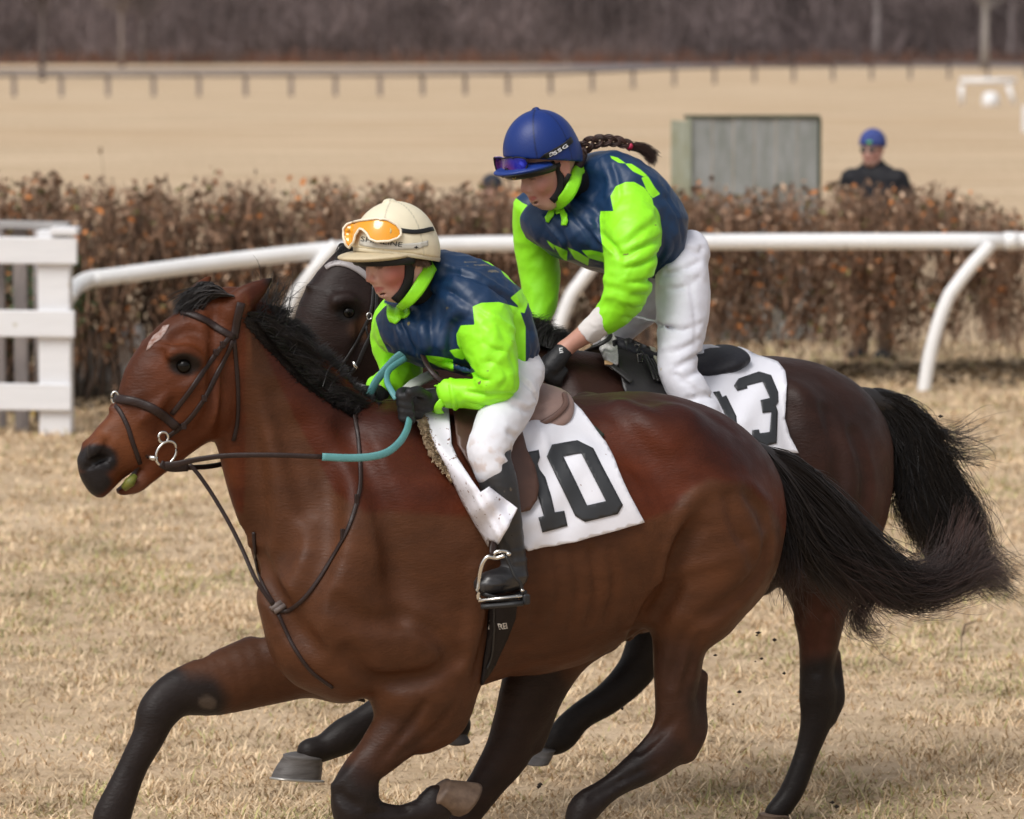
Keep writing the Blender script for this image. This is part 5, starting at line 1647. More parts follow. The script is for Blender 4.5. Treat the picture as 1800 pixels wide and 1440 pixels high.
def wrinkle(V, Q, amp, scale, seed, axis=None, mask=None):
    N = vnormals(V, Q)
    p = V * scale
    if axis is not None:
        ax = np.asarray(axis, float); ax /= np.linalg.norm(ax)
        p = p - (p @ ax)[:, None] * ax * 0.72
    wp = p + (fbm(p * 0.6 + 7, 2, seed + 5)[:, None] - 0.5) * 1.4
    r = 1 - np.abs(2 * vnoise(wp, seed) - 1)
    r2 = 1 - np.abs(2 * vnoise(wp * 2.1 + 3, seed + 1) - 1)
    d = (r ** 2.2 - 0.35) + 0.4 * (r2 ** 2 - 0.35)
    if mask is not None: d = d * mask
    return V + N * (d * amp)[:, None]

def garment(name, fr, F, mat_, root, colfn, wr=(), smooth=1, **k):
    V, Q = F.mesh(smooth)
    for w in wr: V = wrinkle(V, Q, *w)
    if wr:
        for _ in range(2): V = lap(V, Q, 0.6)
    C = colfn(V, vnormals(V, Q))
    if isinstance(C, tuple):
        k['attrs'] = {'lime': C[1]}; C = C[0]
    W = fr.W(V)
    o = mk(name, W, Q, mat_, root, cols=C, **k)
    return o, W, Q, V

def const(c): return lambda V, N: np.tile(np.asarray(c, float), (len(V), 1))

def fingers(F, fr, rows, r=8.5, k=0.006):
    for chain_ in rows:
        F.chain(fr.ctr([(x, y, (rr if rr else r), l, 1.0) for x, y, l, rr in chain_]), k)

# ---------------------------------------------------------------- rider of number 10
RA = None
def rider_a():
    fr = A
    root = empty('person', fr.W(fr.H(880, 690, 0)), 'young jockey in cream helmet with amber goggles crouched on the bright bay horse', 'person')
    hc = fr.H(695, 442, -.05); M = headmat(fr, 36, 24)
    tor = fr.ctr([(785, 508, 28, 0, 1.5), (820, 535, 44, 0, 1.8), (862, 575, 45, 0, 1.7), (888, 615, 38, 0, 1.8), (900, 655, 36, 0, 1.9)])
    an = fr.ctr([(815, 530, 34, -.13, 1), (845, 575, 32, -.19, 1), (862, 625, 29, -.23, 1), (868, 676, 25, -.245, 1), (835, 688, 24, -.21, 1), (790, 695, 14, -.16, 1), (768, 700, 13, -.14, 1)])
    af = fr.ctr([(735, 530, 32, .13, 1), (705, 570, 30, .17, 1), (700, 615, 27, .19, 1), (708, 652, 24, .19, 1), (690, 672, 20, .15, 1), (660, 690, 16, .11, 1)])
    lg = lambda s: fr.ctr([(905, 655, 46, s * .09, 1), (893, 705, 44, s * .17, 1), (866, 770, 34, s * .28, 1), (860, 800, 32, s * .31, 1), (880, 865, 31, s * .335, 1), (893, 930, 22, s * .345, 1), (903, 990, 19, s * .35, 1), (900, 1012, 19, s * .352, 1)])
    foot = lambda s: fr.ctr([(905, 1015, 18, s * .352, 1), (885, 1022, 18, s * .36, 1.2), (858, 1028, 15, s * .368, 1.4)])
    # continuous body
    F = Field((hc[0] - .16, -.47, fr.H(900, 1070, 0)[2]), (fr.H(975, 600, 0)[0], .47, hc[2] + .16), 0.005)
    F.chain([[*p[:3], p[3] * .93, p[4]] for p in tor], .03)
    add_head(F, hc, M)
    F.chain([[*(hc + M @ np.array([-.02, 0, -.05])), .050, 1], [*fr.H(738, 500, -.02), .044, 1.0], [*fr.H(785, 520, 0), .04, 1]], .02)
    for ch in (an, af): F.chain([[*p[:3], p[3] * .85, 1] for p in ch[:-1]] + [ch[-1]], .03)
    for s in (-1, 1): F.chain([[*p[:3], p[3] * .82, p[4]] for p in lg(s)], .03); F.chain([[*p[:3], p[3] * .9, p[4]] for p in foot(s)], .02)
    # hands (inside the gloves)
    def hand(F, g=1.0):
        F.chain(fr.ctr([(790, 697, 19 * g, -.15, 1), (770, 700, 18 * g, -.14, 1), (748, 706, 20 * g, -.14, 1), (730, 708, 20 * g, -.14, 1)]), .01)
        rows = []
        for i in range(4):
            y = 690 + 12.5 * i; x = 716 + 1.5 * i
            rows.append([(735, y + 2, -.145, 9.5 * g), (x - 8, y - 1, -.155, 9.0 * g), (x - 12, y + 7, -.178, 8.4 * g), (x + 3, y + 11, -.185, 7.6 * g)])
        rows.append([(748, 695, -.165, 9.5 * g), (734, 688, -.185, 9.5 * g), (720, 690, -.192, 8.4 * g)])
        fingers(F, fr, rows)
        F.chain(fr.ctr([(676, 684, 18 * g, .13, 1), (663, 690, 17 * g, .11, 1), (652, 700, 19 * g, .09, 1), (640, 706, 18 * g, .08, 1)]), .01)
        rows = []
        for i in range(4):
            y = 692 + 10.5 * i; x = 632 + 2 * i
            rows.append([(648, y + 2, .07, 9 * g), (x - 6, y, .055, 8.6 * g), (x - 8, y + 7, .038, 8 * g), (x + 5, y + 10, .03, 7.4 * g)])
        rows.append([(655, 690, .05, 9 * g), (645, 686, .035, 9 * g), (634, 688, .03, 8 * g)])
        fingers(F, fr, rows)
    hand(F, 0.9)
    V, Q = F.mesh(1)
    C = np.tile(np.array([0.50, 0.28, 0.22]), (len(V), 1)); C = head_colors(V, C, hc, M, flush=1.15)
    W = fr.W(V); mk('body', W, Q, skin_m, root, cols=C)
    bvb = bvh_of([(W, Q)])
    # gloves
    F = Field(fr.H(610, 760, 0) - np.array([0, .25, 0]), fr.H(820, 650, 0) + np.array([0, .2, 0]), 0.004); hand(F, 1.0)
    gV, gQ = F.mesh(1); gW = fr.W(gV)
    # split into the two gloves
    for sd, nm in ((-1, 'near'), (1, 'far')):
        mask = (gV[:, 1] < -.02) if sd < 0 else (gV[:, 1] >= -.02)
        idx = -np.ones(len(gV), int); idx[mask] = np.arange(mask.sum()); q = idx[gQ]; q = q[(q >= 0).all(1)]
        mk('glove', gW[mask], q, glove_m, root)
    # jacket
    F = Field((hc[0] - .12, -.36, fr.H(900, 745, 0)[2]), (fr.H(985, 600, 0)[0], .34, fr.H(800, 415, 0)[2]), 0.0045)
    F.chain(fr.ctr([(776, 480, 40, 0, 1.5), (812, 500, 50, 0, 2.0), (856, 536, 55, 0, 1.9), (884, 585, 50, 0, 1.8), (893, 628, 38, 0, 2.0)]), .02)
    F.chain(fr.ctr([(704, 582, 44, .04, 1.5), (755, 592, 52, 0, 1.9), (815, 600, 54, 0, 2.0), (870, 615, 48, 0, 2.1)]), .04)
    F.chain(fr.ctr([(775, 545, 50, 0, 1.6), (820, 560, 60, 0, 1.75)]), .04)
    F.chain(fr.ctr([(820, 530, 50, -.125, .9), (850, 570, 47, -.185, 1), (864, 615, 42, -.225, 1), (872, 668, 36, -.245, 1)]), .025)
    F.chain(fr.ctr([(872, 668, 36, -.245, 1), (850, 690, 27, -.225, 1), (815, 692, 25, -.185, 1), (792, 693, 25, -.165, 1)]), .012)
    F.chain(fr.ctr([(735, 525, 44, .125, .9), (700, 565, 40, .17, 1), (694, 612, 36, .19, 1), (706, 655, 34, .19, 1)]), .025)
    F.chain(fr.ctr([(706, 655, 34, .19, 1), (688, 672, 26, .155, 1), (668, 684, 22, .13, 1)]), .012)
    # open the neck
    F.chain([[*(hc + M @ np.array([-.02, 0, -.05])), .056, 1]], .006, sub=True)
    def fold(path, w=.010, d=.005, sides=(-1,)):
        w, d = w * .8, d * .62
        F.relief(fr, path, w, d, sides=sides, k=w * .9, l0=-.15 if sides[0] < 0 else .15)
        F.relief(fr, [(x + 5, y + 7) for x, y in path], w * 1.1, -d, sides=sides, k=w, l0=-.15 if sides[0] < 0 else .15)
    for pth, w, d in (([(812, 588), (828, 600), (850, 606), (864, 628), (866, 655)], .010, .007), ([(838, 552), (846, 580), (860, 600)], .012, .006), ([(900, 560), (905, 600), (902, 650), (885, 690)], .011, .006),
                      ([(884, 556), (890, 600), (888, 650)], .010, .004), ([(820, 622), (838, 630), (846, 650), (836, 664)], .009, .007), ([(795, 678), (830, 680), (868, 676)], .007, .004), ([(798, 696), (835, 700), (872, 692)], .007, .004),
                      ([(800, 545), (790, 560), (785, 600), (795, 640)], .014, .007), ([(765, 548), (757, 580), (762, 615)], .012, .006), ([(728, 560), (730, 590), (742, 618)], .011, .005), ([(700, 575), (706, 600), (722, 622)], .010, .005),
                      ([(790, 470), (830, 485), (868, 510)], .013, .005), ([(775, 500), (800, 520), (822, 540)], .013, .007), ([(850, 500), (885, 520), (905, 535)], .013, .005), ([(925, 575), (930, 610), (920, 645)], .010, .004),
                      ([(760, 630), (790, 640), (820, 655)], .009, .004)):
        fold(pth, w, d)
    armn = [p[:3] + [p[3]] for p in fr.ctr([(850, 570, 47, -.185, 1), (864, 615, 42, -.225, 1), (872, 668, 36, -.245, 1), (792, 693, 25, -.165, 1)])]
    armf = [p[:3] + [p[3]] for p in fr.ctr([(700, 565, 40, .17, 1), (694, 612, 36, .19, 1), (706, 655, 34, .19, 1), (668, 684, 22, .13, 1)])]
    def jc(V, N):
        p = fr.px(V); C = np.tile(NAVY, (len(V), 1))
        nearv = V[:, 1] < .02
        A0 = np.where(nearv, -(capsdist(V, armn) - .012) * 600, -(capsdist(V, armf) - .012) * 600)
        navy_over = [(700, 400), (1000, 400), (1000, 545), (926, 575), (912, 541), (877, 531), (846, 532.5), (831, 539), (834, 571), (810, 572), (802, 588), (804, 610), (815, 632), (838, 655), (812, 664), (700, 664)]
        A0 = np.where(nearv, np.minimum(A0, -sdp(p, navy_over)), A0)
        A0 = np.maximum(A0, np.where(nearv, sdp(p, [(831, 539), (846, 532.5), (877, 531), (912, 541), (924, 575), (924, 640), (905, 700), (880, 725), (770, 725), (775, 668), (812, 664), (838, 652), (818, 632), (804, 605), (802, 588), (810, 572), (834, 571)]), -99))
        A0 = np.maximum(A0, np.where(~nearv, sdp(p, [(630, 520), (657, 538), (661, 565), (668, 590), (684, 622), (700, 640), (735, 640), (745, 710), (630, 725)]), -99))
        pol = [[(747.5, 625), (771, 627), (796, 632), (797.5, 654), (771, 645), (754, 636)], [(790, 616), (804, 613), (818, 620), (814, 633), (799, 628)],
               [(843, 450), (865, 457), (885, 470), (865, 467), (849, 458)], [(881, 476), (890, 469), (904, 478), (924, 496), (921, 507), (904, 499), (888, 486)],
               [(897, 524), (917, 507), (930, 527), (922, 551), (913, 548), (910, 537)], [(700, 640), (716, 645), (728, 664), (712, 662)]]
        for q in pol: A0 = np.maximum(A0, np.where(nearv, sdp(p, q), -99))
        dirt = (inpoly(p, [(815, 458), (850, 462), (880, 480), (850, 478), (820, 470)]) & (vnoise(np.stack([p[:, 0] / 30, p[:, 1] / 1.6, p[:, 0] * 0], -1), 2) > .66))
        C[dirt] = np.array([0.13, 0.12, 0.10])
        return C, A0
    ja = garment('jacket', fr, F, silk_m, root, jc, wr=[(.0085, 9, 3, (1, 0, -.7)), (.0045, 22, 8, (.6, .1, 1))])
    bvj = bvh_of([(ja[1], ja[2])])
    # cuff frill and sleeve end
    b = Batch()
    for (pts, r, fl) in (([(798, 693, -.168), (786, 694, -.16)], .046, .85),):
        b.tube([fr.W(fr.H(*q)) for q in ((804, 692, -.172), (796, 693, -.168), (791, 694, -.165))], [.040, .046, .042], 18)
    b.build('sleeve_cuff', mat('lime_cuff', tuple(LIME), 0.45, 0.4, vary=.1, bump=.004, bscale=25), root)
    lm = mat('lime_ribbon', tuple(LIME), 0.42, 0.4, vary=.12, vscale=20, bump=.003, bscale=30)
    b = Batch()
    ring = []
    for k in range(26):
        a = 2 * math.pi * k / 26; c = np.array(fr.H(772, 702, -.145))
        ring.append(c + np.array([.010 * math.sin(3 * a), .030 * math.cos(a), .036 * math.sin(a)]) + np.array([.02 * math.sin(a) * .4, 0, 0]))
    ring.append(ring[0]); ring = fr.W(np.array(ring))
    cc = fr.W(fr.H(772, 702, -.145)); strap_w(ring, ring - cc, .022, .004, b, nseg=2); b.build('wrist_band', lm, root)
    # breeches
    F = Field((fr.H(800, 800, -.3)[0], -.42, fr.H(860, 850, -.3)[2]), (fr.H(985, 700, 0)[0], .42, fr.H(900, 590, 0)[2]), 0.005)
    for s in (-1, 1):
        F.chain(fr.ctr([(905, 642, 40, s * .07, 1), (903, 668, 46, s * .11, 1), (893, 710, 47, s * .18, 1), (866, 768, 38, s * .285, 1), (858, 792, 36, s * .31, 1), (866, 825, 33, s * .325, 1)]), .03)
    F.chain(fr.ctr([(905, 650, 38, 0, 2.2)]), .03)
    for pth in ([(905, 655), (925, 675), (940, 700)], [(880, 700), (910, 712), (935, 710)], [(845, 780), (868, 785), (888, 775)], [(838, 800), (862, 808), (884, 798)], [(855, 745), (880, 755), (905, 745)]):
        F.relief(fr, pth, .009, .004, sides=(-1,), k=.009, l0=-.2); F.relief(fr, [(x + 3, y + 7) for x, y in pth], .009, -.004, sides=(-1,), k=.009, l0=-.2)
    br = garment('breeches', fr, F, breech_m, root, lambda V, N: WHITE[None] * (1 - (.35 * sm(fr.px(V)[:, 1], 750, 800) * sm(fbm(V * 45, 3, 3), .5, .7))[:, None] * np.array([[.5, .8, 1.0]])), wr=[(.004, 12, 13, (1, 0, 1)), (.002, 28, 18, (1, 0, 0))])
    # boots
    for s in (-1, 1):
        F = Field((fr.H(815, 800, s * .3)[0] - .03, s * .345 - .12, fr.H(900, 1062, s * .35)[2] - .02), (fr.H(940, 900, s * .35)[0] + .03, s * .345 + .12, fr.H(880, 770, s * .3)[2] + .02), 0.0045)
        F.chain(fr.ctr([(878, 790, 20, s * .31, 1.2), (868, 812, 31, s * .318, 1.05), (876, 850, 34, s * .33, 1), (886, 900, 30, s * .34, 1), (897, 955, 24, s * .347, 1), (904, 990, 22, s * .35, 1), (903, 1008, 22, s * .352, 1)]), .012)
        F.chain(fr.ctr([(905, 1015, 20, s * .352, 1), (885, 1020, 22, s * .36, 1.15), (860, 1025, 20, s * .368, 1.3), (852, 1028, 17, s * .37, 1.3)]), .02)
        V, Q = F.mesh(1); V = wrinkle(V, Q, .004, 30, 23, (1, .3, 0), mask=sm(fr.px(V)[:, 1], 900, 960) * .8 + .2)
        bt = mk('boot', fr.W(V), Q, boot_m, root)
        b = Batch(); sole = [fr.W(fr.H(x, y, s * l)) for x, y, l in ((918, 1036, .352), (900, 1045, .355), (880, 1046, .362), (862, 1045, .368), (846, 1040, .371))]
        strap_w(sole, [(0, 0, -1)] * 5, [.05, .055, .07, .08, .05], .010, b); b.build('sole', rub_m, bt)
    # collar
    b = Batch()
    seq = [(766, 463, 0), (757, 470, -.075), (746, 490, -.115), (732, 512, -.125), (717, 530, -.11), (703, 541, -.06)]
    pts = [fr.W(fr.H(*q)) for q in seq]; ctr = fr.W(fr.H(728, 498, -.02))
    far = [fr.W(fr.H(x, y, -l - .04)) for x, y, l in seq[1:]]
    P_ = np.array(far[::-1] + pts); nn = P_ - ctr
    strap_w(P_, nn, [.022, .036, .036, .034, .034, .034, .036, .036, .030, .022], .006, b); b.build('collar', lm, root)
    # bow
    sew('bow', [(681, 541), (699, 544), (719, 541), (720, 556), (706, 562), (695, 570), (688, 566), (683, 552)], bvj, lm, root, off=.008, step=4, th=.006, bump=lambda v: .004 * np.sin(v[:, 0] / 3.0))
    # helmet
    Mh = headmat(fr, 36, 4)
    hcent = hc + Mh @ np.array([.000, 0, .014])
    def hel(F, gr=0.0):
        F.ell(hcent, (.120 + gr, .106 + gr, .122 + gr), Mh, .004)
        F.ell(hcent + Mh @ np.array([-.034, 0, -.030]), (.082 + gr, .096 + gr, .086 + gr), Mh, .03)
        n = Mh @ np.array([0.22, 0, -1.0]); n /= np.linalg.norm(n)
        F.halfcut(hcent + Mh @ np.array([0, 0, -.018 - gr]), n)
    lo = hc - np.array([.26, .24, .12]); hi = hc + np.array([.22, .24, .23])
    F = Field(lo, hi, 0.0038); hel(F)
    F.ell(hcent + Mh @ np.array([-.01, 0, -.05]), (.098, .082, .12), Mh, .002, True)
    F.ell(hcent + Mh @ np.array([0.01, 0, .122]), (.018, .018, .008), Mh, .004)
    def hcol(V, N):
        q = (V - hcent) @ Mh
        C = np.tile(np.array([0.74, 0.67, 0.50]), (len(V), 1))
        ang = np.arctan2(q[:, 1], q[:, 0]); d = np.abs(((ang + .35) / (math.pi / 3)) % 1 - .5)
        seam = (1 - sm(np.abs(d - .5) * np.hypot(q[:, 0], q[:, 1]) * 1.05, .0008, .0025))[:, None] * .35
        C = C * (1 - seam)
        low = (1 - sm(q[:, 2], -.03, .02))[:, None]; C = C * (1 - .12 * low * np.array([0, .4, 1]))
        return C
    he, hW, hQ, hV = garment('helmet', fr, F, mat('cream_helmet_cover', attr='Col', rough=.5, spec=.4, vary=.06, vscale=20, bump=.0012, bscale=50), root, hcol)
    # brim
    F = Field(lo, hi, 0.0036)
    F.ell(hcent + Mh @ np.array([.060, 0, -.018]), (.108, .106, .016), Mh, .004)
    F.ell(hcent + Mh @ np.array([.053, 0, -.044]), (.108, .112, .028), Mh, .004, True)
    F.halfcut(hcent + Mh @ np.array([.010, 0, 0]), -(Mh @ np.array([1.0, 0, 0])))
    V, Q = F.mesh(1)
    mk('brim', fr.W(V), Q, mat('cream_brim', (0.60, 0.50, 0.33), .5, .4, vary=.25, vscale=14, stretch=(1, 3, 1)), he)
    b = Batch(); a = np.linspace(-1.9, 1.9, 24)
    arc = [fr.W(hcent + Mh @ np.array([.030 + .085 * math.cos(t), .097 * math.sin(t), -.033])) for t in a]
    strap_w(arc, [fr.R @ (Mh @ np.array([math.cos(t), math.sin(t), -.3])) for t in a], .018, .004, b); b.build('brim_lining', black_m, he)
    b = Batch()
    rim = []
    for t in np.linspace(-math.pi, math.pi, 40):
        x = .118 * math.cos(t) - .004; rim.append(fr.W(hcent + Mh @ np.array([x, .101 * math.sin(t), -.022 + .22 * x])))
    strap_w(rim, [np.array(r_) - fr.W(hcent) for r_ in rim], .012, .004, b, nseg=1); b.build('rim_binding', mat('cream_binding', (0.62, 0.55, 0.40), .6), he)
    bvh_h = bvh_of([(hW, hQ)])
    # silver sweat band with worn lettering
    band_m = mat('pale_band', (0.60, 0.58, 0.52), .5, .4, vary=.3, vscale=25)
    sew('head_band', [(632, 421), (655, 424), (700, 429), (735, 427), (752, 423), (752, 432), (735, 438), (700, 440), (655, 436), (632, 431)], bvh_h, band_m, he, off=.0014, step=4, th=.0008)
    text_on('SHINLINE', (635, 424), (706, 434.5), 8.5, bvh_h, black_m, he, off=.0026, squash=1.15)
    star = [(731 + (4.5 if k % 2 == 0 else 1.8) * math.sin(k * math.pi / 4), 435 - (3 if k % 2 == 0 else 1.4) * math.cos(k * math.pi / 4)) for k in range(8)]
    sew('star_mark', star, bvh_h, black_m, he, off=.0026, step=3, th=.0006)
    # goggles pushed up on the helmet
    gm = bpy.data.materials.new('amber_lens'); gm.use_nodes = True; bs = gm.node_tree.nodes['Principled BSDF']
    bs.inputs['Base Color'].default_value = (0.86, 0.36, 0.008, 1); bs.inputs['Roughness'].default_value = .08; bs.inputs['Coat Weight'].default_value = .6
    bs.inputs['Transmission Weight'].default_value = .12; bs.inputs['Subsurface Weight'].default_value = 0.0
    fm = mat('cream_goggle_frame', (0.78, 0.70, 0.55), .35, .5)
    lens = [(610, 404), (618, 397), (640, 393), (665, 390), (682, 391), (696, 398), (703, 406), (704, 414), (698, 420), (684, 425), (665, 426), (655, 422), (650, 413), (644, 407), (638, 408), (633, 416), (630, 427), (622, 434), (615, 430), (610, 418)]
    gb = lambda v: .010 * np.clip(1 - ((v[:, 0] - 655) / 52) ** 2, 0, 1)
    lo_ = sew('goggles', lens, bvh_h, gm, he, off=.006, step=3.5, th=.003, bump=gb)
    Vf, Ff, v2 = patch(lens, bvh_h, .008, 3.5, gb)
    L_ = densify(lens, 3.0); fp = []
    for x, y in L_:
        j = int(np.argmin(((v2 - [x, y]) ** 2).sum(1))); fp.append(Vf[j])
    fp = np.array(fp + fp[:2]); b = Batch(); b.tube(fp, .0034, 7, cap=False); b.build('frame', fm, lo_)
    b = Batch(); 
    sew('vent_badge', [(682 + 6.5 * math.cos(t), 408 + 6.5 * math.sin(t)) for t in np.linspace(0, 6.0, 14)], bvh_h, mat('badge', (0.62, 0.50, 0.22), .4), lo_, off=.0125, step=3, th=.002)
    b = Batch(); strap_px([(703, 405), (715, 407), (730, 408), (745, 406), (760, 403), (769, 400), (774, 397)], bvh_h, .0125, .0022, b, 10.5, off=.001); b.build('elastic_strap', black_m, lo_)
    # harness / chin strap, black under-layer at neck
    b = Batch()
    strap_px([(721, 452), (719, 472), (718, 490), (711, 508), (702, 520), (694, 527)], bvb, .026, .006, b, 10.5, off=.002)
    strap_px([(733, 452), (724, 476), (718, 492)], bvb, .012, .004, b, 10.5, off=.002)
    b.build('chin_strap', black_m, root)
    F = Field(hc - .16, hc + .14, .005)
    F.chain([[*(hc + M @ np.array([-.03, 0, -.07])), .057, 1], [*fr.H(736, 500, -.02), .054, 1.0], [*fr.H(760, 515, 0), .06, 1.0]], .01)
    F.halfcut(hc + M @ np.array([.0, 0, -.075]), M @ np.array([.55, 0, .85]))
    V, Q = F.mesh(1); mk('neck_gaiter', fr.W(V), Q, black_m, root)
    # hair under the helmet edge
    n = 500; t = rng.random(n); p0 = []
    for u in t:
        x = 722 + 36 * u; y = 450 + 6 * u; w_, n_ = surf(x, y, bvb, .003, 10.5); p0.append(w_)
    p0 = np.array(p0); dd = np.array([.012, 0, -.022]) + rng.normal(size=(n, 3)) * .004
    tt = np.linspace(0, 1, 4); pp = p0[:, None] + dd[:, None] * tt[None, :, None]
    V, Fq = strands(pp, .0006 * np.ones((n, 4)), 3); mk('hair', V, Fq, mat('brown_hair', (0.12, 0.065, 0.035), .5), root, kind='stuff')
    return root, bvj, bvb

# ---------------------------------------------------------------- rider of number 13
RB = None
def rider_b():
    fr = B_
    root = empty('person', fr.W(fr.H(1190, 660, 0)), 'woman jockey in blue helmet with brown braid standing in the stirrups of the dark horse', 'person')
    hc = fr.H(962, 290, -.06); M = headmat(fr, 30, 25)
    # ---- continuous body
    leg = lambda s, r: fr.ctr([(1200, 460, 44 * r, s * .09, 1.2), (1200, 520, 46 * r, s * .14, 1.1), (1198, 590, 41 * r, s * .19, 1), (1192, 645, 33 * r, s * .23, 1), (1218, 700, 31 * r, s * .26, 1), (1245, 770, 30 * r, s * .30, 1), (1262, 850, 22 * r, s * .32, 1), (1270, 880, 19 * r, s * .325, 1)]) if s < 0 else \
        fr.ctr([(1195, 460, 44 * r, s * .09, 1.2), (1140, 520, 44 * r, s * .15, 1.1), (1092, 570, 34 * r, s * .19, 1), (1068, 605, 27 * r, s * .22, 1), (1085, 665, 27 * r, s * .26, 1), (1115, 740, 26 * r, s * .30, 1), (1130, 820, 19 * r, s * .32, 1), (1135, 845, 17 * r, s * .325, 1)])
    foot = lambda s: fr.ctr([(1272, 892, 18, s * .325, 1), (1240, 905, 18, s * .335, 1.2), (1215, 910, 14, s * .34, 1.4)]) if s < 0 else fr.ctr([(1137, 858, 17, s * .325, 1), (1110, 870, 17, s * .33, 1.2), (1085, 876, 14, s * .34, 1.4)])
    F = Field((fr.H(880, 300, 0)[0], -.46, fr.H(1250, 935, -.33)[2]), (fr.H(1320, 600, 0)[0], .46, hc[2] + .16), 0.0055)
    F.chain(fr.ctr([(1052, 325, 26, 0, 1.4), (1080, 345, 42, 0, 1.8), (1120, 385, 44, 0, 1.8), (1150, 420, 34, 0, 1.9), (1188, 450, 34, 0, 1.9)]), .03)
    add_head(F, hc, M)
    F.chain([[*(hc + M @ np.array([-.02, 0, -.05])), .046, 1], [*fr.H(1004, 318, -.03), .042, 1.0], [*fr.H(1042, 330, 0), .04, 1]], .02)
    armn = fr.ctr([(1090, 365, 32, -.15, 1), (1108, 420, 33, -.21, 1), (1106, 490, 28, -.235, 1), (1085, 535, 24, -.22, 1), (1045, 575, 20, -.18, 1), (1008, 602, 15.5, -.15, 1), (992, 614, 15, -.14, 1)])
    armf = fr.ctr([(1000, 350, 32, .13, 1), (945, 385, 29, .19, 1), (948, 450, 26, .21, 1), (952, 520, 22, .20, 1), (945, 570, 17, .16, 1), (945, 600, 14, .12, 1)])
    for ch in (armn, armf): F.chain([[*p[:3], p[3] * (.85 if i < 4 else 1), 1] for i, p in enumerate(ch)], .03)
    for s in (-1, 1): F.chain(leg(s, .80), .03); F.chain(foot(s), .02)
    def hand(F, g=1.0):
        F.chain(fr.ctr([(994, 613, 15.5 * g, -.14, 1), (978, 632, 18 * g, -.145, 1), (968, 645, 18 * g, -.145, 1)]), .01)
        rows = []
        for i in range(4):
            x = 962 + 7.5 * i; y = 648 + 4.5 * i - (3 if i == 3 else 0)
            rows.append([(x + 6, y - 6, -.15, 8 * g), (x - 3, y + 9, -.155, 7.8 * g), (x - 2, y + 20, -.14, 7.2 * g), (x + 6, y + 24, -.12, 6.4 * g)])
        rows.append([(978, 622, -.13, 8.5 * g), (960, 632, -.11, 8 * g), (950, 645, -.10, 7 * g)])
        fingers(F, fr, rows)
        F.chain(fr.ctr([(945, 598, 14 * g, .12, 1), (942, 612, 17 * g, .10, 1)]), .01)
        fingers(F, fr, [[(940 + 5 * i, 615, .09 + .0 * i, 7 * g), (934 + 5 * i, 628, .08, 6.8 * g), (938 + 5 * i, 638, .06, 6 * g)] for i in range(4)] + [[(950, 605, .09, 7 * g), (945, 618, .06, 6.5 * g)]])
    hand(F, .9)
    V, Q = F.mesh(1)
    C = np.tile(np.array([0.50, 0.255, 0.19]), (len(V), 1)); C = head_colors(V, C, hc, M, flush=.7, tone=(0.53, 0.315, 0.25))
    W = fr.W(V); mk('body', W, Q, skin_m, root, cols=C); bvb = bvh_of([(W, Q)])
    F = Field(fr.H(915, 695, 0) - np.array([0, .24, 0]), fr.H(1000, 590, 0) + np.array([.03, .2, 0]), 0.004); hand(F, 1.02)
    gV, gQ = F.mesh(1); gW = fr.W(gV)
    for sd in (-1, 1):
        mask = (gV[:, 1] < 0) if sd < 0 else (gV[:, 1] >= 0)
        idx = -np.ones(len(gV), int); idx[mask] = np.arange(mask.sum()); q = idx[gQ]; q = q[(q >= 0).all(1)]
        go = mk('glove', gW[mask], q, glove_m, root)
        if sd < 0:
            bvg = bvh_of([(gW[mask], q)])
            wmk = mat('glove_print', (0.6, 0.6, 0.6), .5)
            for pl in ([(983, 612), (989, 611), (989, 613), (983, 614)], [(983, 616), (989, 615), (989, 617), (983, 618)], [(984, 619), (990, 618), (990, 620.5), (984, 621.5)], [(983, 612), (984.5, 612), (984.5, 618), (983, 618)]):
                sew('logo_mark', pl, bvg, wmk, go, off=.001, step=3, th=.0004)
    # ---- jacket
    F = Field((fr.H(888, 300, 0)[0], -.36, fr.H(1100, 600, 0)[2]), (fr.H(1225, 400, 0)[0], .34, fr.H(1060, 250, 0)[2]), 0.0047)
    F.chain(fr.ctr([(1048, 308, 38, 0, 1.6), (1076, 322, 52, 0, 2.0), (1114, 354, 57, 0, 1.85), (1142, 388, 53, 0, 1.8), (1158, 418, 37, 0, 2.1)]), .02)
    F.chain(fr.ctr([(958, 392, 38, .05, 1.5), (1010, 408, 50, .01, 1.9), (1075, 425, 54, 0, 2.1), (1135, 440, 46, 0, 2.1)]), .04)
    F.chain(fr.ctr([(1020, 370, 38, 0, 1.7), (1070, 375, 60, 0, 1.8), (1120, 400, 58, 0, 1.9)]), .04)
    an = fr.ctr([(1098, 362, 42, -.14, .9), (1112, 400, 47, -.20, 1), (1108, 450, 47, -.225, 1), (1103, 500, 40, -.235, 1), (1088, 538, 32, -.22, 1), (1068, 562, 25, -.20, 1)])
    F.chain(an, .025)
    af = fr.ctr([(990, 352, 38, .13, .9), (938, 368, 34, .18, 1), (940, 420, 35, .21, 1), (950, 480, 34, .21, 1), (950, 530, 28, .19, 1), (946, 562, 17, .165, 1)])
    F.chain(af, .02)
    F.chain([[*(hc + M @ np.array([-.02, 0, -.05])), .056, 1]], .006, sub=True)
    def fold(path, w=.010, d=.005, sides=(-1,)):
        w, d = w * .8, d * .62
        F.relief(fr, path, w, d, sides=sides, k=w * .9, l0=-.15)
        F.relief(fr, [(x + 4, y + 7) for x, y in path], w * 1.1, -d, sides=sides, k=w, l0=-.15)
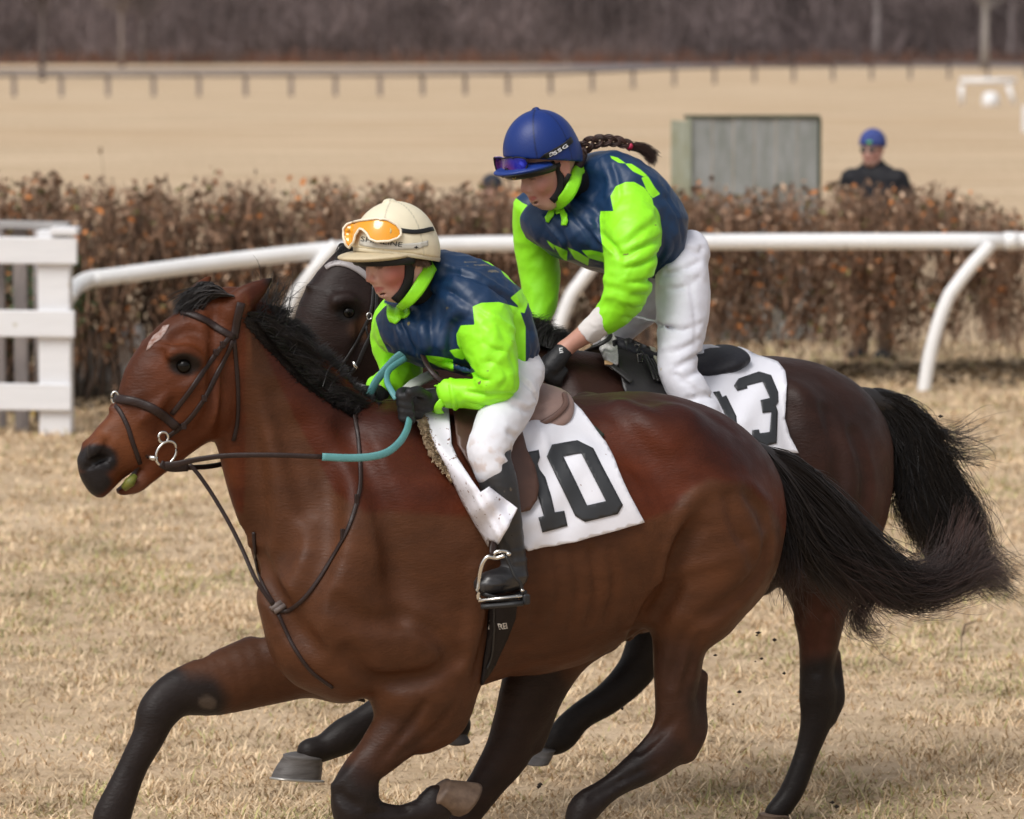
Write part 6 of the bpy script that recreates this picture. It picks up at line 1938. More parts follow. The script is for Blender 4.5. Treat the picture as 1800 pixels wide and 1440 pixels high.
    for pth, w, d in (([(1062, 420), (1085, 398), (1118, 378)], .012, .006), ([(1060, 438), (1092, 422), (1132, 408)], .012, .007), ([(1064, 460), (1100, 446), (1138, 428)], .011, .005), ([(1066, 486), (1100, 482), (1140, 470)], .011, .006),
                      ([(1072, 508), (1105, 506), (1138, 496)], .011, .006), ([(1068, 528), (1098, 528), (1124, 522)], .009, .005), ([(1066, 548), (1085, 550), (1108, 552)], .009, .005), ([(1145, 380), (1152, 420), (1146, 470)], .011, .004),
                      ([(1080, 285), (1078, 320), (1068, 345)], .012, .004), ([(1022, 310), (1030, 340), (1050, 368)], .013, .006), ([(1010, 350), (1022, 385), (1040, 425)], .012, .006), ([(985, 385), (1000, 415), (1020, 445)], .011, .005),
                      ([(950, 375), (962, 405), (980, 432)], .011, .005), ([(1040, 380), (1046, 410), (1052, 440)], .011, .006), ([(1160, 340), (1180, 380), (1190, 415)], .010, .004), ([(1155, 395), (1172, 425), (1165, 460)], .010, .004)):
        fold(pth, w, d)
    def jc(V, N):
        p = fr.px(V)
        nearv = V[:, 1] < .02
        A0 = np.where(nearv, -(capsdist(V, [q[:4] for q in an[1:]]) - .012) * 570, -(capsdist(V, [q[:4] for q in af[1:]]) - .012) * 570)
        zz = lambda X, Y: (840 + X / 4.0, 170 + Y / 4.0)
        edge = [zz(932, 700), zz(970, 630), zz(1040, 600), zz(1100, 600), zz(1170, 640), zz(1225, 715)]
        navy_over = [zz(600, 300), zz(1100, 300), zz(1500, 400), zz(1290, 720)] + edge[::-1] + [zz(953, 805), zz(862, 805), zz(856, 860), zz(862, 960), zz(880, 1080), zz(890, 1250), zz(600, 1200)]
        A0 = np.where(nearv, np.minimum(A0, -sdp(p, navy_over)), A0)
        A0 = np.maximum(A0, np.where(nearv, sdp(p, edge + [zz(1245, 800), zz(1290, 920), zz(1250, 1150), zz(1220, 1300), zz(1100, 1750), zz(780, 1750), zz(890, 1250), zz(880, 1080), zz(862, 960), zz(856, 860), zz(862, 805), zz(953, 805)]), -99))
        A0 = np.minimum(A0, -sdp(p, [zz(265, 710), zz(300, 620), zz(420, 600), zz(420, 800), zz(310, 745)]))
        for q in ([zz(930, 415), zz(985, 430), zz(1040, 470), zz(990, 465), zz(940, 435)], [zz(1035, 470), zz(1080, 472), zz(1140, 510), zz(1195, 558), zz(1160, 560), zz(1090, 525)],
                  [zz(1150, 570), zz(1195, 558), zz(1245, 640), zz(1282, 685), zz(1228, 715), zz(1190, 665)], [zz(530, 1040), zz(630, 1085), zz(625, 1165), zz(580, 1125)],
                  [zz(630, 1060), zz(700, 1090), zz(782, 1140), zz(775, 1190), zz(680, 1140)], [zz(728, 1080), zz(800, 1080), zz(885, 1100), zz(885, 1165), zz(780, 1135)], [zz(480, 1005), zz(530, 1040), zz(540, 1085), zz(500, 1040)]):
            A0 = np.maximum(A0, np.where(nearv, sdp(p, q), -99))
        return np.tile(NAVY * 1.15, (len(V), 1)), A0
    ja = garment('jacket', fr, F, silk_m, root, jc, wr=[(.0085, 9, 53, (1, 0, -.5)), (.0035, 20, 58, (.6, .1, 1))])
    bvj = bvh_of([(ja[1], ja[2])])
    # undershirt cuff
    F = Field(fr.H(1000, 610, -.2) - np.array([0, .12, 0]), fr.H(1085, 530, -.2) + np.array([0, .12, 0]), .004)
    F.chain(fr.ctr([(1075, 548, 25, -.21, 1), (1050, 572, 23, -.185, 1), (1032, 587, 20.5, -.168, 1)]), .004)
    a_ = fr.H(1028, 590, -.165); d_ = fr.H(1075, 548, -.21) - a_; d_ /= np.linalg.norm(d_); F.halfcut(a_, -d_)
    V, Q = F.mesh(1); V = wrinkle(V, Q, .002, 30, 4)
    mk('undershirt_cuff', fr.W(V), Q, mat('cream_undershirt', (.68, .64, .62), .7, .2, vary=.1), root)
    # ---- breeches
    F = Field((fr.H(1035, 600, 0)[0], -.36, fr.H(1250, 790, -.3)[2]), (fr.H(1290, 600, 0)[0], .40, fr.H(1200, 375, 0)[2]), 0.0055)
    F.chain(fr.ctr([(1170, 440, 36, 0, 2.1), (1196, 446, 36, 0, 2.1)]), .02)
    F.chain(fr.ctr([(1196, 452, 42, -.085, 1.1), (1200, 500, 48, -.13, 1.0), (1200, 560, 45, -.17, 1), (1194, 615, 37, -.21, 1), (1190, 650, 33, -.23, 1), (1212, 690, 34, -.255, 1), (1236, 735, 34, -.28, 1), (1245, 765, 32, -.295, 1)]), .02)
    F.chain(fr.ctr([(1195, 455, 45, .085, 1.2), (1145, 512, 47, .15, 1.1), (1098, 560, 36, .19, 1), (1072, 598, 30, .22, 1), (1078, 640, 28, .24, 1), (1095, 700, 28, .27, 1)]), .02)
    F.chain(fr.ctr([(1216, 425, 20, -.06, 1.2), (1218, 440, 24, -.08, 1.2)]), .03)
    for pth in ([(1165, 480), (1195, 470), (1235, 450)], [(1160, 500), (1190, 500), (1225, 480)], [(1158, 560), (1180, 572), (1215, 560)], [(1160, 610), (1185, 600), (1215, 585)], [(1165, 635), (1190, 622), (1222, 612)], [(1170, 660), (1195, 645), (1222, 640)],
                [(1180, 690), (1210, 682), (1238, 690)], [(1165, 648), (1185, 668), (1205, 690)], [(1205, 480), (1206, 540), (1202, 600)], [(1212, 430), (1232, 440), (1243, 432)]):
        F.relief(fr, pth, .008, .0028, sides=(-1,), k=.008, l0=-.2); F.relief(fr, [(x + 3, y + 7) for x, y in pth], .008, -.0028, sides=(-1,), k=.009, l0=-.2)
    br = garment('breeches', fr, F, breech_m, root, lambda V, N: np.tile(WHITE * [.97, .97, 1.0], (len(V), 1)), wr=[(.0028, 11, 63, (1, 0, .4)), (.0018, 26, 68, (1, 0, .2))])
    for s in (-1, 1):
        ft = foot(s); lgp = leg(s, 1.0)
        pts = np.array([p[:3] for p in lgp[5:]] + [p[:3] for p in ft])
        F = Field(pts.min(0) - .08, pts.max(0) + .08, .0055)
        F.chain([[*p[:3], p[3] * 1.05, p[4]] for p in lgp[5:]], .01); F.chain([[*p[:3], p[3] * 1.1, p[4]] for p in ft], .02)
        V, Q = F.mesh(1); mk('boot', fr.W(V), Q, boot_m, root)
    # ---- collar and bow
    lm = mat('lime_ribbon_far', tuple(LIME), 0.42, 0.4, vary=.12, vscale=20, bump=.003, bscale=30)
    b = Batch(); seq = [(1028, 296, 0), (1016, 300, -.08), (1011, 316, -.125), (1001, 338, -.135), (987, 355, -.115), (974, 364, -.07)]
    ctr = fr.W(fr.H(992, 322, -.03)); P_ = np.array([fr.W(fr.H(x, y, -l - .04)) for x, y, l in seq[1:]][::-1] + [fr.W(fr.H(*q)) for q in seq])
    strap_w(P_, P_ - ctr, [.034] * 5 + [.03] + [.034, .036, .040, .040, .036, .03], .006, b); b.build('collar', lm, root)
    zz = lambda X, Y: (840 + X / 4.0, 170 + Y / 4.0)
    for nm, pl in (('bow', [zz(470, 855), zz(520, 808), zz(548, 800), zz(542, 830), zz(500, 890), zz(480, 885)]), ('bow', [zz(583, 805), zz(600, 797), zz(630, 835), zz(642, 880), zz(630, 908), zz(598, 908), zz(590, 860)]), ('bow_knot', [zz(545, 800), zz(580, 800), zz(584, 832), zz(552, 834)])):
        sew(nm, pl, bvj, lm, root, off=.010, step=4, th=.006, bump=lambda v: .004 * np.sin(v[:, 0] / 3.0 + v[:, 1] / 4))
    # ---- helmet
    Mh = headmat(fr, 30, 13)
    hcent = hc + Mh @ np.array([.012, 0, .046])
    lo = hc - np.array([.24, .22, .14]); hi = hc + np.array([.22, .22, .24])
    F = Field(lo, hi, .0042)
    F.ell(hcent, (.120, .103, .127), Mh, .004)
    F.ell(hcent + Mh @ np.array([-.036, 0, -.035]), (.084, .093, .075), Mh, .03)
    n = Mh @ np.array([0.30, 0, -1.0]); n /= np.linalg.norm(n)
    F.halfcut(hcent + Mh @ np.array([0, 0, -.026]), n)
    F.ell(hcent + Mh @ np.array([-.01, 0, -.06]), (.100, .082, .12), Mh, .002, True)
    F.ell(hcent + Mh @ np.array([-.01, 0, .128]), (.012, .012, .007), Mh, .004)
    def hcol(V, N):
        q = (V - hcent) @ Mh
        C = np.tile(np.array([0.007, 0.028, 0.165]), (len(V), 1))
        ang = np.arctan2(q[:, 1], q[:, 0] + .01); d = np.abs(((ang + .2) / (math.pi / 3)) % 1 - .5)
        seam = (1 - sm(np.abs(d - .5) * np.hypot(q[:, 0], q[:, 1]) * 1.05, .0008, .003))[:, None] * .6
        return C * (1 - seam)
    he, hW, hQ, hV = garment('helmet', fr, F, mat('blue_lycra', attr='Col', rough=.42, spec=.35, vary=.05, bump=.0006, bscale=200), root, hcol)
    bvh_h = bvh_of([(hW, hQ)])
    F = Field(lo, hi, .004)
    F.ell(hcent + Mh @ np.array([.055, 0, -.034]), (.110, .100, .016), Mh, .004)
    F.ell(hcent + Mh @ np.array([.048, 0, -.062]), (.110, .106, .028), Mh, .004, True)
    F.halfcut(hcent + Mh @ np.array([.020, 0, 0]), -(Mh @ np.array([1.0, 0, 0])))
    V, Q = F.mesh(1); mk('brim', fr.W(V), Q, mat('blue_brim', (0.009, 0.033, 0.19), .45, .4), he)
    # dark under-visor
    F = Field(lo, hi, .0042)
    F.ell(hcent + Mh @ np.array([.026, 0, -.044]), (.112, .094, .032), Mh, .004)
    F.ell(hcent + Mh @ np.array([.010, 0, -.072]), (.110, .088, .040), Mh, .004, True)
    F.halfcut(hcent + Mh @ np.array([-.005, 0, 0]), -(Mh @ np.array([1.0, 0, 0.3])))
    F.halfcut(hcent + Mh @ np.array([0, 0, -.026]), Mh @ np.array([0, 0, 1.0]))
    V, Q = F.mesh(1); vz = mk('visor', fr.W(V), Q, mat('black_visor', (0.016, 0.016, 0.014), .4, .4), he)
    gold = mat('gold_print', (0.35, 0.27, 0.06), .4)
    bv = bvh_of([(fr.W(V), Q)])
    sew('visor_mark', [(900.5, 313), (904.5, 317.2), (907.5, 311.5), (906.2, 311), (904.2, 315), (901.6, 312.2)], bv, gold, vz, off=.001, step=2.5, th=.0004)
    # goggles
    gm = bpy.data.materials.new('mirror_lens'); gm.use_nodes = True; nt = gm.node_tree; bs = nt.nodes['Principled BSDF']
    lw = nt.nodes.new('ShaderNodeTexNoise'); tc = nt.nodes.new('ShaderNodeTexCoord'); lw.inputs['Scale'].default_value = 7
    rp = nt.nodes.new('ShaderNodeValToRGB'); nt.links.new(tc.outputs['Object'], lw.inputs['Vector']); nt.links.new(lw.outputs['Fac'], rp.inputs['Fac'])
    e_ = rp.color_ramp.elements; e_[0].position = .40; e_[0].color = (0.10, 0.008, 0.16, 1); e_[1].position = .58; e_[1].color = (0.01, 0.02, 0.42, 1)
    nt.links.new(rp.outputs['Color'], bs.inputs['Base Color']); bs.inputs['Roughness'].default_value = .12; bs.inputs['Metallic'].default_value = .5; bs.inputs['Coat Weight'].default_value = .5
    z2 = lambda X, Y: (860 + X / 7.2, 180 + Y / 7.2)
    lens = [z2(95, 685), z2(180, 676), z2(380, 680), z2(470, 700), z2(500, 760), z2(470, 840), z2(400, 895), z2(320, 915), z2(280, 850), z2(250, 800), z2(225, 830), z2(215, 905), z2(170, 890), z2(130, 830), z2(105, 760)]
    gb = lambda v: .008 * np.clip(1 - ((v[:, 0] - 900) / 34) ** 2, 0, 1)
    le = sew('goggles', lens, bvh_h, gm, he, off=.005, step=3.5, th=.003, bump=gb)
    b = Batch(); fp = patch(lens, bvh_h, .007, 3.5, gb); L_ = densify(lens, 3.0); pp = [fp[0][int(np.argmin(((fp[2] - [x, y]) ** 2).sum(1)))] for x, y in L_]
    b.tube(np.array(pp + pp[:2]), .0022, 6, cap=False); b.build('frame', black_m, le)
    b = Batch(); strap_px([z2(440, 740), z2(560, 735), z2(700, 690), z2(850, 610), z2(980, 530), z2(1060, 450), z2(1095, 420), z2(1125, 395)], bvh_h, .0175, .0022, b, 11.9, off=.001); so = b.build('elastic_strap', black_m, le)
    # the strap lettering
    bvs = bvh_of([(hW, hQ)]); wm_ = mat('white_print', (0.7, 0.7, 0.72), .5)
    text_on('SSG', z2(815, 672), z2(995, 560), 6.2, bvs, wm_, le, off=.0050, bold=.03, squash=1.2, spacing=1.15)
    fx = [z2(722, 660), z2(795, 625), z2(806, 665), z2(733, 702)]
    q2 = np.array(fx); c2 = q2.mean(0); inner = [tuple(c2 + (p_ - c2) * [.80, .72]) for p_ in q2]
    sew('logo_box', fx, bvs, wm_, le, off=.0050, step=2.0, th=.0005, holes=[inner])
    text_on('ESC', tuple(c2 + [-3.6, 2.6]), tuple(c2 + [4.0, -1.4]), 2.6, bvs, wm_, le, off=.0052, name='logo_box')
    # chin strap
    b = Batch()
    strap_px([z2(850, 770), z2(885, 870), z2(905, 970), z2(905, 1050), z2(880, 1130), z2(835, 1200), z2(790, 1245)], bvb, .022, .006, b, 11.9, off=.002)
    strap_px([z2(1010, 900), z2(960, 980), z2(930, 1060)], bvb, .016, .005, b, 11.9, off=.002)
    b.build('chin_strap', black_m, root)
    F = Field(hc - .18, hc + .16, .005)
    F.chain([[*(hc + M @ np.array([-.045, 0, -.07])), .050, 1], [*fr.H(1004, 318, -.03), .052, 1.0], [*fr.H(1030, 328, 0), .056, 1.0]], .01)
    F.halfcut(hc + M @ np.array([.0, 0, -.080]), M @ np.array([.75, 0, .65]))
    V, Q = F.mesh(1); mk('neck_gaiter', fr.W(V), Q, black_m, root)
    # ---- braid
    hm = mat('dark_brown_hair', attr='Col', rough=.42, spec=.5)
    braid_px = [(1006, 288, -.03), (1018, 268, -.03), (1034, 254, -.03), (1056, 248, -.03), (1080, 248, -.03), (1100, 253, -.03), (1110, 258, -.03)]
    c = cr(np.array([list(fr.W(fr.H(*q))) for q in braid_px]), 10); m_ = len(c)
    t = np.gradient(c, axis=0); t /= np.linalg.norm(t, axis=1)[:, None]; u = np.cross(t, [0, 1, 0]); u /= np.linalg.norm(u, axis=1)[:, None]; w = np.cross(u, t)
    L = np.r_[0, np.cumsum(np.linalg.norm(np.diff(c, axis=0), axis=1))]; amp = np.interp(L / L[-1], [0, .3, 1], [.016, .0145, .009])
    ps = []; rs = []; cs = []
    for k in range(3):
        ph = 2 * math.pi * k / 3; th = L / .048 * 2 * math.pi * .5 + ph
        core = c + u * (amp * np.sin(th))[:, None] + w * (amp * .55 * np.sin(2 * th))[:, None]
        for j in range(46):
            a = rng.random() * 6.283; rr = math.sqrt(rng.random()) * .92
            tw = a + L / .07
            ps.append(core + (u * np.cos(tw)[:, None] + w * np.sin(tw)[:, None]) * (amp * .72 * rr)[:, None]); rs.append(np.full(m_, .0013)); cs.append(0.5 + rng.random())
    V, Fq = strands(np.array(ps), np.array(rs), 4)
    C = np.repeat(np.array([0.055, 0.026, 0.020])[None] * np.array(cs)[:, None], m_ * 4, axis=0)
    ho = mk('braid', V, Fq, hm, root, cols=C)
    b = Batch(); b.tube([c[-7], c[-4], c[-1]], [.0125, .0135, .0125], 12); b.build('hair_tie', mat('raspberry_elastic', (0.42, 0.015, 0.06), .6), ho)
    n_ = 420; m2 = 10; tt = np.linspace(0, 1, m2)
    A0 = np.array(fr.H(1111, 258, -.03)); tips = np.array([fr.H(1151 + rng.normal() * 4 - 6 * (q - .5), 279 + 22 * (q - .5) + rng.normal() * 3, -.03 + rng.normal() * .012) for q in rng.random(n_)])
    p = A0 + (tips - A0)[:, None] * tt[None, :, None] + rng.normal(size=(n_, 1, 3)) * .006 * (1 - tt)[None, :, None]
    p[:, :, 2] += (np.sin(tt * math.pi) * .010)[None] + (rng.random(n_)[:, None] - .5) * .014 * np.sin(tt * 2.6)[None]
    V, Fq = strands(fr.W(p.reshape(-1, 3)).reshape(n_, m2, 3), .0008 * (1.1 - .7 * tt)[None] * np.ones((n_, 1)), 3)
    mk('tuft', V, Fq, hm, ho, cols=np.repeat(np.array([0.05, 0.024, 0.018])[None] * (.5 + rng.random(n_))[:, None], m2 * 3, axis=0))
    # hair gathered at the nape
    F = Field(fr.H(985, 330, 0) - np.array([0, .12, 0]), fr.H(1035, 255, 0) + np.array([0, .1, 0]), .004)
    F.chain(fr.ctr([(1000, 300, 15, -.035, 1.6), (1012, 285, 15, -.03, 1.3), (1022, 272, 11, -.03, 1)]), .01)
    V, Q = F.mesh(1); mk('hair', fr.W(V), Q, mat('nape_hair', (0.035, 0.018, 0.014), .5, .4, bump=.002, bscale=90, stretch=(.3, 1, 1)), root)
    return root, bvj, bvb
RA = rider_a()
RB = rider_b()
# ------------------------------------------------------------------ tack
brown_m = mat('dark_brown_leather', (0.026, 0.0135, 0.0115), 0.45, 0.32, vary=0.35, vscale=20, bump=0.0008, bscale=150, rvary=.1)
flap_m = mat('saddle_leather', (0.095, 0.042, 0.028), 0.45, 0.5, vary=0.4, vscale=9, bump=0.001, bscale=60, rvary=.1)
seat_m = mat('worn_seat_leather', (0.30, 0.195, 0.165), 0.45, 0.45, vary=0.25, vscale=8, bump=0.0008, bscale=60)
blackl_m = mat('black_leather', (0.018, 0.016, 0.016), 0.45, 0.5, vary=0.3, vscale=20, bump=0.0008, bscale=120)
steel_m = mat('stainless_steel', (0.72, 0.70, 0.66), 0.22, 0.5, metal=1.0, vary=0.25, vscale=40)
teal_m = mat('teal_rubber', (0.10, 0.29, 0.30), 0.5, 0.4, vary=0.15, vscale=30, bump=0.0008, bscale=300)
clothn_m = mat('white_number_cloth', (0.74, 0.74, 0.80), 0.5, 0.35, vary=0.06, vscale=6, bump=0.003, bscale=9, spots=(60, 0.76, (0.25, 0.16, 0.13)))
muddy_m = mat('muddied_number_cloth', (0.72, 0.71, 0.77), 0.5, 0.35, vary=0.06, vscale=6, bump=0.003, bscale=9, spots=(75, 0.655, (0.20, 0.12, 0.10)))
ink_m = mat('charcoal_print', (0.034, 0.036, 0.040), 0.45, 0.35, vary=0.15, vscale=9)
fleece_m = mat('tan_fleece', (0.58, 0.44, 0.29), 0.95, 0.1, vary=0.4, vscale=60, bump=0.01, bscale=110)
wfleece_m = mat('white_fleece', (0.66, 0.64, 0.62), 0.95, 0.1, vary=0.25, vscale=50, bump=0.008, bscale=110)
pad_m = mat('dark_green_pad', (0.035, 0.045, 0.035), 0.8, 0.2, vary=.3)

def mirror(fr, Wp, c=0.0):
    L = fr.L(np.asarray(Wp)); L = L.copy(); L[:, 1] = 2 * c - L[:, 1]; return fr.W(L)

def loop_strap(fr, path, bvh, w, th, mt, parent, name, Y, off=.001, both=True):
    """strap on the near side, continued over the medial line to the far side"""
    q = densify_open(path, 9); Pn = []; Nn = []
    for x, y in q:
        a, n = surf(x, y, bvh, off, Y); Pn.append(a); Nn.append(n)
    Pn = np.array(Pn); Nn = np.array(Nn)
    if both:
        L = fr.L(Pn); NL = Nn @ fr.R
        L2 = L[::-1].copy(); L2[:, 1] *= -1; N2 = NL[::-1].copy(); N2[:, 1] *= -1
        P2 = fr.W(L2); N2 = N2 @ fr.R.T
        # keep far points until the near path begins, near path is ordered from front
        P3 = np.vstack([P2, Pn]) ; N3 = np.vstack([N2, Nn])
    else: P3, N3 = Pn, Nn
    for _ in range(3):
        N3[1:-1] = (N3[:-2] + 2 * N3[1:-1] + N3[2:]) / 4
    for _ in range(1):
        P3[1:-1] = (P3[:-2] + 6 * P3[1:-1] + P3[2:]) / 8
    b = Batch(); strap_w(P3, N3, w, th, b, nseg=1); return b.build(name, mt, parent)

def tack_a():
    fr = A; bv = BVA; Y = 10.3
    lo, hi = LA.min(0), LA.max(0)
    # ---------------- bridle
    br = empty('bridle', fr.W(fr.H(300, 700, 0)), 'dark brown leather bridle with ring bit and teal rubber reins on the bright bay horse', 'bridle')
    loop_strap(fr, [(306, 548), (329, 551), (360, 563), (387, 580), (412, 594)], bv, .019, .006, brown_m, br, 'browband', Y)
    loop_strap(fr, [(209, 702), (237, 706), (270, 719), (295, 737), (312, 752)], bv, .024, .007, brown_m, br, 'noseband', Y)
    loop_strap(fr, [(204, 713), (214, 728), (225, 752), (232, 776), (240, 798), (246, 815)], bv, .012, .004, brown_m, br, 'flash_strap', Y)
    for nm, pth, w in (('cheek_strap', [(404, 592), (388, 612), (366, 640), (341, 677), (318, 708), (302, 728)], .013), ('cheek_strap', [(410, 598), (399, 622), (374, 672), (352, 712), (326, 744), (300, 764), (292, 770)], .013),
                       ('throat_latch', [(411, 596), (415, 640), (418, 690), (417, 740), (410, 775)], .011)):
        loop_strap(fr, pth, bv, w, .004, brown_m, br, nm, Y, both=False)
        q = densify_open(pth, 12); 
        far = [surf(x, y, bv, .001, Y) for x, y in q]; Pf = mirror(fr, [a for a, n in far]); Nf = np.array([n for a, n in far]) @ fr.R; Nf[:, 1] *= -1; Nf = Nf @ fr.R.T
        b = Batch(); strap_w(Pf, Nf, w, .004, b, nseg=1); b.build(nm, brown_m, br)
    loop_strap(fr, [(424, 532), (417, 560), (411, 595)], bv, .022, .005, brown_m, br, 'head_piece', Y, both=False)
    for (x, y) in ((391, 606), (380, 620), (358, 700), (322, 748)):
        w, n = surf(x, y, bv, .004, Y); b = Batch(); b.bbox(w, (.014, .012, .018), .002, rot=fr.R); b.build('keeper', brown_m, br)
    b = Batch(); w, n = surf(206, 701, bv, .006, Y); 
    b.tube([w + np.array([.010 * math.cos(t), -.004, .016 * math.sin(t)]) for t in np.linspace(0, 6.4, 18)], .0035, 6, cap=False); b.build('nose_buckle', steel_m, br)
    # bit
    def ring(cx, cy, rx, ry, l, tilt, r, name, m=steel_m, n=28, parent=br):
        b = Batch(); pts = []
        for t in np.linspace(0, 2 * math.pi, n + 1):
            x = rx * math.cos(t); y = ry * math.sin(t)
            pts.append(fr.W(fr.H(cx + x * math.cos(tilt) - y * math.sin(tilt), cy + x * math.sin(tilt) + y * math.cos(tilt), l)))
        b.tube(np.array(pts), r, 8, cap=False); return b.build(name, m, parent)
    ring(292, 797, 16, 23, -.088, .55, .0036, 'bit_ring'); ring(287, 769, 8.5, 9.5, -.086, 0, .0036, 'bit_eye')
    ring(292, 797, 16, 23, .088, .55, .0036, 'bit_ring'); 
    b = Batch(); b.tube([fr.W(fr.H(257, 802, -.060)), fr.W(fr.H(267, 805, -.075)), fr.W(fr.H(277, 806, -.086))], [.004, .0075, .006], 10); b.build('mouthpiece', steel_m, br)
    # reins
    def rein(pts, w, m_, name, th=.004, nrm=None, parent=br):
        p = np.array([fr.W(fr.H(*q)) for q in pts]); n = np.tile(fr.R @ np.array([0, -1.0, 0]) if nrm is None else np.array(nrm), (len(p), 1))
        b = Batch(); strap_w(p, n, w, th, b, nseg=6); return b.build(name, m_, parent)
    rein([(290, 818, -.095), (310, 816, -.11), (345, 808, -.135), (400, 801, -.175), (480, 800, -.225), (568, 803, -.265)], [.020, .016, .014, .013, .013], brown_m, 'rein')
    rein([(566, 803, -.265), (610, 805, -.275), (650, 803, -.285), (680, 795, -.285), (702, 777, -.27), (714, 757, -.24), (719, 738, -.20)], .020, teal_m, 'rein_grip', th=.006)
    rein([(290, 822, .09), (330, 822, .10), (380, 818, .15), (450, 800, .20), (540, 780, .26)], .014, brown_m, 'rein')
    rein([(540, 780, .26), (600, 760, .26), (640, 725, .14)], .018, teal_m, 'rein_grip', th=.005)
    rein([(648, 728, .03), (644, 710, .02), (651, 690, .01), (663, 667, 0), (683, 643, -.01), (700, 626, -.02), (718, 617, -.03)], .022, teal_m, 'rein_grip', th=.006)
    rein([(697, 702, -.17), (688, 688, -.15), (680, 672, -.12), (681, 655, -.09), (692, 643, -.07), (712, 630, -.05)], .017, teal_m, 'rein_grip', th=.006)
    rein([(716, 618, -.03), (730, 613, -.04), (741, 622, -.08), (752, 645, -.13), (768, 664, -.16), (790, 682, -.17)], .015, brown_m, 'rein_buckle_end', th=.005)
    rein([(282, 815, -.09), (300, 823, -.09), (330, 822, -.075)], .020, brown_m, 'rein_stop')
    # ---------------- martingale
    mg = empty('martingale', fr.W(fr.H(485, 1070, -.2)), 'thin dark running martingale and neck strap on the chest of the bright bay horse', 'martingale')
    def on(pth, w, name, th=.004, off=.002):
        b = Batch(); strap_px(pth, bv, w, th, b, Y, off=off, step=9); return b.build(name, brown_m, mg)
    rein([(333, 816, -.07), (350, 836, -.08), (372, 868, -.10), (400, 915, -.13), (424, 962, -.16), (450, 1020, -.205), (480, 1064, -.225)], .011, brown_m, 'fork_strap', parent=mg)
    on([(622, 730), (630, 770), (633, 830), (630, 870), (612, 930), (582, 985), (545, 1040), (510, 1072), (486, 1074)], .011, 'neck_strap')
    on([(446, 935), (449, 970), (455, 1005), (468, 1040), (484, 1066)], .009, 'neck_strap')
    on([(489, 1080), (500, 1105), (518, 1140), (548, 1180), (585, 1208)], .010, 'chest_strap')
    rein([(585, 1208, -.17), (605, 1222, -.12), (640, 1232, -.05)], .009, brown_m, 'chest_strap', parent=mg)
    b = Batch(); 
    for (x, y) in ((484, 1068), (490, 1073)):
        w, n = surf(x, y, bv, .008, Y); b.tube([w - fr.R @ np.array([.014, 0, .006]), w + fr.R @ np.array([.016, 0, .010])], .008, 8)
    b.build('rubber_stop', mat('grey_rubber', (0.14, 0.11, 0.10), .6), mg)
    for (x, y) in ((627, 880), (605, 940)):
        w, n = surf(x, y, bv, .006, Y); b = Batch(); b.bbox(w, (.012, .008, .030), .002, rot=fr.R); b.build('buckle', brown_m, mg)
    # ---------------- number cloth
    nc = empty('number_cloth', fr.W(fr.H(960, 800, 0)), 'white number cloth printed 10 under the brown saddle, front edge crumpled and muddy', 'saddle cloth')
    z = lambda X, Y_: (700 + X / 2.88, 600 + Y_ / 2.88)
    def bump1(v):
        return .005 * np.sin((v[:, 0] * .8 + v[:, 1] * .55) / 11.0) * sm(v[:, 0], 1100, 940) + .007 * np.exp(-((v[:, 0] - 955 - (v[:, 1] - 790) * .35) / 9.0) ** 2) * sm(v[:, 1], 860, 800) + .004 * np.sin(v[:, 1] / 8.0 + v[:, 0] / 21.0) * sm(v[:, 0], 960, 925)
    main = [(880, 716), (905, 706), (935, 700), (1001, 712), (1022, 728), (1040, 752), (1062, 782), (1082, 826), (1104, 872), (1128, 918), (1075, 934), (1010, 951), (922, 967), (900, 940), (885, 860)]
    cl = sew('cloth', main, bv, clothn_m, nc, off=.016, step=6, th=.003, bump=bump1)
    sew('pad_corner', [(1028, 742), (1046, 752), (1062, 766), (1055, 772), (1040, 762)], bv, pad_m, nc, off=.009, step=5, th=.006)
    V0, F0, v0 = patch(main, bv, .016, 6, bump1); bvc = bvh_of([(V0, F0)])
    o0 = [z(775, 525), z(905, 505), z(985, 545), z(1135, 830), z(1110, 875), z(945, 915), z(895, 885), z(750, 585)]
    i0 = [z(835, 585), z(925, 568), z(1050, 810), z(955, 832)]
    sew('digit', o0, bvc, ink_m, nc, off=.0035, step=6, th=.0012, holes=[i0], label='digit zero')
    sew('digit', [z(655, 565), z(710, 553), z(714, 590), z(702, 622), z(714, 652), z(742, 688), z(772, 780), z(790, 866), z(838, 858), z(856, 935), z(728, 968), z(708, 892), z(735, 885), z(700, 760), z(660, 640)], bvc, ink_m, nc, off=.0035, step=6, th=.0012, label='digit one')
    flap = [z(90, 390), z(160, 340), z(255, 335), z(270, 520), z(300, 590), z(415, 765), z(460, 735), z(600, 845), z(560, 940), z(505, 1030), z(455, 1005), z(455, 1042), z(330, 830), z(240, 640), z(150, 480)]
    def bump2(v):
        x, y = v[:, 0], v[:, 1]
        d = polydist(v, [z(90, 390), z(150, 480), z(240, 640), z(330, 830), z(455, 1042)])
        return np.minimum(d, 26) / 26 * .125 * sm(y, 770, 860) + .010 * np.sin(d / 6.0) * sm(y, 720, 800) + .012 * np.sin((x + y) / 13.0) * sm(y, 850, 900) + .02 * sm(d, 0, 30) * (1 - sm(y, 740, 800))
    sew('crumpled_edge', flap, bv, muddy_m, nc, off=.022, step=5, th=.003, bump=bump2, ray_off=True)
    b = Batch()
    pts = [fr.W(fr.H(x, y, l)) for x, y, l in ((714, 686, .03), (730, 674, .05), (748, 664, .07), (762, 657, .08))]
    b.tube(pts, [.020, .024, .025, .022], 14, flat=.5); b.build('rolled_edge', mat('cloth_underside', (0.60, 0.64, 0.56), .6, vary=.1), nc)
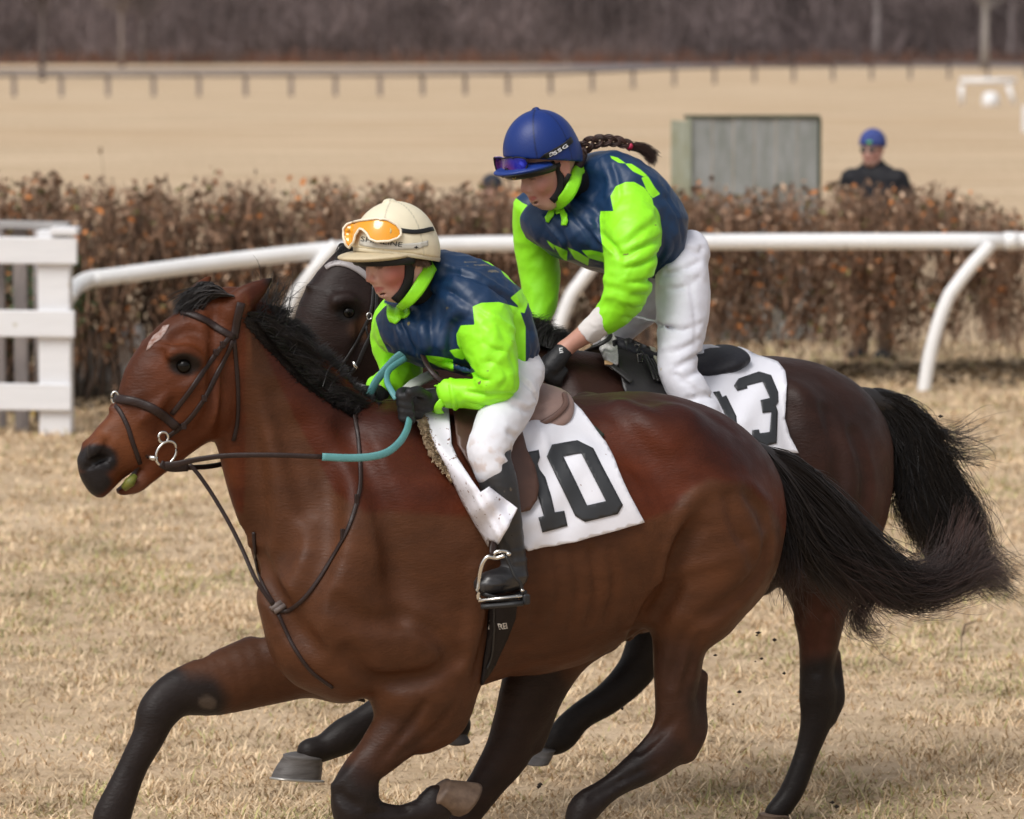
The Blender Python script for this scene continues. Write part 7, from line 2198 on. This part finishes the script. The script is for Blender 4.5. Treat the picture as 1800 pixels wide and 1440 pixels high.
    # ---------------- fleece pad
    fp = empty('fleece_pad', fr.W(fr.H(800, 800, -.2)), 'tan sheepskin pad showing in front of the number 10 cloth', 'saddle pad')
    sew('fleece', [(733, 738), (745, 750), (765, 785), (786, 830), (793, 850), (772, 826), (752, 800), (740, 770)], bv, fleece_m, fp, off=.018, step=4, th=.015, bump=lambda v: .004 * vnoise(np.stack([v[:, 0] / 4, v[:, 1] / 4, v[:, 0] * 0], -1), 3))
    n = 2600; u = rng.random(n); A_ = np.array([(736, 742), (750, 772), (768, 808), (786, 832)], float); idx = u * 3; i0_ = np.minimum(idx.astype(int), 2); f_ = (idx - i0_)[:, None]
    q = A_[i0_] * (1 - f_) + A_[i0_ + 1] * f_ + rng.normal(size=(n, 2)) * [4, 4]
    base = []
    for x, y in q: base.append(surf(x, y, bv, .018, Y)[0])
    base = np.array(base); d = rng.normal(size=(n, 3)) * .0035 + np.array([-.002, -.004, -.001]); tt = np.linspace(0, 1, 3)
    V, Fq = strands(base[:, None] + d[:, None] * tt[None, :, None], .0012 * np.ones((n, 3)), 3); mk('fleece_tufts', V, Fq, fleece_m, fp, kind='stuff')
    # ---------------- saddle
    sd = empty('saddle', fr.W(fr.H(900, 720, 0)), 'small brown leather race saddle with pale worn seat on the number 10 cloth', 'saddle')
    F = Field(fr.H(780, 790, 0) - np.array([0, .25, 0]), fr.H(1030, 650, 0) + np.array([0, .25, 0]), .005)
    F.chain(fr.ctr([(968, 700, 17, 0, 3.8), (938, 708, 20, 0, 4.2), (900, 725, 21, 0, 4.4), (855, 716, 22, 0, 3.2), (815, 700, 20, 0, 2.6)]), .03)
    F.chain(fr.ctr([(895, 716, 15, 0, 3.5), (935, 703, 14, 0, 4)]), .03, sub=False)
    for sg in (-1, 1):
        q = fr.H(955, 714, -.085); e1 = np.array([.95, 0, .31]); e1 /= np.linalg.norm(e1); e2 = np.array([-.08, sg * .86, -.5]); e2 -= e1 * (e1 @ e2); e2 /= np.linalg.norm(e2); e3 = np.cross(e1, e2)
        F.ell((q[0], sg * abs(q[1]), q[2]), (.075, .105, .024), np.stack([e1, e2, e3], 1), .03)
    V, Q = F.mesh(2); st_ = mk('seat', fr.W(V), Q, seat_m, sd); bvs = bvh_of([(fr.W(V), Q)])
    b = Batch(); strap_px([(904, 762), (925, 754), (955, 743), (980, 728), (994, 711), (992, 694)], bvs, .016, .008, b, Y, off=.0, step=8); b.build('cantle_rim', mat('rim_leather', (0.14, 0.075, 0.058), .45, .5, vary=.2), sd)
    flp = [(790, 706), (840, 700), (890, 735), (912, 765), (920, 800), (934, 828), (941, 858), (938, 882), (926, 900), (900, 905), (862, 880), (828, 838), (800, 790)]
    sew('flap', flp, bv, flap_m, sd, off=.030, step=7, th=.006, bump=lambda v: .002 * np.sin(v[:, 1] / 25))
    V1, F1, _ = patch(flp, bv, .030, 9); V1m = mirror(fr, V1); V2, F2 = sheet(V1m, F1[:, ::-1], -.006); mk('flap', V2, F2, flap_m, sd)
    # girth
    sew('girth', [(862, 1030), (908, 1050), (904, 1085), (889, 1122), (868, 1165), (843, 1203), (848, 1160), (857, 1112), (860, 1065)], bv, mat('girth_leather', (0.012, 0.008, 0.008), .6, .25, vary=.3, bump=.001, bscale=80), sd, off=.010, step=6, th=.008)
    b = Batch(); strap_px([(872, 1062), (870, 1100), (862, 1140), (850, 1175)], bv, .006, .003, b, Y, off=.011, step=8); b.build('girth_strap', blackl_m, sd)
    wp = mat('white_girth_print', (0.55, 0.53, 0.5), .5)
    text_on('REI', (876, 1103), (889, 1101), 10, bv, wp, sd, off=.0125, bold=.02); text_on('I', (860, 1104), (862.5, 1104), 16, bv, wp, sd, off=.013, bold=.02)
    # stirrup
    def pt(x, y, l): return fr.W(fr.H(x, y, l))
    b = Batch()
    b.tube(cr(np.array([pt(*q) for q in ((887, 977, -.415), (872, 981, -.405), (858, 979, -.40), (850, 987, -.395), (845, 1000, -.39), (842, 1020, -.385), (840, 1038, -.385), (841, 1054, -.385))]), 4), .0062, 10)
    b.tube(cr(np.array([pt(*q) for q in ((870, 981, -.405), (869, 973, -.405), (878, 969, -.41), (889, 970, -.412), (894, 974, -.415))]), 4), .0050, 10)
    b.lathe([(0, -.007), (.006, -.004), (.0075, 0), (.006, .004), (0, .007)], pt(894, 974, -.418), 10)
    b.lathe([(0, -.006), (.005, -.003), (.006, 0), (.005, .003), (0, .006)], pt(918, 1038, -.43), 10)
    so = b.build('stirrup', steel_m, sd)
    b = Batch(); a, c = pt(841, 1056, -.385), pt(918, 1048, -.43); v = c - a; b.tube([a, (a + c) / 2, c], .007, 10, flat=.8, up=(0, 0, 1)); b.build('tread', steel_m, so)
    b = Batch(); strap_w([a + v * .05 + [0, 0, -.010], a + v * .5 + [0, 0, -.012], c + [0.002, 0, -.012]], [(0, 0, -1)] * 3, .05, .012, b, nseg=2); b.build('tread_pad', rub_m, so)
    b = Batch(); b.tube(cr(np.array([pt(*q) for q in ((889, 977, -.415), (897, 995, -.42), (906, 1015, -.43), (915, 1026, -.43), (919, 1045, -.43))]), 4), .0045, 8); b.build('safety_band', rub_m, so)
    b = Batch(); b.bbox(pt(923, 1053, -.425), (.020, .03, .028), .004, rot=fr.R); b.build('tread_block', rub_m, so)
    b = Batch(); b.bbox(pt(908, 1062, -.432), (.022, .006, .010), .002, rot=fr.R); b.build('yellow_mark', mat('ochre_rubber', (0.45, 0.24, 0.02), .5), so)
    b = Batch(); strap_w([pt(868, 955, -.385), pt(866, 964, -.395), pt(866, 976, -.405)], [fr.R @ np.array([0, -1.0, 0])] * 3, .020, .005, b); b.build('stirrup_leather', brown_m, sd)
    b = Batch(); c2 = [fr.W(np.array([q[0], -q[1], q[2]])) for q in (fr.H(858, 979, -.40), fr.H(843, 1010, -.39), fr.H(841, 1054, -.385), fr.H(918, 1048, -.43), fr.H(912, 1015, -.43), fr.H(887, 977, -.415), fr.H(858, 979, -.40))]
    b.tube(np.array(c2), .006, 8, cap=False); b.build('stirrup', steel_m, sd)
tack_a()

def tack_b():
    fr = B_; bv = BVB; Y = 11.8
    br = empty('bridle', fr.W(fr.H(610, 600, 0)), 'black bridle with pale grey browband on the dark horse', 'bridle')
    grey = mat('pale_browband', (0.32, 0.29, 0.29), .4, .5, vary=.2)
    loop_strap(fr, [(573, 472), (583, 465), (598, 463), (615, 467), (630, 475), (642, 484), (655, 496)], bv, .020, .006, grey, br, 'browband', Y, both=False)
    for pth, w in (([(656, 500), (654, 530), (649, 556), (640, 576), (625, 602), (607, 632), (600, 642)], .010), ([(662, 505), (660, 550), (654, 582), (642, 608), (633, 628), (625, 646), (608, 664)], .013)):
        loop_strap(fr, pth, bv, w, .004, blackl_m, br, 'cheek_strap', Y, both=False)
    loop_strap(fr, [(644, 570), (644, 585), (650, 596), (662, 604)], bv, .006, .003, blackl_m, br, 'throat_latch', Y, both=False)
    loop_strap(fr, [(532, 640), (560, 634), (590, 640), (615, 650)], bv, .018, .005, blackl_m, br, 'noseband', Y)
    def ring(cx, cy, rx, ry, l, r, name):
        b = Batch(); pts = [fr.W(fr.H(cx + rx * math.cos(t), cy + ry * math.sin(t), l)) for t in np.linspace(0, 2 * math.pi, 21)]
        b.tube(np.array(pts), r, 7, cap=False); return b.build(name, steel_m, br)
    w, n = surf(604, 666, bv, 0, Y); lr = fr.L(w)[1] - .012
    ring(604, 668, 7, 8, lr, .0022, 'bit_ring'); ring(649, 556, 4.5, 6, lr - .03, .0022, 'buckle')
    b = Batch(); b.tube([fr.W(fr.H(621, 636, lr - .022)), fr.W(fr.H(624, 643, lr - .024)), fr.W(fr.H(628, 648, lr - .024))], .005, 7); b.build('curb_hook', steel_m, br)
    b = Batch(); p = np.array([fr.W(fr.H(*q)) for q in ((608, 674, lr - .01), (700, 690, -.20), (820, 680, -.26), (940, 655, -.17))]); strap_w(p, [fr.R @ np.array([0, -1.0, 0])] * 4, .018, .005, b, nseg=5); b.build('rein', blackl_m, br)
    b = Batch(); p = np.array([fr.W(fr.H(*q)) for q in ((952, 570, .02), (962, 590, -.02), (966, 612, -.06), (962, 640, -.11))]); strap_w(p, [fr.R @ np.array([0, -1.0, 0])] * 4, .014, .005, b, nseg=5); b.build('rein', blackl_m, br)
    # number cloth
    nc = empty('number_cloth', fr.W(fr.H(1310, 720, 0)), 'white number cloth printed 13 behind the black saddle of the dark horse', 'saddle cloth')
    z = lambda X, Y_: (900 + X / 3.273, 500 + Y_ / 3.273)
    main = [(1180, 640), (1215, 628), (1232, 617), (1252, 613), (1300, 619), (1340, 632), (1366, 642), (1379, 658), (1384, 680), (1382, 705), (1376, 738), (1386, 769), (1403, 797), (1340, 795), (1250, 830), (1190, 780)]
    bmp = lambda v: .005 * np.sin((v[:, 0] + v[:, 1] * .6) / 12) * sm(v[:, 1], 800, 700) * sm(v[:, 0], 1380, 1300) + .004 * np.exp(-((v[:, 0] - 1305) ** 2 + (v[:, 1] - 745) ** 2) / 120)
    sew('cloth', main, bv, clothn_m, nc, off=.013, step=6, th=.003, bump=bmp)
    V0, F0, v0 = patch(main, bv, .013, 6, bmp); bvc = bvh_of([(V0, F0)])
    d3 = [z(1275, 585), z(1300, 545), z(1420, 505), z(1490, 525), z(1530, 620), z(1530, 680), z(1515, 700), z(1526, 730), z(1520, 915), z(1460, 930), z(1415, 905), z(1378, 875), z(1380, 840), z(1418, 836), z(1425, 858), z(1480, 850), z(1490, 735), z(1440, 742), z(1428, 668), z(1482, 655), z(1440, 562), z(1350, 585), z(1354, 600), z(1295, 615)]
    sew('digit', d3, bvc, ink_m, nc, off=.003, step=5, th=.0012, label='digit three')
    sew('digit', [z(1155, 622), z(1192, 617), z(1208, 650), z(1230, 640), z(1290, 760), z(1293, 805), z(1250, 830), z(1215, 730), z(1180, 660)], bvc, ink_m, nc, off=.003, step=5, th=.0012, label='digit one')
    # saddle
    sd = empty('saddle', fr.W(fr.H(1200, 640, 0)), 'black synthetic saddle under the woman jockey on the dark horse', 'saddle')
    F = Field(fr.H(1040, 740, 0) - np.array([0, .28, 0]), fr.H(1330, 560, 0) + np.array([0, .28, 0]), .0055)
    F.chain(fr.ctr([(1280, 627, 21, 0, 3.6), (1255, 636, 25, 0, 3.6), (1215, 648, 24, 0, 3.2), (1160, 640, 20, 0, 2.8), (1110, 620, 18, 0, 2.4), (1085, 608, 15, 0, 2.2)]), .03)
    V, Q = F.mesh(1); mk('seat', fr.W(V), Q, mat('black_saddle_cover', (0.020, 0.020, 0.026), .6, .3, vary=.2, bump=.001, bscale=80), sd)
    sew('flap', [(1074, 618), (1100, 612), (1135, 628), (1160, 645), (1175, 700), (1150, 745), (1110, 735), (1088, 690)], bv, blackl_m, sd, off=.034, step=6, th=.006)
    V1, F1, _ = patch([(1074, 618), (1100, 612), (1135, 628), (1160, 645), (1175, 700), (1150, 745), (1110, 735), (1088, 690)], bv, .034, 9); V2, F2 = sheet(mirror(fr, V1), F1[:, ::-1], -.006); mk('flap', V2, F2, blackl_m, sd)
    sew('sheepskin', [(1047, 600), (1056, 594), (1072, 604), (1079, 622), (1080, 655), (1072, 658), (1060, 648), (1053, 630)], bv, wfleece_m, sd, off=.036, step=4, th=.02, bump=lambda v: .004 * vnoise(np.stack([v[:, 0] / 3, v[:, 1] / 3, v[:, 0] * 0], -1), 3))
    sew('pad_edge', [(1132, 631), (1142, 634), (1160, 668), (1162, 688), (1150, 670)], bv, mat('cream_pad', (.55, .52, .42), .8), sd, off=.044, step=4, th=.006)
    b = Batch(); p = np.array([fr.W(fr.H(*q)) for q in ((1040, 612, -.09), (1055, 606, -.11), (1070, 596, -.11), (1072, 588, -.08), (1062, 585, -.03), (1050, 590, 0))]); strap_w(p, [fr.R @ np.array([0, -.6, .8])] * 6, .014, .006, b, nseg=4); b.build('grab_strap', blackl_m, sd)
    b = Batch(); strap_px([(1055, 655), (1068, 660), (1085, 672), (1100, 685)], bv, .022, .005, b, Y, off=.04, step=6); b.build('girth_strap', blackl_m, sd)
    sew('leather_tab', [(1053, 653), (1057, 653), (1068, 658), (1066, 660), (1054, 659)], bv, mat('tan_leather', (.45, .28, .14), .6), sd, off=.048, step=3, th=.004)
    b = Batch()
    for q in ((1112, 636), (1115, 650)):
        w, n = surf(q[0], q[1], bv, .044, Y); rr = fr.R
        b.tube([w + rr @ np.array([a, -.002, c]) for a, c in ((-.008, .012), (.008, .012), (.010, -.012), (-.006, -.012), (-.008, .012))], .0018, 6, cap=False)
    b.build('buckle', steel_m, sd)
    for k in range(3):
        b = Batch(); strap_px([(1118 + 8 * k, 640 + 6 * k), (1128 + 8 * k, 660 + 5 * k), (1138 + 8 * k, 684 + 3 * k)], bv, .010, .004, b, Y, off=.043, step=6); b.build('girth_tab', blackl_m, sd)
    for s in (-1, 1):
        b = Batch(); c = lambda x, y, l: fr.W(fr.H(x, y, s * l)) 
        b.tube(np.array([c(1235, 860, .335), c(1215, 915, .30), c(1230, 922, .33), c(1245, 920, .36), c(1250, 870, .345), c(1235, 860, .335)]), .006, 8, cap=False); so = b.build('stirrup', steel_m, sd)
        b = Batch(); strap_w([c(1185, 700, .30), c(1210, 780, .33), c(1238, 862, .34)], [fr.R @ np.array([0, s * 1.0, 0])] * 3, .018, .005, b); b.build('stirrup_leather', blackl_m, sd)
tack_b()
# ------------------------------------------------------------------ spectators behind the hedge
def spectator(px, Yd, h, label, hat, jacket, phi, shades=False, mark=False, lean=0.0):
    fr = Frame(px, Yd, phi)
    S = h / 1.74
    root = empty('person', fr.O, label, 'person')
    F = Field((-.35, -.32, -.02), (.35, .32, h + .06), .0085)
    hc = np.array([-.05 + 0 * S, 0, 1.60 * S]); M = headmat(fr, phi, 4)
    add_head(F, hc, M, S)
    T = lambda rows: [[x * S, y * S, z * S, r * S, q] for x, y, z, r, q in rows]
    F.chain(T([(-.04, 0, 1.53, .055, 1), (0, 0, 1.42, .07, 1.3)]), .03)
    F.chain(T([(.0, 0, 1.36, .10, 1.75), (0, 0, 1.20, .11, 1.5), (0, 0, 1.02, .10, 1.45), (0, 0, .92, .105, 1.5)]), .04)
    for s in (-1, 1):
        F.chain(T([(0, s * .17, 1.38, .055, 1), (.03, s * .22, 1.20, .045, 1), (.0, s * .23, 1.08, .038, 1), (-.08, s * .20, .98, .030, 1), (-.12, s * .18, .95, .022, 1)]), .03)
        for k in range(4): F.chain(T([(-.13, s * (.165 + .018 * k), .945, .009, 1), (-.165, s * (.16 + .018 * k), .93, .008, 1), (-.18, s * (.16 + .018 * k), .905, .007, 1)]), .004)
        F.chain(T([(-.13, s * .155, .955, .009, 1), (-.15, s * .14, .935, .008, 1)]), .004)
        F.chain(T([(0, s * .09, .90, .085, 1), (-.01, s * .10, .50, .055, 1), (.0, s * .10, .12, .04, 1)]), .03)
        F.chain(T([(.02, s * .10, .05, .04, 1), (-.14, s * .11, .035, .03, 1.3)]), .02)
    V, Q = F.mesh(1)
    C = np.tile(np.array([.46, .26, .20]), (len(V), 1)); C = head_colors(V, C, hc, M, S, flush=.6)
    mk('body', fr.W(V), Q, skin_m, root, cols=C)
    jm = mat('spectator_jacket', jacket, .7, .3, vary=.3, vscale=8, bump=.006, bscale=9)
    F = Field((-.35, -.36, .75 * S), (.35, .36, 1.56 * S), .0085)
    F.chain(T([(-.03, 0, 1.50, .068, 1.05), (0, 0, 1.43, .085, 1.4), (.0, 0, 1.36, .12, 1.7), (0, 0, 1.20, .13, 1.5), (0, 0, 1.02, .12, 1.45), (0, 0, .86, .125, 1.5)]), .03)
    for s in (-1, 1): F.chain(T([(0, s * .19, 1.37, .08, 1), (.03, s * .25, 1.20, .07, 1), (.0, s * .235, 1.08, .052, 1), (-.08, s * .205, .98, .045, 1)]), .03)
    V, Q = F.mesh(1); V = wrinkle(V, Q, .006, 12, 77); mk('jacket', fr.W(V), Q, jm, root)
    F = Field((-.2, -.28, .02), (.2, .28, .98 * S), .01)
    for s in (-1, 1): F.chain(T([(0, s * .09, .90, .10, 1), (-.01, s * .10, .50, .075, 1), (.0, s * .10, .10, .062, 1)]), .03)
    V, Q = F.mesh(1); V = wrinkle(V, Q, .004, 12, 78); mk('trousers', fr.W(V), Q, mat('tan_trousers', (.16, .11, .075), .8, vary=.3), root)
    for s in (-1, 1):
        F = Field((-.25, s * .105 * S - .09, -.01), (.1, s * .105 * S + .09, .14), .006)
        F.chain(T([(.02, s * .10, .05, .048, 1), (-.14, s * .11, .04, .038, 1.3)]), .02); F.halfcut((0, 0, 0.0), (0, 0, -1)); V, Q = F.mesh(1); mk('shoe', fr.W(V), Q, rub_m, root)
    # knitted cap
    F = Field(hc - .16 * S, hc + .2 * S, .006)
    F.ell(hc + M @ np.array([-.012, 0, .045]) * S, np.array([.120, .100, .112]) * S, M, .004)
    n = M @ np.array([.18, 0, -1.0]); n /= np.linalg.norm(n); F.halfcut(hc + M @ np.array([0, 0, .022]) * S, n)
    V, Q = F.mesh(1); cp = mk('cap', fr.W(V), Q, mat('knit_cap', hat, .85, .2, vary=.3, vscale=30, bump=.003, bscale=80), root)
    if mark:
        b = Batch(); b.bbox(fr.W(hc + M @ np.array([.100, .02, .062]) * S), (.035, .012, .018), .003); b.build('cap_badge', mat('green_badge', (.15, .6, .06), .6), cp)
    if shades:
        b = Batch()
        for s in (-1, 1):
            c = hc + M @ np.array([.098, s * .032, .002]) * S
            b.ell = None
            b.lathe([(.0, -.004), (.024, -.003), (.026, 0), (.024, .003), (0, .004)], fr.W(c), 14, rot=(fr.R @ M) @ np.array([[0, 0, 1], [1, 0, 0], [0, .8, 0]]))
        b.tube([fr.W(hc + M @ np.array([.090, s_ * .055, .006]) * S) for s_ in (-1, -.3, .3, 1)], .004, 6)
        for s in (-1, 1): b.tube([fr.W(hc + M @ np.array([.090, s * .056, .006]) * S), fr.W(hc + M @ np.array([.0, s * .078, .004]) * S)], .003, 6)
        b.build('sunglasses', mat('dark_lens', (.008, .008, .009), .35, .3), root)
    else:
        b = Batch()
    return root
spectator(1531, 29.3, 1.75, 'smiling spectator in blue knitted cap, sunglasses and black jacket behind the hedge', (0.06, 0.085, 0.27), (0.012, 0.012, 0.016), 62, shades=True, mark=True)
spectator(870, 29.3, 1.41, 'blurred child in dark cap peeping over the hedge behind the jockeys', (0.04, 0.045, 0.06), (0.10, 0.085, 0.08), 60)

def clods():
    n = 46
    pts = [(1333, 1112), (1331, 1117), (1361, 1125), (1257, 1152), (1339, 1158), (1328, 1163), (1379, 1184), (1090, 1128), (1081, 1140), (1300, 1217), (1289, 1238), (1094, 1245), (950, 1379), (946, 1383), (1464, 1411), (1470, 1418), (1312, 1350), (1142, 1408), (1653, 732), (1320, 1060), (1001, 1205), (1270, 1370)]
    b = Batch(); r = np.random.default_rng(4)
    for i, (x, y) in enumerate(pts):
        c = P(x, y, 11.4); s_ = .0022 + .004 * r.random() ** 2
        if 940 < x < 952 or 1460 < x < 1475: s_ = .006
        V = r.normal(size=(6, 3)); V /= np.linalg.norm(V, axis=1)[:, None]; V = np.array([[1, 0, 0], [-1, 0, 0], [0, 1, 0], [0, -1, 0], [0, 0, 1], [0, 0, -1]]) * (.6 + .8 * r.random((6, 1)))
        b.add(V * s_ * np.array([1.5, 1, 1]) + c, [(0, 2, 4), (2, 1, 4), (1, 3, 4), (3, 0, 4), (2, 0, 5), (1, 2, 5), (3, 1, 5), (0, 3, 5)])
    b.build('flying_dirt', mat('dark_earth', (.03, .022, .016), .9), label='small dark specks of earth kicked up between the hind legs', cat='dirt', kind='stuff')
clods()
